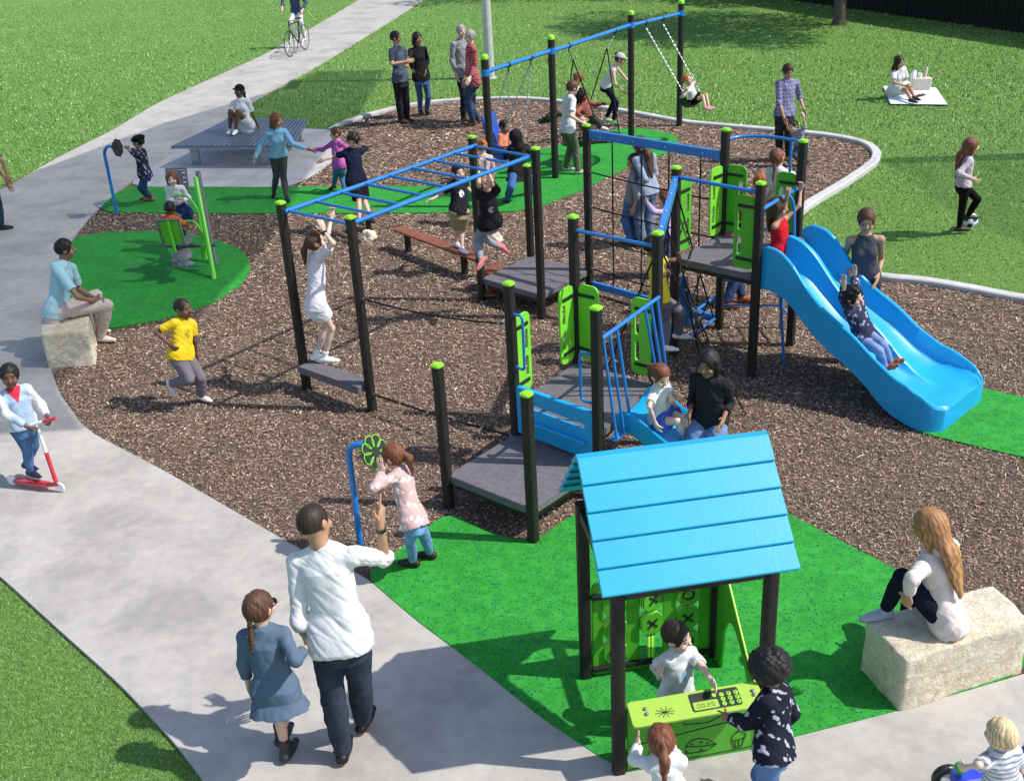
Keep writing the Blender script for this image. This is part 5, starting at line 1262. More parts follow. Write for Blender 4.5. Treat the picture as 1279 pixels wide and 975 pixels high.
        hairobj(q, cuts=[face, nape(-.55)] [:1] + ears + ([nape(-.45)] if hs == 'bun' else []))
    for e in extras:
        if e[0] == 'cap':
            col = hx(e[1]); q = [(p_ell(H0 + hu * hh * .10, ax, (.82 * hh, .97 * hh, .90 * hh)), .01)]
            q.append((p_ell(hd + hf * hh * 1.05 + hu * hh * .42, (hr, nz_(hf - hu * .15), nz_(hu + hf * .15)), (.60 * hh, .62 * hh, .07 * hh)), .015))
            hairobj(q, 'cap', cuts=[nape(.28), p_ell(hd + hf * hh * .9 - hu * hh * .35, ax, (.6 * hh, .6 * hh, .72 * hh))][:1], col=col, amp=.001, mat='cloth', streak=False)
        elif e[0] == 'flatcap':
            q = [(p_ell(H0 + hu * hh * .38, (hr, nz_(hf - hu * .2), nz_(hu + hf * .2)), (.95 * hh, 1.12 * hh, .55 * hh)), .01)]
            hairobj(q, 'flat_cap', cuts=[nape(.22)], col=hx(e[1]), amp=.004, mat='cloth', streak=False)
        elif e[0] == 'beanie':
            hairobj([(p_ell(H0 + hu * hh * .12, ax, (.84 * hh, .98 * hh, .96 * hh)), .01)], 'beanie', cuts=[nape(.18)], col=hx(e[1]), amp=.004, mat='cloth', streak=False)
        elif e[0] == 'hood':
            hairobj([(p_ell(H0 - hf * hh * .1, ax, (.98 * hh, 1.08 * hh, 1.12 * hh)), .01), (p_tube(hd - hf * hh * .3 - hu * .5 * hh, nk - fwd * .02, (.75 * hh, .9 * hh)), .03)], 'hood', cuts=[p_ell(hd + hf * hh * .95 - hu * hh * .12, ax, (.60 * hh, .70 * hh, .82 * hh))], col=hx(e[1]), amp=.005, mat='cloth', streak=False)
        elif e[0] == 'headscarf':
            hairobj([(p_ell(H0, ax, (.86 * hh, 1.0 * hh, 1.0 * hh)), .01), (p_tube(hd - hf * hh * .2 - hu * .6 * hh, nk, (.62 * hh, .72 * hh)), .03)], 'headscarf', cuts=[p_ell(hd + hf * hh * .95 - hu * hh * .10, ax, (.55 * hh, .66 * hh, .78 * hh))], col=hx(e[1]), amp=.005, mat='cloth', streak=False)
        elif e[0] == 'glasses':
            m = MB()
            for sg in (-1, 1):
                c = Vector(hd + hf * hh * .92 + hr * hh * .3 * sg + hu * hh * .03); m.lathe([(.19 * hh, 0), (.19 * hh, .003)], c, Vector(hf), 12); m.tube([Vector(hd + hf * hh * .85 + hr * hh * .6 * sg + hu * .05 * hh), Vector(hd + hr * hh * .74 * sg + hu * .05 * hh)], .003, 5)
            m.build('glasses', M['black_plastic'], root)
        elif e[0] == 'watch':
            W = G[e[1] + 'w']; E = G[e[1] + 'e']; d = nz_(W - E); m = MB(); m.tube([Vector(W - d * .045), Vector(W - d * .02)], .031 * r, 12); smooth_by_angle(m.build('wrist_watch', M['black_plastic'], root), 50)
        elif e[0] == 'belt':
            V, Q = build_field([(p_loft(pel, nk, latH, latS, T(.024), .14, .22), .01)], cell); link('belt', mesh_np('belt', V, Q, np.repeat(hx(e[1])[None], len(V), 0)), M['leather'], root, True)
    return root
# ------------------------------------------------------------------ everybody in the park: joint positions in metres, then looks
person(dict(pel=(-1.11, 5.43, 0.957), nk=(-1.172, 5.614, 1.464), hd=(-1.21, 5.64, 1.642), fwd=(0.174, 0.985, 0), hf=(0.498, 0.863, -0.087), ls=(-1.341, 5.627, 1.383), rs=(-0.991, 5.566, 1.448), lh=(-1.199, 5.446, 0.94), rh=(-1.021, 5.414, 0.973), lw=(-1.359, 5.627, 0.81), le=(-1.348, 5.467, 1.051), la=(-1.188, 5.387, 0.107), lk=(-1.2, 5.391, 0.52), lf=(0.087, 0.996, 0), rw=(-0.834, 5.726, 1.545), re=(-0.84, 5.771, 1.277), ra=(-1.088, 5.652, 0.107), rk=(-1.043, 5.488, 0.52), rf=(0.259, 0.966, 0), rhd=(0.124, 0.464, 0.877)),
    h=1.84, z0=0.03, skin='tan', hair=('buzz', '#1b1512'), top=('shirt', '#e2e8ee', 1.08, -0.16), legs=('jeans', '#343a47', 2.0), shoes='#17181c', sole='#d8743a', cell=0.006, point='r', extras=(('watch', 'r'),), label='man in a white rolled-sleeve shirt pointing ahead on the path', fat=1.0, seed=1)
person(dict(pel=(-1.512, 5.291, 0.705), nk=(-1.547, 5.371, 1.087), hd=(-1.55, 5.395, 1.233), fwd=(0.087, 0.996, 0), hf=(0.498, 0.863, -0.087), ls=(-1.662, 5.374, 1.038), rs=(-1.426, 5.353, 1.063), lh=(-1.578, 5.297, 0.697), rh=(-1.447, 5.286, 0.712), lw=(-1.691, 5.374, 0.708), le=(-1.69, 5.349, 0.87), la=(-1.554, 5.421, 0.094), lk=(-1.563, 5.447, 0.41), lf=(0.259, 0.966, 0), rw=(-1.311, 5.373, 0.938), re=(-1.335, 5.178, 1.01), ra=(-1.588, 5.495, 0.16), rk=(-1.495, 5.489, 0.464), rf=(0.259, 0.966, 0)),
    h=1.32, z0=0.03, skin='light', hair=('braid', 'brown'), top=('dress', '#57687c', 1.7, -0.34), legs=None, shoes=('boot', '#26262a', 0.1), cell=0.006, fem=True, extras=(('glasses',),), label='girl with a brown braid in a blue-grey shirt dress beside the pointing man', seed=2)
person(dict(pel=(-0.811, 7.312, 0.559), nk=(-0.894, 7.483, 0.912), hd=(-0.933, 7.491, 1.033), fwd=(-0.94, 0.342, 0), hf=(-0.925, 0.337, -0.174), ls=(-0.92, 7.379, 0.919), rs=(-0.854, 7.56, 0.847), lh=(-0.829, 7.262, 0.579), rh=(-0.793, 7.362, 0.539), lw=(-1.009, 7.379, 0.965), le=(-1.07, 7.244, 0.909), la=(-0.86, 7.462, 0.089), lk=(-0.853, 7.377, 0.335), lf=(-0.94, 0.342, 0), lhd=(-0.196, 0, 0.981), rw=(-1.018, 7.66, 0.853), re=(-0.9, 7.705, 0.737), ra=(-0.73, 7.562, 0.089), rk=(-0.753, 7.477, 0.315), rf=(-0.94, 0.342, 0), rhd=(-0.196, 0, 0.981)),
    h=1.14, z0=0.03, skin='light', hair=('pony', 'auburn'), top=('jumper', '#c3a3a0', 1.9, -0.12, ('spots', '#f0e6e2', 0.085, 0.45)), legs=('skinny', '#6d93bd', 2.0), shoes=('boot', '#2c1d1a', 0.06), cell=0.006, fem=True, label='girl in a pink patterned jumper and jeans peeking into the lime flower viewer', seed=3)
person(dict(pel=(-4.418, 9.065, 0.681), nk=(-4.42, 9.053, 1.041), hd=(-4.404, 9.034, 1.191), fwd=(0.574, -0.819, 0), hf=(0.341, -0.936, -0.087), ls=(-4.33, 9.117, 1.01), rs=(-4.51, 8.991, 1.005), lh=(-4.368, 9.1, 0.682), rh=(-4.468, 9.03, 0.68), lw=(-4.185, 9.067, 0.755), le=(-4.277, 9.202, 0.814), la=(-4.589, 9.277, 0.171), lk=(-4.433, 9.188, 0.408), lf=(0.866, -0.5, 0), rw=(-4.298, 8.871, 0.768), re=(-4.428, 8.841, 0.911), ra=(-4.499, 9.133, 0.171), rk=(-4.452, 9.086, 0.423), rf=(0.819, -0.574, 0)),
    h=1.22, z0=0.11, skin='dark', hair=('short', 'black'), top=('jumper', '#dfe2e8', 1.85, -0.02), legs=('skinny', '#4f7099', 2.0), shoes='#22223a', sole='#d8d8d8', cell=0.006, extras=(('vest', '#a3b6cf', '#d2384a'),), hands=(1.2, 1.2), label='boy in a denim vest and ripped jeans riding the red and white scooter', seed=4)
person(dict(pel=(-5.224, 12.233, 0.55), nk=(-5.09, 12.426, 1.062), hd=(-5.043, 12.432, 1.232), fwd=(0.99, -0.139, 0), hf=(0.962, 0.258, -0.087), ls=(-5.079, 12.567, 0.952), rs=(-5.124, 12.251, 1.083), lh=(-5.212, 12.313, 0.517), rh=(-5.235, 12.152, 0.583), lw=(-4.847, 12.467, 0.606), le=(-5.059, 12.613, 0.666), la=(-5.032, 12.783, 0.105), lk=(-4.91, 12.693, 0.552), lf=(0.985, -0.174, 0), rw=(-4.825, 12.251, 0.659), re=(-4.885, 12.081, 0.769), ra=(-4.884, 12.491, 0.105), rk=(-4.707, 12.416, 0.527), rf=(0.985, -0.174, 0)),
    h=1.76, z0=0.03, skin='brown', hair=('short', 'black'), top=('tee', '#9fc4cc', 0.75, -0.14), legs=('jeans', '#c3b2ab', 1.95), shoes='#c9b9b0', sole='#d8cfc8', label='man in a pale turquoise shirt seated on the limestone block by the path', cell=0.007, seed=5)
person(dict(pel=(-3.363, 10.561, 0.633), nk=(-3.312, 10.694, 0.965), hd=(-3.294, 10.685, 1.099), fwd=(0.743, -0.669, 0), hf=(0.903, -0.421, -0.087), ls=(-3.249, 10.756, 0.893), rs=(-3.384, 10.606, 0.974), lh=(-3.326, 10.602, 0.61), rh=(-3.401, 10.519, 0.655), lw=(-3.268, 10.776, 0.567), le=(-3.252, 10.751, 0.722), la=(-3.278, 10.721, 0.091), lk=(-3.228, 10.621, 0.351), lf=(0.819, -0.574, 0), rw=(-3.436, 10.486, 0.804), re=(-3.569, 10.566, 0.901), ra=(-3.544, 10.639, 0.287), rk=(-3.312, 10.509, 0.391), rf=(0.309, -0.206, -0.928)),
    h=1.21, z0=0.03, skin='dark', hair=('buzz', 'black'), top=('tee', '#e3b62a', 0.7, -0.12), legs=('jeans', '#77707a', 1.95), shoes='#d8d2cc', cell=0.007, extras=(('print', '#8f8a30', 0.62, 0.05, 0.14),), label='boy in a yellow t-shirt and grey trousers running over the wood chips', hands=(0.8, 1.0), seed=6)
person(dict(pel=(-7.902, 17.224, 0.785), nk=(-7.812, 17.364, 1.358), hd=(-7.756, 17.37, 1.54), fwd=(0.966, 0.259, 0), hf=(0.962, 0.258, -0.087), ls=(-7.863, 17.515, 1.279), rs=(-7.776, 17.19, 1.344), lh=(-7.925, 17.307, 0.768), rh=(-7.88, 17.141, 0.802), lw=(-7.788, 17.571, 0.743), le=(-7.865, 17.559, 0.993), la=(-8.306, 17.487, 0.105), lk=(-7.985, 17.466, 0.375), lf=(0.966, 0.259, 0), rw=(-7.568, 17.14, 0.954), re=(-7.552, 17.07, 1.208), ra=(-7.956, 17.342, 0.105), rk=(-7.918, 17.342, 0.456), rf=(0.966, 0.259, 0)),
    h=1.75, z0=0.03, skin='tan', hair=('short', 'dark'), top=('tee', '#5a6a7a', 0.8, -0.1), legs=('jeans', '#28384c', 2.0), shoes='#201a18', label='man at the left edge of the picture, only his arm and leg showing', seed=7)
person(dict(pel=(-5.848, 18.331, 0.548), nk=(-5.869, 18.393, 0.933), hd=(-5.873, 18.395, 1.071), fwd=(-0.996, 0.087, 0), hf=(-0.992, 0.087, -0.087), ls=(-5.877, 18.278, 0.916), rs=(-5.858, 18.496, 0.883), lh=(-5.853, 18.271, 0.557), rh=(-5.843, 18.392, 0.539), lw=(-5.98, 18.248, 0.962), le=(-5.853, 18.093, 0.929), la=(-5.888, 18.554, 0.091), lk=(-5.919, 18.367, 0.298), lf=(-0.966, 0.259, 0), rw=(-6.093, 18.576, 0.927), re=(-5.966, 18.655, 0.818), ra=(-5.986, 18.668, 0.091), rk=(-6.011, 18.455, 0.292), rf=(-0.996, 0.087, 0)),
    h=1.23, z0=0.03, skin='tan', hair=('short', 'black'), top=('hoodie', '#26283a', 1.85, -0.12, ('spots', '#8d94a8', 0.07, 0.42)), legs=('skinny', '#38507a', 2.0), shoes=('boot', '#a4602f', 0.05), extras=(('flatcap', '#15171a'),), label='boy in a black flat cap and patterned hoodie looking into a flower viewer', hands=(0.8, 0.8), seed=8)
person(dict(pel=(-4.681, 15.88, 0.7), nk=(-4.652, 15.791, 0.997), hd=(-4.659, 15.771, 1.119), fwd=(0.139, -0.99, 0), hf=(0.139, -0.986, -0.087), ls=(-4.561, 15.812, 0.963), rs=(-4.748, 15.786, 0.974), lh=(-4.629, 15.887, 0.698), rh=(-4.733, 15.873, 0.703), lw=(-4.547, 15.692, 0.808), le=(-4.496, 15.841, 0.806), la=(-4.429, 15.467, 0.529), lk=(-4.467, 15.682, 0.665), lf=(0.087, -0.996, 0), rw=(-4.65, 15.686, 0.804), re=(-4.764, 15.794, 0.802), ra=(-4.497, 15.453, 0.514), rk=(-4.543, 15.688, 0.632), rf=(0.087, -0.996, 0)),
    h=1.05, z0=0.03, skin='pale', hair=('bob', 'auburn'), top=('jumper', '#eceaf2', 1.9, -0.05), legs=('skinny', '#26345a', 2.0), shoes='#8a6a50', fem=True, extras=(('print', '#9a86c0', 0.5, 0.06, 0.12),), label='girl in a white long-sleeved top facing the camera on the far rocker seat', hands=(1.2, 1.2), seed=9)
person(dict(pel=(-4.542, 14.85, 0.503), nk=(-4.527, 14.881, 0.811), hd=(-4.509, 14.901, 0.939), fwd=(0.035, 0.999, 0), hf=(0.035, 0.996, -0.087), ls=(-4.623, 14.882, 0.786), rs=(-4.434, 14.875, 0.778), lh=(-4.595, 14.852, 0.506), rh=(-4.49, 14.848, 0.501), lw=(-4.583, 15.132, 0.667), le=(-4.651, 14.99, 0.654), la=(-4.725, 15.302, 0.304), lk=(-4.685, 15.132, 0.534), lf=(0.035, 0.999, 0), rw=(-4.36, 15.125, 0.657), re=(-4.348, 14.968, 0.66), ra=(-4.567, 15.298, 0.296), rk=(-4.488, 15.138, 0.521), rf=(0.035, 0.999, 0)),
    h=1.05, z0=0.03, skin='dark', hair=('buzz', 'black'), top=('tee', '#c65a30', 0.7, -0.05), legs=('shorts', '#2a2f38', 0.9), shoes='#c08a5a', label='boy with short black hair seen from behind on the near rocker seat', hands=(1.2, 1.2), seed=10)
person(dict(pel=(-4.794, 21.568, 0.56), nk=(-4.838, 21.625, 1.034), hd=(-4.824, 21.606, 1.201), fwd=(-0.139, -0.99, 0), hf=(-0.339, -0.931, 0.139), ls=(-4.694, 21.6, 1.005), rs=(-4.975, 21.639, 0.974), lh=(-4.714, 21.557, 0.569), rh=(-4.874, 21.579, 0.551), lw=(-4.605, 21.75, 0.508), le=(-4.646, 21.65, 0.732), la=(-4.952, 21.339, 0.53), lk=(-4.851, 21.338, 0.886), lf=(-0.139, -0.99, 0), rw=(-4.962, 21.339, 0.757), re=(-5.069, 21.539, 0.809), ra=(-5.077, 21.434, 0.53), rk=(-4.993, 21.371, 0.886), rf=(-0.139, -0.99, 0)),
    h=1.62, z0=0.03, skin='dark', hair=('pony', 'black'), top=('tee', '#e6e8ee', 0.7, -0.05), legs=('shorts', '#eceaea', 0.55), shoes='#efefef', fem=True, extras=(('cap', '#1a1a1e'),), label='woman in a black cap, white tee and white shorts sitting on the slatted platform', seed=11)
person(dict(pel=(-3.611, 18.328, 0.76), nk=(-3.572, 18.21, 1.179), hd=(-3.547, 18.201, 1.343), fwd=(0.342, -0.94, 0), hf=(0.903, -0.421, -0.087), ls=(-3.45, 18.267, 1.141), rs=(-3.701, 18.175, 1.138), lh=(-3.542, 18.353, 0.76), rh=(-3.681, 18.303, 0.759), lw=(-3.102, 18.167, 0.864), le=(-3.325, 18.172, 0.954), la=(-3.539, 18.131, 0.098), lk=(-3.58, 18.307, 0.389), lf=(0.342, -0.94, 0), rw=(-3.97, 18.125, 0.752), re=(-3.862, 18.195, 0.951), ra=(-3.807, 18.465, 0.098), rk=(-3.7, 18.324, 0.404), rf=(-0, -1, 0)),
    h=1.48, z0=0.03, skin='tan', hair=('long', 'auburn'), top=('jumper', '#86b4d8', 1.9, -0.02), legs=('leggings', '#4c4a48', 2.0), shoes='#1c1a1c', fem=True, label='woman in a light blue jumper and grey leggings holding hands with the girl in pink', seed=12)
person(dict(pel=(-2.647, 18.38, 0.506), nk=(-2.663, 18.45, 0.89), hd=(-2.66, 18.443, 1.023), fwd=(-0.574, -0.819, 0), hf=(-0.936, -0.341, -0.087), ls=(-2.577, 18.384, 0.872), rs=(-2.747, 18.503, 0.843), lh=(-2.6, 18.347, 0.514), rh=(-2.695, 18.413, 0.498), lw=(-2.449, 18.534, 0.764), le=(-2.537, 18.584, 0.743), la=(-2.619, 18.408, 0.09), lk=(-2.65, 18.537, 0.288), lf=(-0.574, -0.819, 0), rw=(-3.082, 18.503, 0.767), re=(-2.916, 18.538, 0.749), ra=(-2.827, 18.692, 0.09), rk=(-2.759, 18.552, 0.29), rf=(-0.574, -0.819, 0)),
    h=1.17, z0=0.03, skin='light', hair=('bun', 'brown'), top=('jumper', '#b55aa6', 1.9, -0.1), legs=('skinny', '#3d6a96', 2.0), shoes='#1e1c20', fem=True, extras=(('print', '#e0a0d8', 0.6, 0.05, 0.12),), label='girl in a pink-purple jumper walking between the woman in blue and the boy in navy', seed=13)
person(dict(pel=(-2.114, 16.2, 0.824), nk=(-2.132, 16.284, 1.267), hd=(-2.1, 16.262, 1.418), fwd=(0.423, -0.906, 0), hf=(-0.224, -0.837, -0.5), ls=(-2.017, 16.33, 1.223), rs=(-2.245, 16.223, 1.233), lh=(-2.051, 16.23, 0.821), rh=(-2.178, 16.17, 0.827), lw=(-1.828, 16.43, 1.285), le=(-1.965, 16.565, 1.223), la=(-1.918, 15.839, 0.366), lk=(-2.009, 16.049, 0.573), lf=(0.423, -0.906, 0), rw=(-2.559, 16.223, 1.152), re=(-2.389, 16.373, 1.163), ra=(-2.077, 15.79, 0.366), rk=(-2.082, 15.98, 0.597), rf=(0.423, -0.906, 0)),
    h=1.40, z0=0.3, skin='light', hair=('tousled', 'black'), top=('tee', '#1d2238', 0.75, -0.12), legs=('shorts', '#17161a', 0.95), shoes='#26262e', label='boy in a navy t-shirt and black shorts balancing with both arms stretched out', seed=14)
person(dict(pel=(-5.666, 34.419, 0.98), nk=(-5.712, 34.445, 1.534), hd=(-5.699, 34.427, 1.777), fwd=(-0.375, -0.927, 0), hf=(-0.373, -0.924, -0.087), ls=(-5.552, 34.38, 1.502), rs=(-5.863, 34.506, 1.47), lh=(-5.586, 34.387, 0.988), rh=(-5.745, 34.451, 0.972), lw=(-5.431, 33.992, 1.082), le=(-5.341, 34.216, 1.278), la=(-5.529, 34.287, 0.27), lk=(-5.533, 34.117, 0.768), lf=(-0.375, -0.927, 0), rw=(-6.013, 34.033, 1.159), re=(-6.003, 34.239, 1.375), ra=(-5.729, 34.301, 0.37), rk=(-5.834, 34.121, 0.783), rf=(-0.375, -0.927, 0)),
    h=1.72, z0=0.03, skin='light', hair=('short', 'brown'), top=('shirt', '#454c66', 1.7, -0.1), legs=('skinny', '#dfdde2', 1.9), shoes='#e6e6e6', label='cyclist in a blue-grey jacket and white trousers riding along the path', hands=(1.2, 1.2), cell=0.01, seed=15)
person(dict(pel=(-1.922, 23.325, 0.964), nk=(-1.935, 23.382, 1.555), hd=(-1.948, 23.378, 1.759), fwd=(0.819, -0.574, 0), hf=(0.981, -0.173, -0.087), ls=(-1.828, 23.528, 1.49), rs=(-2.04, 23.225, 1.515), lh=(-1.868, 23.403, 0.958), rh=(-1.976, 23.248, 0.97), lw=(-1.947, 23.348, 1.231), le=(-1.771, 23.548, 1.155), la=(-1.885, 23.597, 0.108), lk=(-1.857, 23.48, 0.527), lf=(0.819, -0.574, 0), rw=(-1.759, 23.075, 1.331), re=(-2.027, 22.985, 1.314), ra=(-1.994, 23.473, 0.108), rk=(-1.999, 23.416, 0.548), rf=(0.819, -0.574, 0)),
    h=1.89, z0=0.03, skin='tan', hair=('short', 'black'), top=('tee', '#4a5262', 0.75, -0.12), legs=('jeans', '#26262a', 2.0), shoes='#5c2c26', label='man in a grey-blue t-shirt with crossed arms beside the woman in black', cell=0.009, seed=16)
person(dict(pel=(-1.536, 23.933, 0.863), nk=(-1.574, 23.994, 1.438), hd=(-1.556, 23.978, 1.631), fwd=(0.342, -0.94, 0), hf=(0.64, -0.763, -0.087), ls=(-1.427, 24.041, 1.394), rs=(-1.714, 23.936, 1.386), lh=(-1.455, 23.962, 0.866), rh=(-1.618, 23.903, 0.861), lw=(-1.426, 23.941, 0.987), le=(-1.389, 24.161, 1.158), la=(-1.494, 24.215, 0.104), lk=(-1.424, 23.978, 0.441), lf=(0.342, -0.94, 0), rw=(-1.695, 23.786, 1.061), re=(-1.72, 23.656, 1.246), ra=(-1.633, 24.25, 0.104), rk=(-1.604, 24.02, 0.452), rf=(0.342, -0.94, 0)),
    h=1.74, z0=0.03, skin='brown', hair=('bob', 'black'), top=('jumper', '#232225', 1.9, -0.12), legs=('skinny', '#4a6590', 2.0), shoes=('boot', '#151315', 0.12), fem=True, label='woman in a black jumper and blue jeans facing the man with crossed arms', cell=0.009, seed=17)
person(dict(pel=(-0.616, 23.316, 1.008), nk=(-0.639, 23.382, 1.628), hd=(-0.626, 23.364, 1.815), fwd=(0.5, -0.866, 0), hf=(0.498, -0.863, -0.087), ls=(-0.479, 23.467, 1.572), rs=(-0.795, 23.285, 1.579), lh=(-0.535, 23.363, 1.006), rh=(-0.696, 23.27, 1.01), lw=(-0.402, 23.404, 1.008), le=(-0.433, 23.497, 1.27), la=(-0.535, 23.363, 0.123), lk=(-0.483, 23.283, 0.56), lf=(0.5, -0.866, 0), rw=(-0.779, 23.187, 1.017), re=(-0.847, 23.261, 1.277), ra=(-0.696, 23.27, 0.123), rk=(-0.657, 23.193, 0.562), rf=(0.5, -0.866, 0)),
    h=1.86, z0=0.03, skin='light', hair=('short', 'grey'), top=('shirt', '#8a8c94', 1.8, -0.15), legs=('jeans', '#2b3038', 2.0), shoes='#3a2a26', label='grey-haired man in a grey top standing behind the man in the red shirt', cell=0.009, seed=18)
person(dict(pel=(-0.436, 22.826, 0.962), nk=(-0.444, 22.892, 1.586), hd=(-0.449, 22.884, 1.774), fwd=(-0.966, -0.259, 0), hf=(-0.936, -0.341, -0.087), ls=(-0.396, 22.709, 1.553), rs=(-0.491, 23.063, 1.514), lh=(-0.412, 22.735, 0.972), rh=(-0.46, 22.916, 0.952), lw=(-0.493, 22.609, 1.037), le=(-0.389, 22.769, 1.203), la=(-0.491, 22.888, 0.108), lk=(-0.567, 22.775, 0.539), lf=(-0.966, -0.259, 0), rw=(-0.591, 23.073, 0.941), re=(-0.506, 23.112, 1.208), ra=(-0.394, 23.084, 0.108), rk=(-0.573, 22.973, 0.508), rf=(-0.966, -0.259, 0)),
    h=1.88, z0=0.03, skin='light', hair=('short', 'grey'), top=('shirt', '#8c3440', 1.8, -0.22, ('check', '#d8a0a0', 0.05)), legs=('jeans', '#34465c', 2.0), shoes='#6b3324', label='grey-haired man in a red checked shirt and jeans with his back to the swings', cell=0.009, seed=19)
person(dict(pel=(-1.964, 10.778, 1.028), nk=(-1.909, 10.916, 1.487), hd=(-1.899, 10.92, 1.641), fwd=(0.906, 0.423, 0), hf=(0.951, 0.168, 0.259), ls=(-1.959, 11.029, 1.471), rs=(-1.856, 10.809, 1.525), lh=(-1.993, 10.839, 1.013), rh=(-1.936, 10.717, 1.043), lw=(-1.77, 11.279, 1.78), le=(-1.796, 11.109, 1.673), la=(-2.062, 10.915, 0.395), lk=(-1.911, 10.957, 0.7), lf=(0.985, -0.174, 0), lhd=(0.099, 0.099, 0.99), rw=(-1.8, 10.859, 1.78), re=(-1.699, 10.724, 1.685), ra=(-1.962, 10.861, 0.395), rk=(-1.844, 10.844, 0.726), rf=(0.985, -0.174, 0), rhd=(-0.195, 0.098, 0.976)),
    h=1.38, z0=0.33, skin='pale', hair=('pony', 'brown'), top=('tee', '#e4ccd8', 0.7, -0.15), legs=('shorts', '#eeeef4', 0.5), shoes='#e8ecea', socks=('#f0f0f0', 0.22), fem=True, cell=0.007, extras=(('watch', 'r'),), label='girl in white tee and shorts reaching for the first monkey bar', hands=(1.0, 0.8), seed=20)
person(dict(pel=(-0.555, 14.159, 0.9), nk=(-0.551, 14.244, 1.27), hd=(-0.542, 14.223, 1.404), fwd=(0.5, -0.866, 0), hf=(0.498, -0.863, -0.087), ls=(-0.457, 14.291, 1.223), rs=(-0.646, 14.182, 1.25), lh=(-0.502, 14.189, 0.892), rh=(-0.607, 14.128, 0.907), lw=(-0.359, 14.391, 1.046), le=(-0.479, 14.479, 1.153), la=(-0.559, 14.176, 0.391), lk=(-0.545, 14.318, 0.62), lf=(0.5, -0.866, 0), rw=(-0.904, 14.132, 1.088), re=(-0.761, 14.262, 1.117), ra=(-0.638, 14.421, 0.391), rk=(-0.606, 14.28, 0.647), rf=(0.5, -0.866, 0)),
    h=1.22, z0=0.33, skin='light', hair=('short', 'black'), top=('tee', '#24242a', 0.7, -0.12), legs=('shorts', '#9c9272', 0.95), shoes='#d8d8e6', extras=(('print', '#e8e0e0', 0.6, 0.055, 0.12),), label='boy in a black printed t-shirt and khaki shorts walking on the brown balance plank', seed=21)
person(dict(pel=(-0.15, 12.568, 1.22), nk=(-0.157, 12.47, 1.592), hd=(-0.172, 12.446, 1.735), fwd=(0.342, -0.94, 0), hf=(0.337, -0.925, 0.174), ls=(-0.048, 12.504, 1.627), rs=(-0.266, 12.424, 1.602), lh=(-0.089, 12.59, 1.226), rh=(-0.211, 12.546, 1.213), lw=(-0.165, 12.504, 1.908), le=(-0.111, 12.364, 1.759), la=(-0.064, 12.74, 0.873), lk=(-0.292, 12.705, 1.037), lf=(0.647, -0.108, -0.755), lhd=(0.05, 0, 0.999), rw=(-0.236, 12.404, 1.929), re=(-0.245, 12.299, 1.784), ra=(-0.278, 12.496, 0.801), rk=(-0.316, 12.736, 0.959), rf=(-0.57, -0.684, -0.456), rhd=(0.05, 0, 0.999)),
    h=1.30, z0=0.03, skin='light', hair=('pony', 'blond'), top=('tee', '#242329', 0.7, -0.12), legs=('leggings', '#8b8f9c', 2.0), shoes='#e27a78', fem=True, extras=(('print', '#77777f', 0.6, 0.05, 0.1),), label='girl in a black tee and grey leggings hanging by her hands from the monkey bars', hands=(1.3, 1.3), seed=22)
person(dict(pel=(0.268, 17.376, 0.508), nk=(0.301, 17.452, 0.894), hd=(0.27, 17.471, 1.03), fwd=(-0.342, 0.94, 0), hf=(-0.341, 0.936, -0.087), ls=(0.192, 17.406, 0.875), rs=(0.403, 17.483, 0.842), lh=(0.209, 17.354, 0.517), rh=(0.327, 17.397, 0.499), lw=(0.138, 17.706, 0.801), le=(0.1, 17.532, 0.737), la=(0.094, 17.323, 0.092), lk=(0.153, 17.134, 0.338), lf=(-0.342, 0.94, 0), rw=(0.422, 17.783, 0.831), re=(0.512, 17.636, 0.753), ra=(0.48, 17.748, 0.092), rk=(0.459, 17.613, 0.342), rf=(-0.342, 0.94, 0)),
    h=1.26, z0=0.03, skin='brown', hair=('short', 'black'), top=('hoodie', '#262426', 1.95, -0.35), legs=('jeans', '#41639c', 2.0), shoes=('boot', '#171416', 0.12), extras=(('hood', '#262426'),), label='person in a black hooded coat and jeans pushing the child in the blue swing', seed=23)
person(dict(pel=(0.083, 17.72, 0.724), nk=(0.088, 17.777, 1.03), hd=(0.106, 17.764, 1.146), fwd=(0.766, -0.643, 0), hf=(0.763, -0.64, -0.087), ls=(0.142, 17.837, 0.991), rs=(0.033, 17.707, 1.016), lh=(0.114, 17.756, 0.717), rh=(0.053, 17.684, 0.731), lw=(0.2, 17.833, 0.698), le=(0.169, 17.846, 0.837), la=(0.279, 17.656, 0.575), lk=(0.235, 17.566, 0.78), lf=(0.766, -0.643, 0), rw=(0.138, 17.557, 0.864), re=(0.012, 17.637, 0.851), ra=(0.211, 17.484, 0.585), rk=(0.181, 17.464, 0.758), rf=(0.766, -0.643, 0)),
    h=0.95, z0=0.03, skin='brown', hair=('short', 'black'), top=('tee', '#cf8466', 0.9, -0.05), legs=('jeans', '#33415e', 1.9), shoes='#222', label='small child in a salmon top sitting in the blue bucket swing', seed=24)
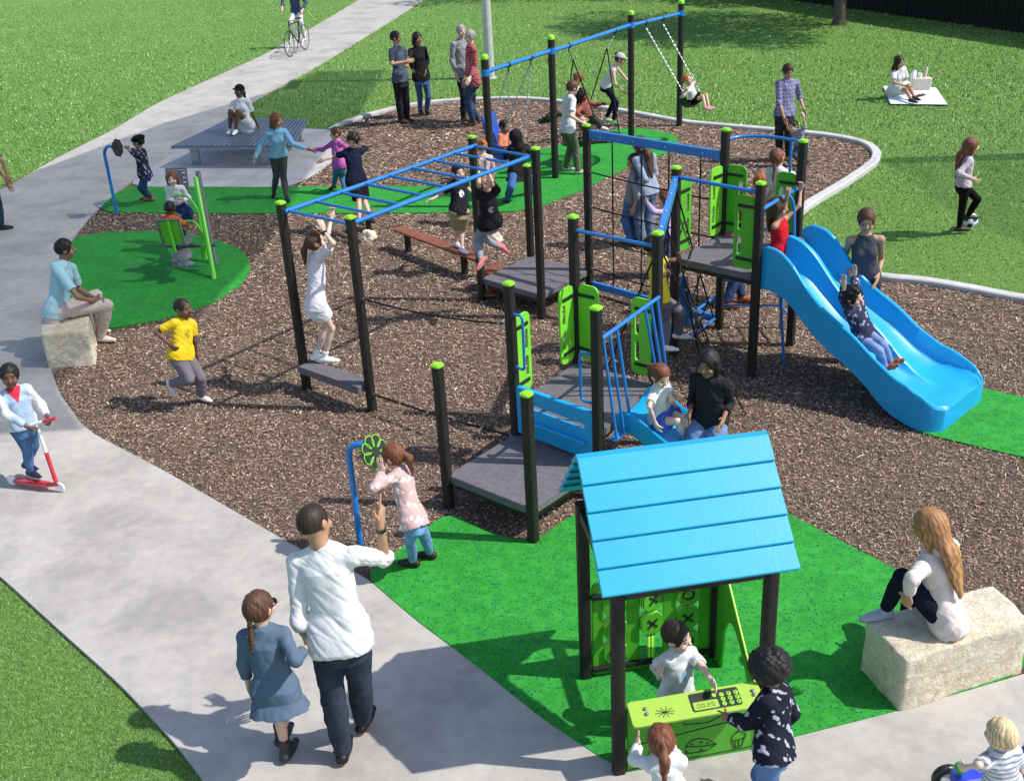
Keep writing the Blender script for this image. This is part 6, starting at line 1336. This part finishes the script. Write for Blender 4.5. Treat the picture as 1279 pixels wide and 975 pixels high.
person(dict(pel=(-0.253, 16.295, 0.67), nk=(-0.243, 16.375, 1.045), hd=(-0.248, 16.398, 1.18), fwd=(-0.174, 0.985, 0), hf=(-0.173, 0.981, -0.087), ls=(-0.351, 16.349, 1.019), rs=(-0.136, 16.387, 1.005), lh=(-0.313, 16.285, 0.674), rh=(-0.193, 16.306, 0.667), lw=(-0.396, 16.403, 0.652), le=(-0.394, 16.336, 0.823), la=(-0.313, 16.285, 0.091), lk=(-0.324, 16.333, 0.38), lf=(-0.174, 0.985, 0), rw=(-0.112, 16.453, 0.634), re=(-0.099, 16.396, 0.807), ra=(-0.193, 16.306, 0.091), rk=(-0.202, 16.374, 0.376), rf=(-0.174, 0.985, 0)),
    h=1.22, z0=0.03, skin='pale', hair=('bun', 'ginger'), top=('tee', '#b8a4a0', 0.8, -0.15), legs=('leggings', '#b09a92', 1.0), shoes='#cccccc', fem=True, label='ginger-haired child in a pale grey top standing behind the far end of the monkey bars', seed=25)
person(dict(pel=(1.169, 18.808, 0.823), nk=(1.214, 18.88, 1.324), hd=(1.274, 18.887, 1.47), fwd=(0.94, 0.342, 0), hf=(0.936, 0.341, -0.087), ls=(1.157, 19.019, 1.264), rs=(1.263, 18.728, 1.296), lh=(1.142, 18.883, 0.815), rh=(1.196, 18.734, 0.832), lw=(1.397, 19.119, 0.917), le=(1.182, 19.104, 1.017), la=(1.137, 19.022, 0.101), lk=(1.225, 18.972, 0.455), lf=(0.985, 0.174, 0), rw=(1.399, 18.628, 0.945), re=(1.213, 18.578, 1.072), ra=(1.325, 18.774, 0.101), rk=(1.297, 18.839, 0.471), rf=(0.985, 0.174, 0)),
    h=1.59, z0=0.03, skin='light', hair=('short', 'brown'), top=('tee', '#dcd6da', 0.7, -0.15), legs=('jeans', '#5d6550', 2.0), shoes='#b5a8a2', label='young man in a white tee and olive trousers pushing the round nest swing', cell=0.009, seed=26)
person(dict(pel=(1.548, 19.5, 0.741), nk=(1.489, 19.368, 1.102), hd=(1.46, 19.358, 1.247), fwd=(0.766, -0.643, 0), hf=(0.903, -0.421, -0.087), ls=(1.566, 19.465, 1.111), rs=(1.423, 19.296, 1.025), lh=(1.588, 19.547, 0.765), rh=(1.508, 19.453, 0.718), lw=(1.813, 19.465, 1.051), le=(1.702, 19.615, 1.012), la=(1.76, 19.247, 0.718), lk=(1.659, 19.167, 0.865), lf=(0.766, -0.643, 0), rw=(1.426, 19.146, 0.923), re=(1.341, 19.061, 1.027), ra=(1.587, 19.003, 0.702), rk=(1.65, 19.243, 0.753), rf=(0.766, -0.643, 0)),
    h=1.32, z0=0.03, skin='dark', hair=('bob', 'black'), top=('jumper', '#8c5648', 1.85, -0.08), legs=('jeans', '#44403c', 2.0), shoes='#e0e0e0', fem=True, label='girl in a brown jumper sitting on the nest swing and holding its rope', hands=(0.4, 1.3), seed=27)
person(dict(pel=(1.256, 19.85, 0.861), nk=(1.395, 19.897, 1.26), hd=(1.427, 19.896, 1.41), fwd=(-0.996, -0.087, 0), hf=(-0.992, -0.087, -0.087), ls=(1.394, 19.772, 1.236), rs=(1.372, 20.014, 1.214), lh=(1.261, 19.783, 0.867), rh=(1.25, 19.917, 0.856), lw=(1.272, 19.672, 0.899), le=(1.42, 19.676, 1.037), la=(0.841, 19.783, 0.8), lk=(1.057, 19.553, 0.936), lf=(-0.94, -0.342, 0), rw=(1.472, 20.114, 0.793), re=(1.425, 20.066, 0.994), ra=(0.88, 20.067, 0.693), rk=(1.078, 20.232, 0.76), rf=(-0.94, -0.342, 0)),
    h=1.35, z0=0.03, skin='light', hair=('short', 'auburn'), top=('tee', '#cfc8c4', 0.8, -0.08), legs=('jeans', '#6e5f58', 1.9), shoes='#262226', label='brown-haired child lying at the back of the nest swing, legs out to the left', cell=0.009, seed=28)
person(dict(pel=(2.172, 22.42, 0.791), nk=(2.333, 22.274, 1.162), hd=(2.435, 22.269, 1.289), fwd=(0.966, -0.259, 0), hf=(0.933, -0.25, -0.259), ls=(2.35, 22.41, 1.16), rs=(2.285, 22.166, 1.093), lh=(2.19, 22.488, 0.81), rh=(2.154, 22.352, 0.772), lw=(2.675, 22.492, 0.796), le=(2.571, 22.326, 0.88), la=(2.179, 22.577, 0.097), lk=(2.335, 22.502, 0.438), lf=(0.866, -0.5, 0), rw=(2.468, 22.116, 0.726), re=(2.322, 22.051, 0.854), ra=(2.291, 22.263, 0.097), rk=(2.359, 22.277, 0.452), rf=(0.866, -0.5, 0)),
    h=1.45, z0=0.03, skin='light', hair=('bun', 'dark'), top=('tank', '#ddd3dc', 0, -0.05), legs=('leggings', '#1d2033', 1.9), shoes='#aadf9a', fem=True, extras=(('cap', '#b9b0b0'),), label='woman in a white tank top, dark leggings and grey cap pushing the nest swing', cell=0.009, seed=29)
person(dict(pel=(3.582, 20.6, 0.806), nk=(3.485, 20.49, 1.062), hd=(3.438, 20.478, 1.18), fwd=(0.788, -0.616, 0), hf=(0.761, -0.595, 0.259), ls=(3.542, 20.562, 1.082), rs=(3.446, 20.439, 0.993), lh=(3.608, 20.634, 0.831), rh=(3.555, 20.566, 0.781), lw=(3.63, 20.662, 1.05), le=(3.489, 20.709, 1.03), la=(3.822, 20.384, 0.709), lk=(3.799, 20.519, 0.883), lf=(0.788, -0.616, 0), rw=(3.389, 20.339, 1.012), re=(3.319, 20.402, 0.895), ra=(3.743, 20.266, 0.724), rk=(3.726, 20.436, 0.875), rf=(0.788, -0.616, 0)),
    h=1.00, z0=0.03, skin='light', hair=('short', 'ginger'), top=('tee', '#ece8ee', 0.7, -0.0), legs=('skirt', '#131216', 0.5), shoes='#e8a0b4', fem=True, label='small child in a white top and black skirt flying out on the belt swing', hands=(1.3, 1.3), seed=30)
person(dict(pel=(4.837, 18.93, 0.853), nk=(4.877, 18.995, 1.368), hd=(4.862, 18.974, 1.531), fwd=(0.259, -0.966, 0), hf=(0.235, -0.875, -0.423), ls=(5.029, 19.031, 1.305), rs=(4.718, 18.948, 1.34), lh=(4.917, 18.951, 0.844), rh=(4.758, 18.908, 0.862), lw=(5.146, 18.881, 0.9), le=(5.118, 19.076, 1.061), la=(4.97, 19.011, 0.102), lk=(4.922, 18.906, 0.475), lf=(0.259, -0.966, 0), rw=(4.782, 18.75, 0.819), re=(4.716, 18.864, 1.047), ra=(4.851, 19.148, 0.102), rk=(4.784, 19.013, 0.471), rf=(0.259, -0.966, 0)),
    h=1.65, z0=0.03, skin='tan', hair=('short', 'dark'), top=('shirt', '#6f6a90', 1.15, -0.1, ('check', '#b5b0cc', 0.06)), legs=('jeans', '#34353a', 2.0), shoes=('boot', '#b8782c', 0.05), label='man in a purple checked shirt bending over the toddler he holds by the hands', cell=0.009, seed=31)
person(dict(pel=(5.053, 18.6, 0.392), nk=(4.971, 18.544, 0.624), hd=(4.896, 18.533, 0.711), fwd=(-0.819, -0.574, 0), hf=(-0.816, -0.571, -0.087), ls=(5.023, 18.486, 0.603), rs=(4.934, 18.613, 0.602), lh=(5.078, 18.565, 0.392), rh=(5.028, 18.635, 0.392), lw=(5.047, 18.486, 0.859), le=(5.078, 18.483, 0.733), la=(5.212, 18.665, 0.081), lk=(5.069, 18.555, 0.182), lf=(-0.819, -0.574, 0), rw=(4.808, 18.613, 0.724), re=(4.844, 18.712, 0.649), ra=(5.083, 18.586, 0.081), rk=(4.944, 18.537, 0.225), rf=(-0.819, -0.574, 0)),
    h=0.86, z0=0.03, skin='light', hair=('short', 'dark'), top=('tee', '#8f8fa4', 0.8, -0.1), legs=('jeans', '#4b5468', 1.9), shoes='#26262c', label='toddler in a grey top held by the hands by the man in purple check', seed=32)
person(dict(pel=(8.267, 23.504, 0.16), nk=(8.259, 23.318, 0.6), hd=(8.236, 23.297, 0.759), fwd=(0.5, -0.866, 0), hf=(0.498, -0.863, -0.087), ls=(8.381, 23.405, 0.59), rs=(8.14, 23.266, 0.527), lh=(8.335, 23.543, 0.178), rh=(8.199, 23.464, 0.142), lw=(8.353, 23.205, 0.279), le=(8.48, 23.405, 0.347), la=(8.483, 22.912, 0.12), lk=(8.455, 23.218, 0.287), lf=(0.5, -0.866, 0), rw=(8.3, 23.016, 0.334), re=(8.084, 23.026, 0.407), ra=(8.349, 22.711, 0.12), rk=(8.353, 23.093, 0.236), rf=(0.5, -0.866, 0)),
    h=1.62, z0=0.03, skin='tan', hair=('long', 'dark', 'front'), top=('dress', '#dfe0ee', 0.75, -0.3), legs=('skirt', '#d9dbea', 0.85), shoes='#3a241c', fem=True, cell=0.009, label='woman with long dark hair in a white dress sitting on the picnic blanket', seed=33)
person(dict(pel=(6.248, 14.729, 0.713), nk=(6.247, 14.716, 1.101), hd=(6.277, 14.716, 1.245), fwd=(1, 0, 0), hf=(0.996, 0, -0.087), ls=(6.247, 14.836, 1.068), rs=(6.247, 14.599, 1.06), lh=(6.248, 14.795, 0.716), rh=(6.248, 14.664, 0.711), lw=(6.313, 14.871, 0.671), le=(6.243, 14.881, 0.855), la=(6.441, 14.895, 0.225), lk=(6.477, 14.74, 0.497), lf=(0.996, -0.087, 0), rw=(6.247, 14.499, 0.865), re=(6.074, 14.519, 0.945), ra=(6.295, 14.789, 0.094), rk=(6.276, 14.726, 0.399), rf=(1, 0, 0)),
    h=1.32, z0=0.03, skin='light', hair=('verylong', 'auburn'), top=('jumper', '#b9aab4', 1.95, -0.0), legs=('skinny', '#181314', 2.0), shoes='#2a2020', fem=True, label='girl with long auburn hair and black trousers playing with the football on the lawn', seed=34)
person(dict(pel=(1.985, 14.909, 0.844), nk=(1.946, 14.955, 1.298), hd=(1.894, 14.968, 1.443), fwd=(-0.5, 0.866, 0), hf=(-0.863, 0.498, -0.087), ls=(1.831, 14.883, 1.251), rs=(2.067, 15.019, 1.258), lh=(1.918, 14.87, 0.842), rh=(2.052, 14.948, 0.846), lw=(1.818, 14.883, 0.905), le=(1.94, 14.738, 1.016), la=(1.918, 14.87, 0.108), lk=(1.874, 14.938, 0.471), lf=(-0.5, 0.866, 0), rw=(2.059, 15.104, 0.79), re=(2.113, 15.04, 1.007), ra=(2.052, 14.948, 0.108), rk=(2.019, 15.011, 0.473), rf=(-0.5, 0.866, 0)),
    h=1.55, z0=0.03, skin='light', hair=('verylong', 'brown'), top=('jumper', '#8e99ad', 1.9, -0.15), legs=('jeans', '#63738c', 2.0), shoes='#cfcfd2', fem=True, label='woman with very long brown hair in a pale denim jacket behind the rope net', seed=35)
person(dict(pel=(1.803, 15.037, 0.704), nk=(1.826, 14.953, 1.074), hd=(1.812, 14.945, 1.217), fwd=(-0.866, 0.5, 0), hf=(-0.936, -0.341, -0.087), ls=(1.767, 14.862, 1.02), rs=(1.881, 15.06, 1.058), lh=(1.771, 14.982, 0.694), rh=(1.835, 15.092, 0.715), lw=(1.787, 14.812, 0.614), le=(1.838, 14.782, 0.799), la=(1.771, 14.982, 0.094), lk=(1.696, 15.02, 0.391), lf=(-0.866, 0.5, 0), rw=(1.9, 15.133, 0.627), re=(1.904, 14.961, 0.721), ra=(1.835, 15.092, 0.094), rk=(1.812, 15.107, 0.401), rf=(-0.866, 0.5, 0)),
    h=1.28, z0=0.03, skin='tan', hair=('long', 'dark'), top=('jumper', '#8d8a90', 1.3, -0.08), legs=('jeans', '#4a6d9a', 2.0), shoes='#3a3a40', fem=True, label='dark-haired girl in a grey top hugged by the long-haired woman behind the rope net', seed=36)
person(dict(pel=(2.069, 13.686, 0.634), nk=(2.047, 13.628, 0.968), hd=(2.046, 13.635, 1.097), fwd=(-0.966, 0.259, 0), hf=(-0.962, 0.258, -0.087), ls=(2.022, 13.535, 0.918), rs=(2.075, 13.732, 0.955), lh=(2.054, 13.631, 0.623), rh=(2.084, 13.74, 0.644), lw=(1.826, 13.635, 1.03), le=(1.873, 13.465, 0.976), la=(2.054, 13.631, 0.088), lk=(1.979, 13.647, 0.352), lf=(-0.966, 0.259, 0), rw=(2.137, 13.732, 0.657), re=(2.193, 13.778, 0.814), ra=(2.084, 13.74, 0.088), rk=(2.067, 13.746, 0.363), rf=(-0.966, 0.259, 0)),
    h=1.15, z0=0.03, skin='light', hair=('bob', 'auburn'), top=('jumper', '#b0a4cc', 1.9, -0.12), legs=('jeans', '#2f3f66', 2.0), shoes='#a8402c', fem=True, label='child in a pale lilac top holding on behind the upper climber plank', extras=(('print', '#c05aa8', 0.4, 0.05, 0.14),), seed=37)
person(dict(pel=(1.588, 10.89, 0.848), nk=(1.561, 11.015, 1.237), hd=(1.526, 11.019, 1.372), fwd=(0.978, 0.208, 0), hf=(0.974, 0.207, -0.087), ls=(1.541, 11.109, 1.168), rs=(1.585, 10.9, 1.239), lh=(1.576, 10.948, 0.829), rh=(1.6, 10.832, 0.868), lw=(1.867, 11.309, 1.134), le=(1.757, 11.154, 1.159), la=(1.819, 11.088, 0.342), lk=(1.826, 10.998, 0.638), lf=(0.966, -0.259, 0), rw=(1.662, 10.9, 1.106), re=(1.548, 10.74, 1.145), ra=(1.629, 10.793, 0.342), rk=(1.663, 10.927, 0.576), rf=(0.966, -0.259, 0)),
    h=1.25, z0=0.28, skin='dark', hair=('short', 'black'), top=('tee', '#d9c238', 0.7, -0.12), legs=('jeans', '#6a6670', 1.95), shoes='#e6ded8', label='boy in a yellow tee and grey trousers climbing the rope climber', hands=(1.2, 1.2), seed=38)
person(dict(pel=(2.657, 12.9, 0.786), nk=(2.873, 12.8, 1.327), hd=(3.056, 12.805, 1.46), fwd=(0.966, 0.259, 0), hf=(0.962, 0.258, -0.087), ls=(2.817, 12.955, 1.329), rs=(2.896, 12.66, 1.243), lh=(2.636, 12.975, 0.807), rh=(2.677, 12.825, 0.764), lw=(3.277, 13.105, 1.097), le=(3.058, 13.034, 1.208), la=(2.849, 12.666, 0.101), lk=(2.744, 12.819, 0.451), lf=(0.94, -0.342, 0), rw=(3.188, 12.66, 1.168), re=(3.045, 12.86, 1.154), ra=(2.629, 12.487, 0.101), rk=(2.775, 12.672, 0.41), rf=(0.94, -0.342, 0)),
    h=1.62, z0=0.03, skin='light', hair=('short', 'ginger'), top=('jumper', '#9c5058', 1.8, -0.05), legs=('jeans', '#2c3c5c', 2.0), shoes='#9c4a2c', label='adult with ginger hair, maroon top and brown boots bending over behind the high deck', seed=39)
person(dict(pel=(3.147, 12.35, 1.415), nk=(3.099, 12.225, 1.756), hd=(3.073, 12.247, 1.892), fwd=(0.5, 0.866, 0), hf=(0.498, 0.863, -0.087), ls=(3.006, 12.293, 1.73), rs=(3.2, 12.181, 1.717), lh=(3.093, 12.381, 1.418), rh=(3.201, 12.319, 1.411), lw=(2.992, 12.343, 1.397), le=(3.032, 12.238, 1.546), la=(3.142, 12.431, 1.02), lk=(3.218, 12.606, 1.252), lf=(0.5, 0.866, 0), rw=(3.288, 12.231, 1.598), re=(3.296, 12.381, 1.648), ra=(3.218, 12.369, 1.055), rk=(3.342, 12.547, 1.262), rf=(0.5, 0.866, 0)),
    h=1.25, z0=0.03, skin='light', hair=('braid', 'auburn'), top=('tee', '#d5d8de', 0.75, -0.1), legs=('shorts', '#41578f', 0.8), shoes='#d8d8d8', fem=True, label='girl with a braid and white tee climbing up the back of the high tower', seed=40)
person(dict(pel=(2.82, 10.938, 1.27), nk=(2.801, 10.908, 1.622), hd=(2.774, 10.899, 1.754), fwd=(0.743, -0.669, 0), hf=(0.903, -0.421, -0.087), ls=(2.875, 10.99, 1.599), rs=(2.731, 10.831, 1.578), lh=(2.86, 10.982, 1.276), rh=(2.78, 10.893, 1.264), lw=(3.057, 11.14, 1.841), le=(3.02, 11.025, 1.717), la=(3.352, 11.232, 1.058), lk=(3.105, 11.182, 1.267), lf=(0.743, -0.669, 0), lhd=(0.099, 0.099, 0.99), rw=(2.84, 10.831, 1.876), re=(2.846, 10.916, 1.718), ra=(3.268, 11.178, 1.091), rk=(3.035, 11.071, 1.264), rf=(0.743, -0.669, 0), rhd=(0.099, 0.099, 0.99)),
    h=1.20, z0=0.03, skin='tan', hair=('long', 'brown'), top=('tank', '#c8202c', 0, -0.12), legs=('jeans', '#5b6a80', 2.0), shoes='#5a4238', fem=True, label='child in a red top sitting at the head of the double slide', hands=(1.3, 1.3), seed=41)
person(dict(pel=(3.47, 10.03, 0.663), nk=(3.353, 10.013, 0.973), hd=(3.313, 9.999, 1.113), fwd=(0.707, -0.707, 0), hf=(0.704, -0.704, -0.087), ls=(3.418, 10.081, 1.01), rs=(3.281, 9.945, 0.951), lh=(3.508, 10.068, 0.68), rh=(3.433, 9.992, 0.647), lw=(3.404, 10.281, 1.208), le=(3.378, 10.121, 1.145), la=(3.718, 9.923, 0.43), lk=(3.593, 9.825, 0.669), lf=(0.654, -0.535, 0.535), lhd=(0, 0.1, 0.995), rw=(3.219, 9.995, 1.219), re=(3.246, 10.075, 1.071), ra=(3.63, 9.822, 0.43), rk=(3.525, 9.727, 0.649), rf=(0.654, -0.535, 0.535), rhd=(-0.05, 0.099, 0.994)),
    h=1.12, z0=0.03, skin='light', hair=('tousled', 'black'), top=('hoodie', '#35364a', 1.9, -0.08, ('spots', '#9aa0b4', 0.075, 0.42)), legs=('skinny', '#7d92bd', 1.95), shoes=('boot', '#9c5630', 0.04), cell=0.007, label='boy in a patterned dark jumper sliding down the double slide with both arms up', hands=(0.1, 0.1), seed=42)
person(dict(pel=(3.695, 10.868, 0.93), nk=(3.664, 10.834, 1.428), hd=(3.652, 10.812, 1.596), fwd=(-0.208, -0.978, 0), hf=(-0.193, -0.907, -0.375), ls=(3.814, 10.807, 1.387), rs=(3.521, 10.869, 1.374), lh=(3.778, 10.851, 0.934), rh=(3.612, 10.886, 0.926), lw=(3.801, 10.757, 1.009), le=(3.889, 10.937, 1.122), la=(3.778, 10.851, 0.115), lk=(3.77, 10.803, 0.52), lf=(-0.208, -0.978, 0), rw=(3.525, 10.769, 1.021), re=(3.536, 11.014, 1.15), ra=(3.612, 10.886, 0.115), rk=(3.593, 10.815, 0.516), rf=(-0.208, -0.978, 0)),
    h=1.70, z0=0.03, skin='tan', hair=('pony', 'brown'), top=('tank', '#474751', 0, -0.22), legs=('jeans', '#2c3444', 2.0), shoes='#333', fem=True, cell=0.007, label='woman in a charcoal sleeveless top watching the double slide from behind', seed=43)
person(dict(pel=(1.28, 8.66, 0.632), nk=(1.245, 8.582, 0.952), hd=(1.258, 8.56, 1.075), fwd=(0.743, -0.669, 0), hf=(0.453, -0.785, -0.423), ls=(1.314, 8.662, 0.946), rs=(1.183, 8.516, 0.897), lh=(1.316, 8.7, 0.646), rh=(1.244, 8.62, 0.618), lw=(1.415, 8.642, 0.727), le=(1.349, 8.537, 0.853), la=(1.542, 8.618, 0.44), lk=(1.456, 8.504, 0.694), lf=(0.667, -0.667, -0.333), rw=(1.201, 8.396, 0.705), re=(1.14, 8.356, 0.889), ra=(1.48, 8.581, 0.44), rk=(1.392, 8.445, 0.69), rf=(0.667, -0.667, -0.333)),
    h=1.12, z0=0.03, skin='pale', hair=('pony', 'auburn'), top=('tee', '#eef0f6', 0.6, -0.1), legs=('shorts', '#4a68b8', 0.55), shoes='#e2c2c4', fem=True, cell=0.007, label='girl in a white tee and blue shorts sitting on the small slide', seed=44)
person(dict(pel=(1.686, 8.55, 0.633), nk=(1.672, 8.466, 1.072), hd=(1.639, 8.446, 1.219), fwd=(-0.423, -0.906, 0), hf=(-0.561, -0.801, -0.208), ls=(1.794, 8.418, 1.023), rs=(1.552, 8.531, 1.037), lh=(1.755, 8.518, 0.629), rh=(1.617, 8.582, 0.637), lw=(1.755, 8.318, 0.75), le=(1.847, 8.523, 0.799), la=(1.755, 8.518, 0.106), lk=(1.657, 8.277, 0.362), lf=(-0.423, -0.906, 0), rw=(1.506, 8.481, 0.757), re=(1.564, 8.666, 0.791), ra=(1.617, 8.582, 0.106), rk=(1.498, 8.356, 0.366), rf=(-0.423, -0.906, 0)),
    h=1.52, z0=0.03, skin='brown', hair=('bob', 'black'), top=('jumper', '#2b2a2d', 1.55, -0.03), legs=('jeans', '#6d83ad', 2.0), shoes='#222', fem=True, cell=0.007, label='woman in a black jumper and pale jeans standing beside the small slide', seed=45)
person(dict(pel=(0.936, 5.52, 0.29), nk=(0.952, 5.557, 0.597), hd=(0.933, 5.545, 0.739), fwd=(0.375, -0.927, 0), hf=(0.816, -0.571, -0.087), ls=(1.038, 5.589, 0.56), rs=(0.863, 5.518, 0.577), lh=(0.985, 5.54, 0.285), rh=(0.888, 5.5, 0.295), lw=(1.108, 5.289, 0.593), le=(1.086, 5.434, 0.565), la=(0.985, 5.54, 0.082), lk=(1.049, 5.401, 0.18), lf=(0.375, -0.927, 0), rw=(0.808, 5.418, 0.534), re=(0.797, 5.588, 0.468), ra=(0.888, 5.5, 0.082), rk=(0.937, 5.359, 0.185), rf=(0.375, -0.927, 0), rhd=(0.099, -0.099, 0.99)),
    h=1.05, z0=0.03, skin='pale', hair=('short', 'dark'), top=('tee', '#dfe3ea', 0.65, -0.03), legs=('jeans', '#3d5a9c', 2.0), shoes='#888', cell=0.006, extras=(('print', '#7cb0dc', 0.6, 0.03, 0.1),), label='boy in a white tee with a pale blue heart serving behind the lime counter', hands=(0.2, 0.2), seed=46)
person(dict(pel=(0.737, 4.457, 0.503), nk=(0.703, 4.507, 0.761), hd=(0.692, 4.527, 0.867), fwd=(0.035, 0.999, 0), hf=(0.035, 0.996, -0.087), ls=(0.626, 4.505, 0.726), rs=(0.786, 4.499, 0.748), lh=(0.693, 4.459, 0.496), rh=(0.782, 4.456, 0.509), lw=(0.593, 4.725, 0.657), le=(0.557, 4.61, 0.666), la=(0.693, 4.459, 0.075), lk=(0.692, 4.516, 0.283), lf=(0.035, 0.999, 0), lhd=(0, 0.05, 0.999), rw=(0.794, 4.699, 0.638), re=(0.802, 4.579, 0.637), ra=(0.782, 4.456, 0.075), rk=(0.784, 4.48, 0.29), rf=(0.035, 0.999, 0)),
    h=0.90, z0=0.03, skin='pale', hair=('pony', 'auburn'), top=('jumper', '#ecebf2', 1.85, -0.12), legs=('jeans', '#3d5a9c', 2.0), shoes='#999', fem=True, cell=0.006, label='girl with a red-brown ponytail and white top raising her hand to the lime counter', hands=(0.1, 0.6), seed=47)
person(dict(pel=(1.333, 4.663, 0.628), nk=(1.348, 4.782, 0.943), hd=(1.312, 4.792, 1.087), fwd=(-0.766, 0.643, 0), hf=(-0.853, 0.492, -0.174), ls=(1.284, 4.696, 0.944), rs=(1.41, 4.846, 0.881), lh=(1.298, 4.621, 0.646), rh=(1.368, 4.704, 0.611), lw=(1.125, 4.856, 0.697), le=(1.188, 4.721, 0.781), la=(1.298, 4.621, 0.087), lk=(1.298, 4.621, 0.364), lf=(-0.766, 0.643, 0), rw=(1.459, 4.946, 0.537), re=(1.485, 4.866, 0.698), ra=(1.368, 4.704, 0.087), rk=(1.303, 4.764, 0.346), rf=(-0.766, 0.643, 0)),
    h=1.14, z0=0.03, skin='brown', hair=('afro', 'black'), top=('hoodie', '#20212e', 1.9, -0.12, ('spots', '#a8acba', 0.075, 0.42)), legs=('jeans', '#5d7ba6', 2.0), shoes='#999', cell=0.006, label='curly-haired boy in a dark patterned hoodie reaching for the till on the lime counter', hands=(0.5, 0.8), point='l', seed=48)
person(dict(pel=(2.737, 5.855, 0.54), nk=(2.629, 5.897, 1.018), hd=(2.577, 5.91, 1.2), fwd=(-0.966, 0.259, 0), hf=(-0.749, 0.629, -0.208), ls=(2.52, 5.81, 0.954), rs=(2.757, 5.976, 0.993), lh=(2.716, 5.775, 0.542), rh=(2.759, 5.935, 0.538), lw=(2.37, 5.61, 0.905), le=(2.354, 5.545, 1.072), la=(2.388, 5.99, 0.5), lk=(2.427, 5.867, 0.855), lf=(-0.985, -0.174, 0), rw=(2.658, 6.096, 0.56), re=(2.712, 5.951, 0.739), ra=(2.607, 6.153, 0.102), rk=(2.696, 6.334, 0.471), rf=(-0.985, 0.174, 0)),
    h=1.66, z0=0.03, skin='tan', hair=('verylong', 'honey'), top=('jumper', '#dcc9c2', 1.75, -0.18), legs=('leggings', '#151a2a', 1.9), shoes='#a9acb8', fem=True, cell=0.006, label='woman with long honey-blond hair in a cream jumper seated on the right-hand limestone block', seed=49)
person(dict(pel=(2.519, 4.426, 0.492), nk=(2.471, 4.43, 0.748), hd=(2.469, 4.45, 0.852), fwd=(-0.174, 0.985, 0), hf=(-0.173, 0.981, -0.087), ls=(2.399, 4.416, 0.71), rs=(2.553, 4.443, 0.738), lh=(2.476, 4.418, 0.484), rh=(2.562, 4.433, 0.5), lw=(2.275, 4.366, 0.729), le=(2.301, 4.306, 0.798), la=(2.476, 4.418, 0.074), lk=(2.463, 4.475, 0.277), lf=(-0.174, 0.985, 0), rw=(2.666, 4.543, 0.509), re=(2.623, 4.479, 0.616), ra=(2.562, 4.433, 0.074), rk=(2.56, 4.448, 0.285), rf=(-0.174, 0.985, 0)),
    h=0.88, z0=0.03, skin='pale', hair=('short', 'pale'), top=('tee', '#d5d6de', 0.75, -0.15, ('stripes', '#8a91a5', 0.03)), legs=('jeans', '#6a7a5a', 1.8), shoes='#777', cell=0.006, label='blond toddler in a striped top at the bottom right corner, seen from behind', seed=50)
# ------------------------------------------------------------------ tidy: origins of single-mesh things at their base
for o in list(bpy.data.objects):
    if o.type == 'MESH' and o.parent is None and 'category' in o and not o.get('kind'):
        me = o.data; n = len(me.vertices); co = np.empty(n * 3, np.float32); me.vertices.foreach_get('co', co); co = co.reshape(-1, 3)
        c = np.array([(co[:, 0].min() + co[:, 0].max()) / 2, (co[:, 1].min() + co[:, 1].max()) / 2, co[:, 2].min()], np.float32)
        me.vertices.foreach_set('co', (co - c).ravel()); me.update(); o.location = Vector(c)
for o in bpy.data.objects:
    if '_loc' in o: del o['_loc']
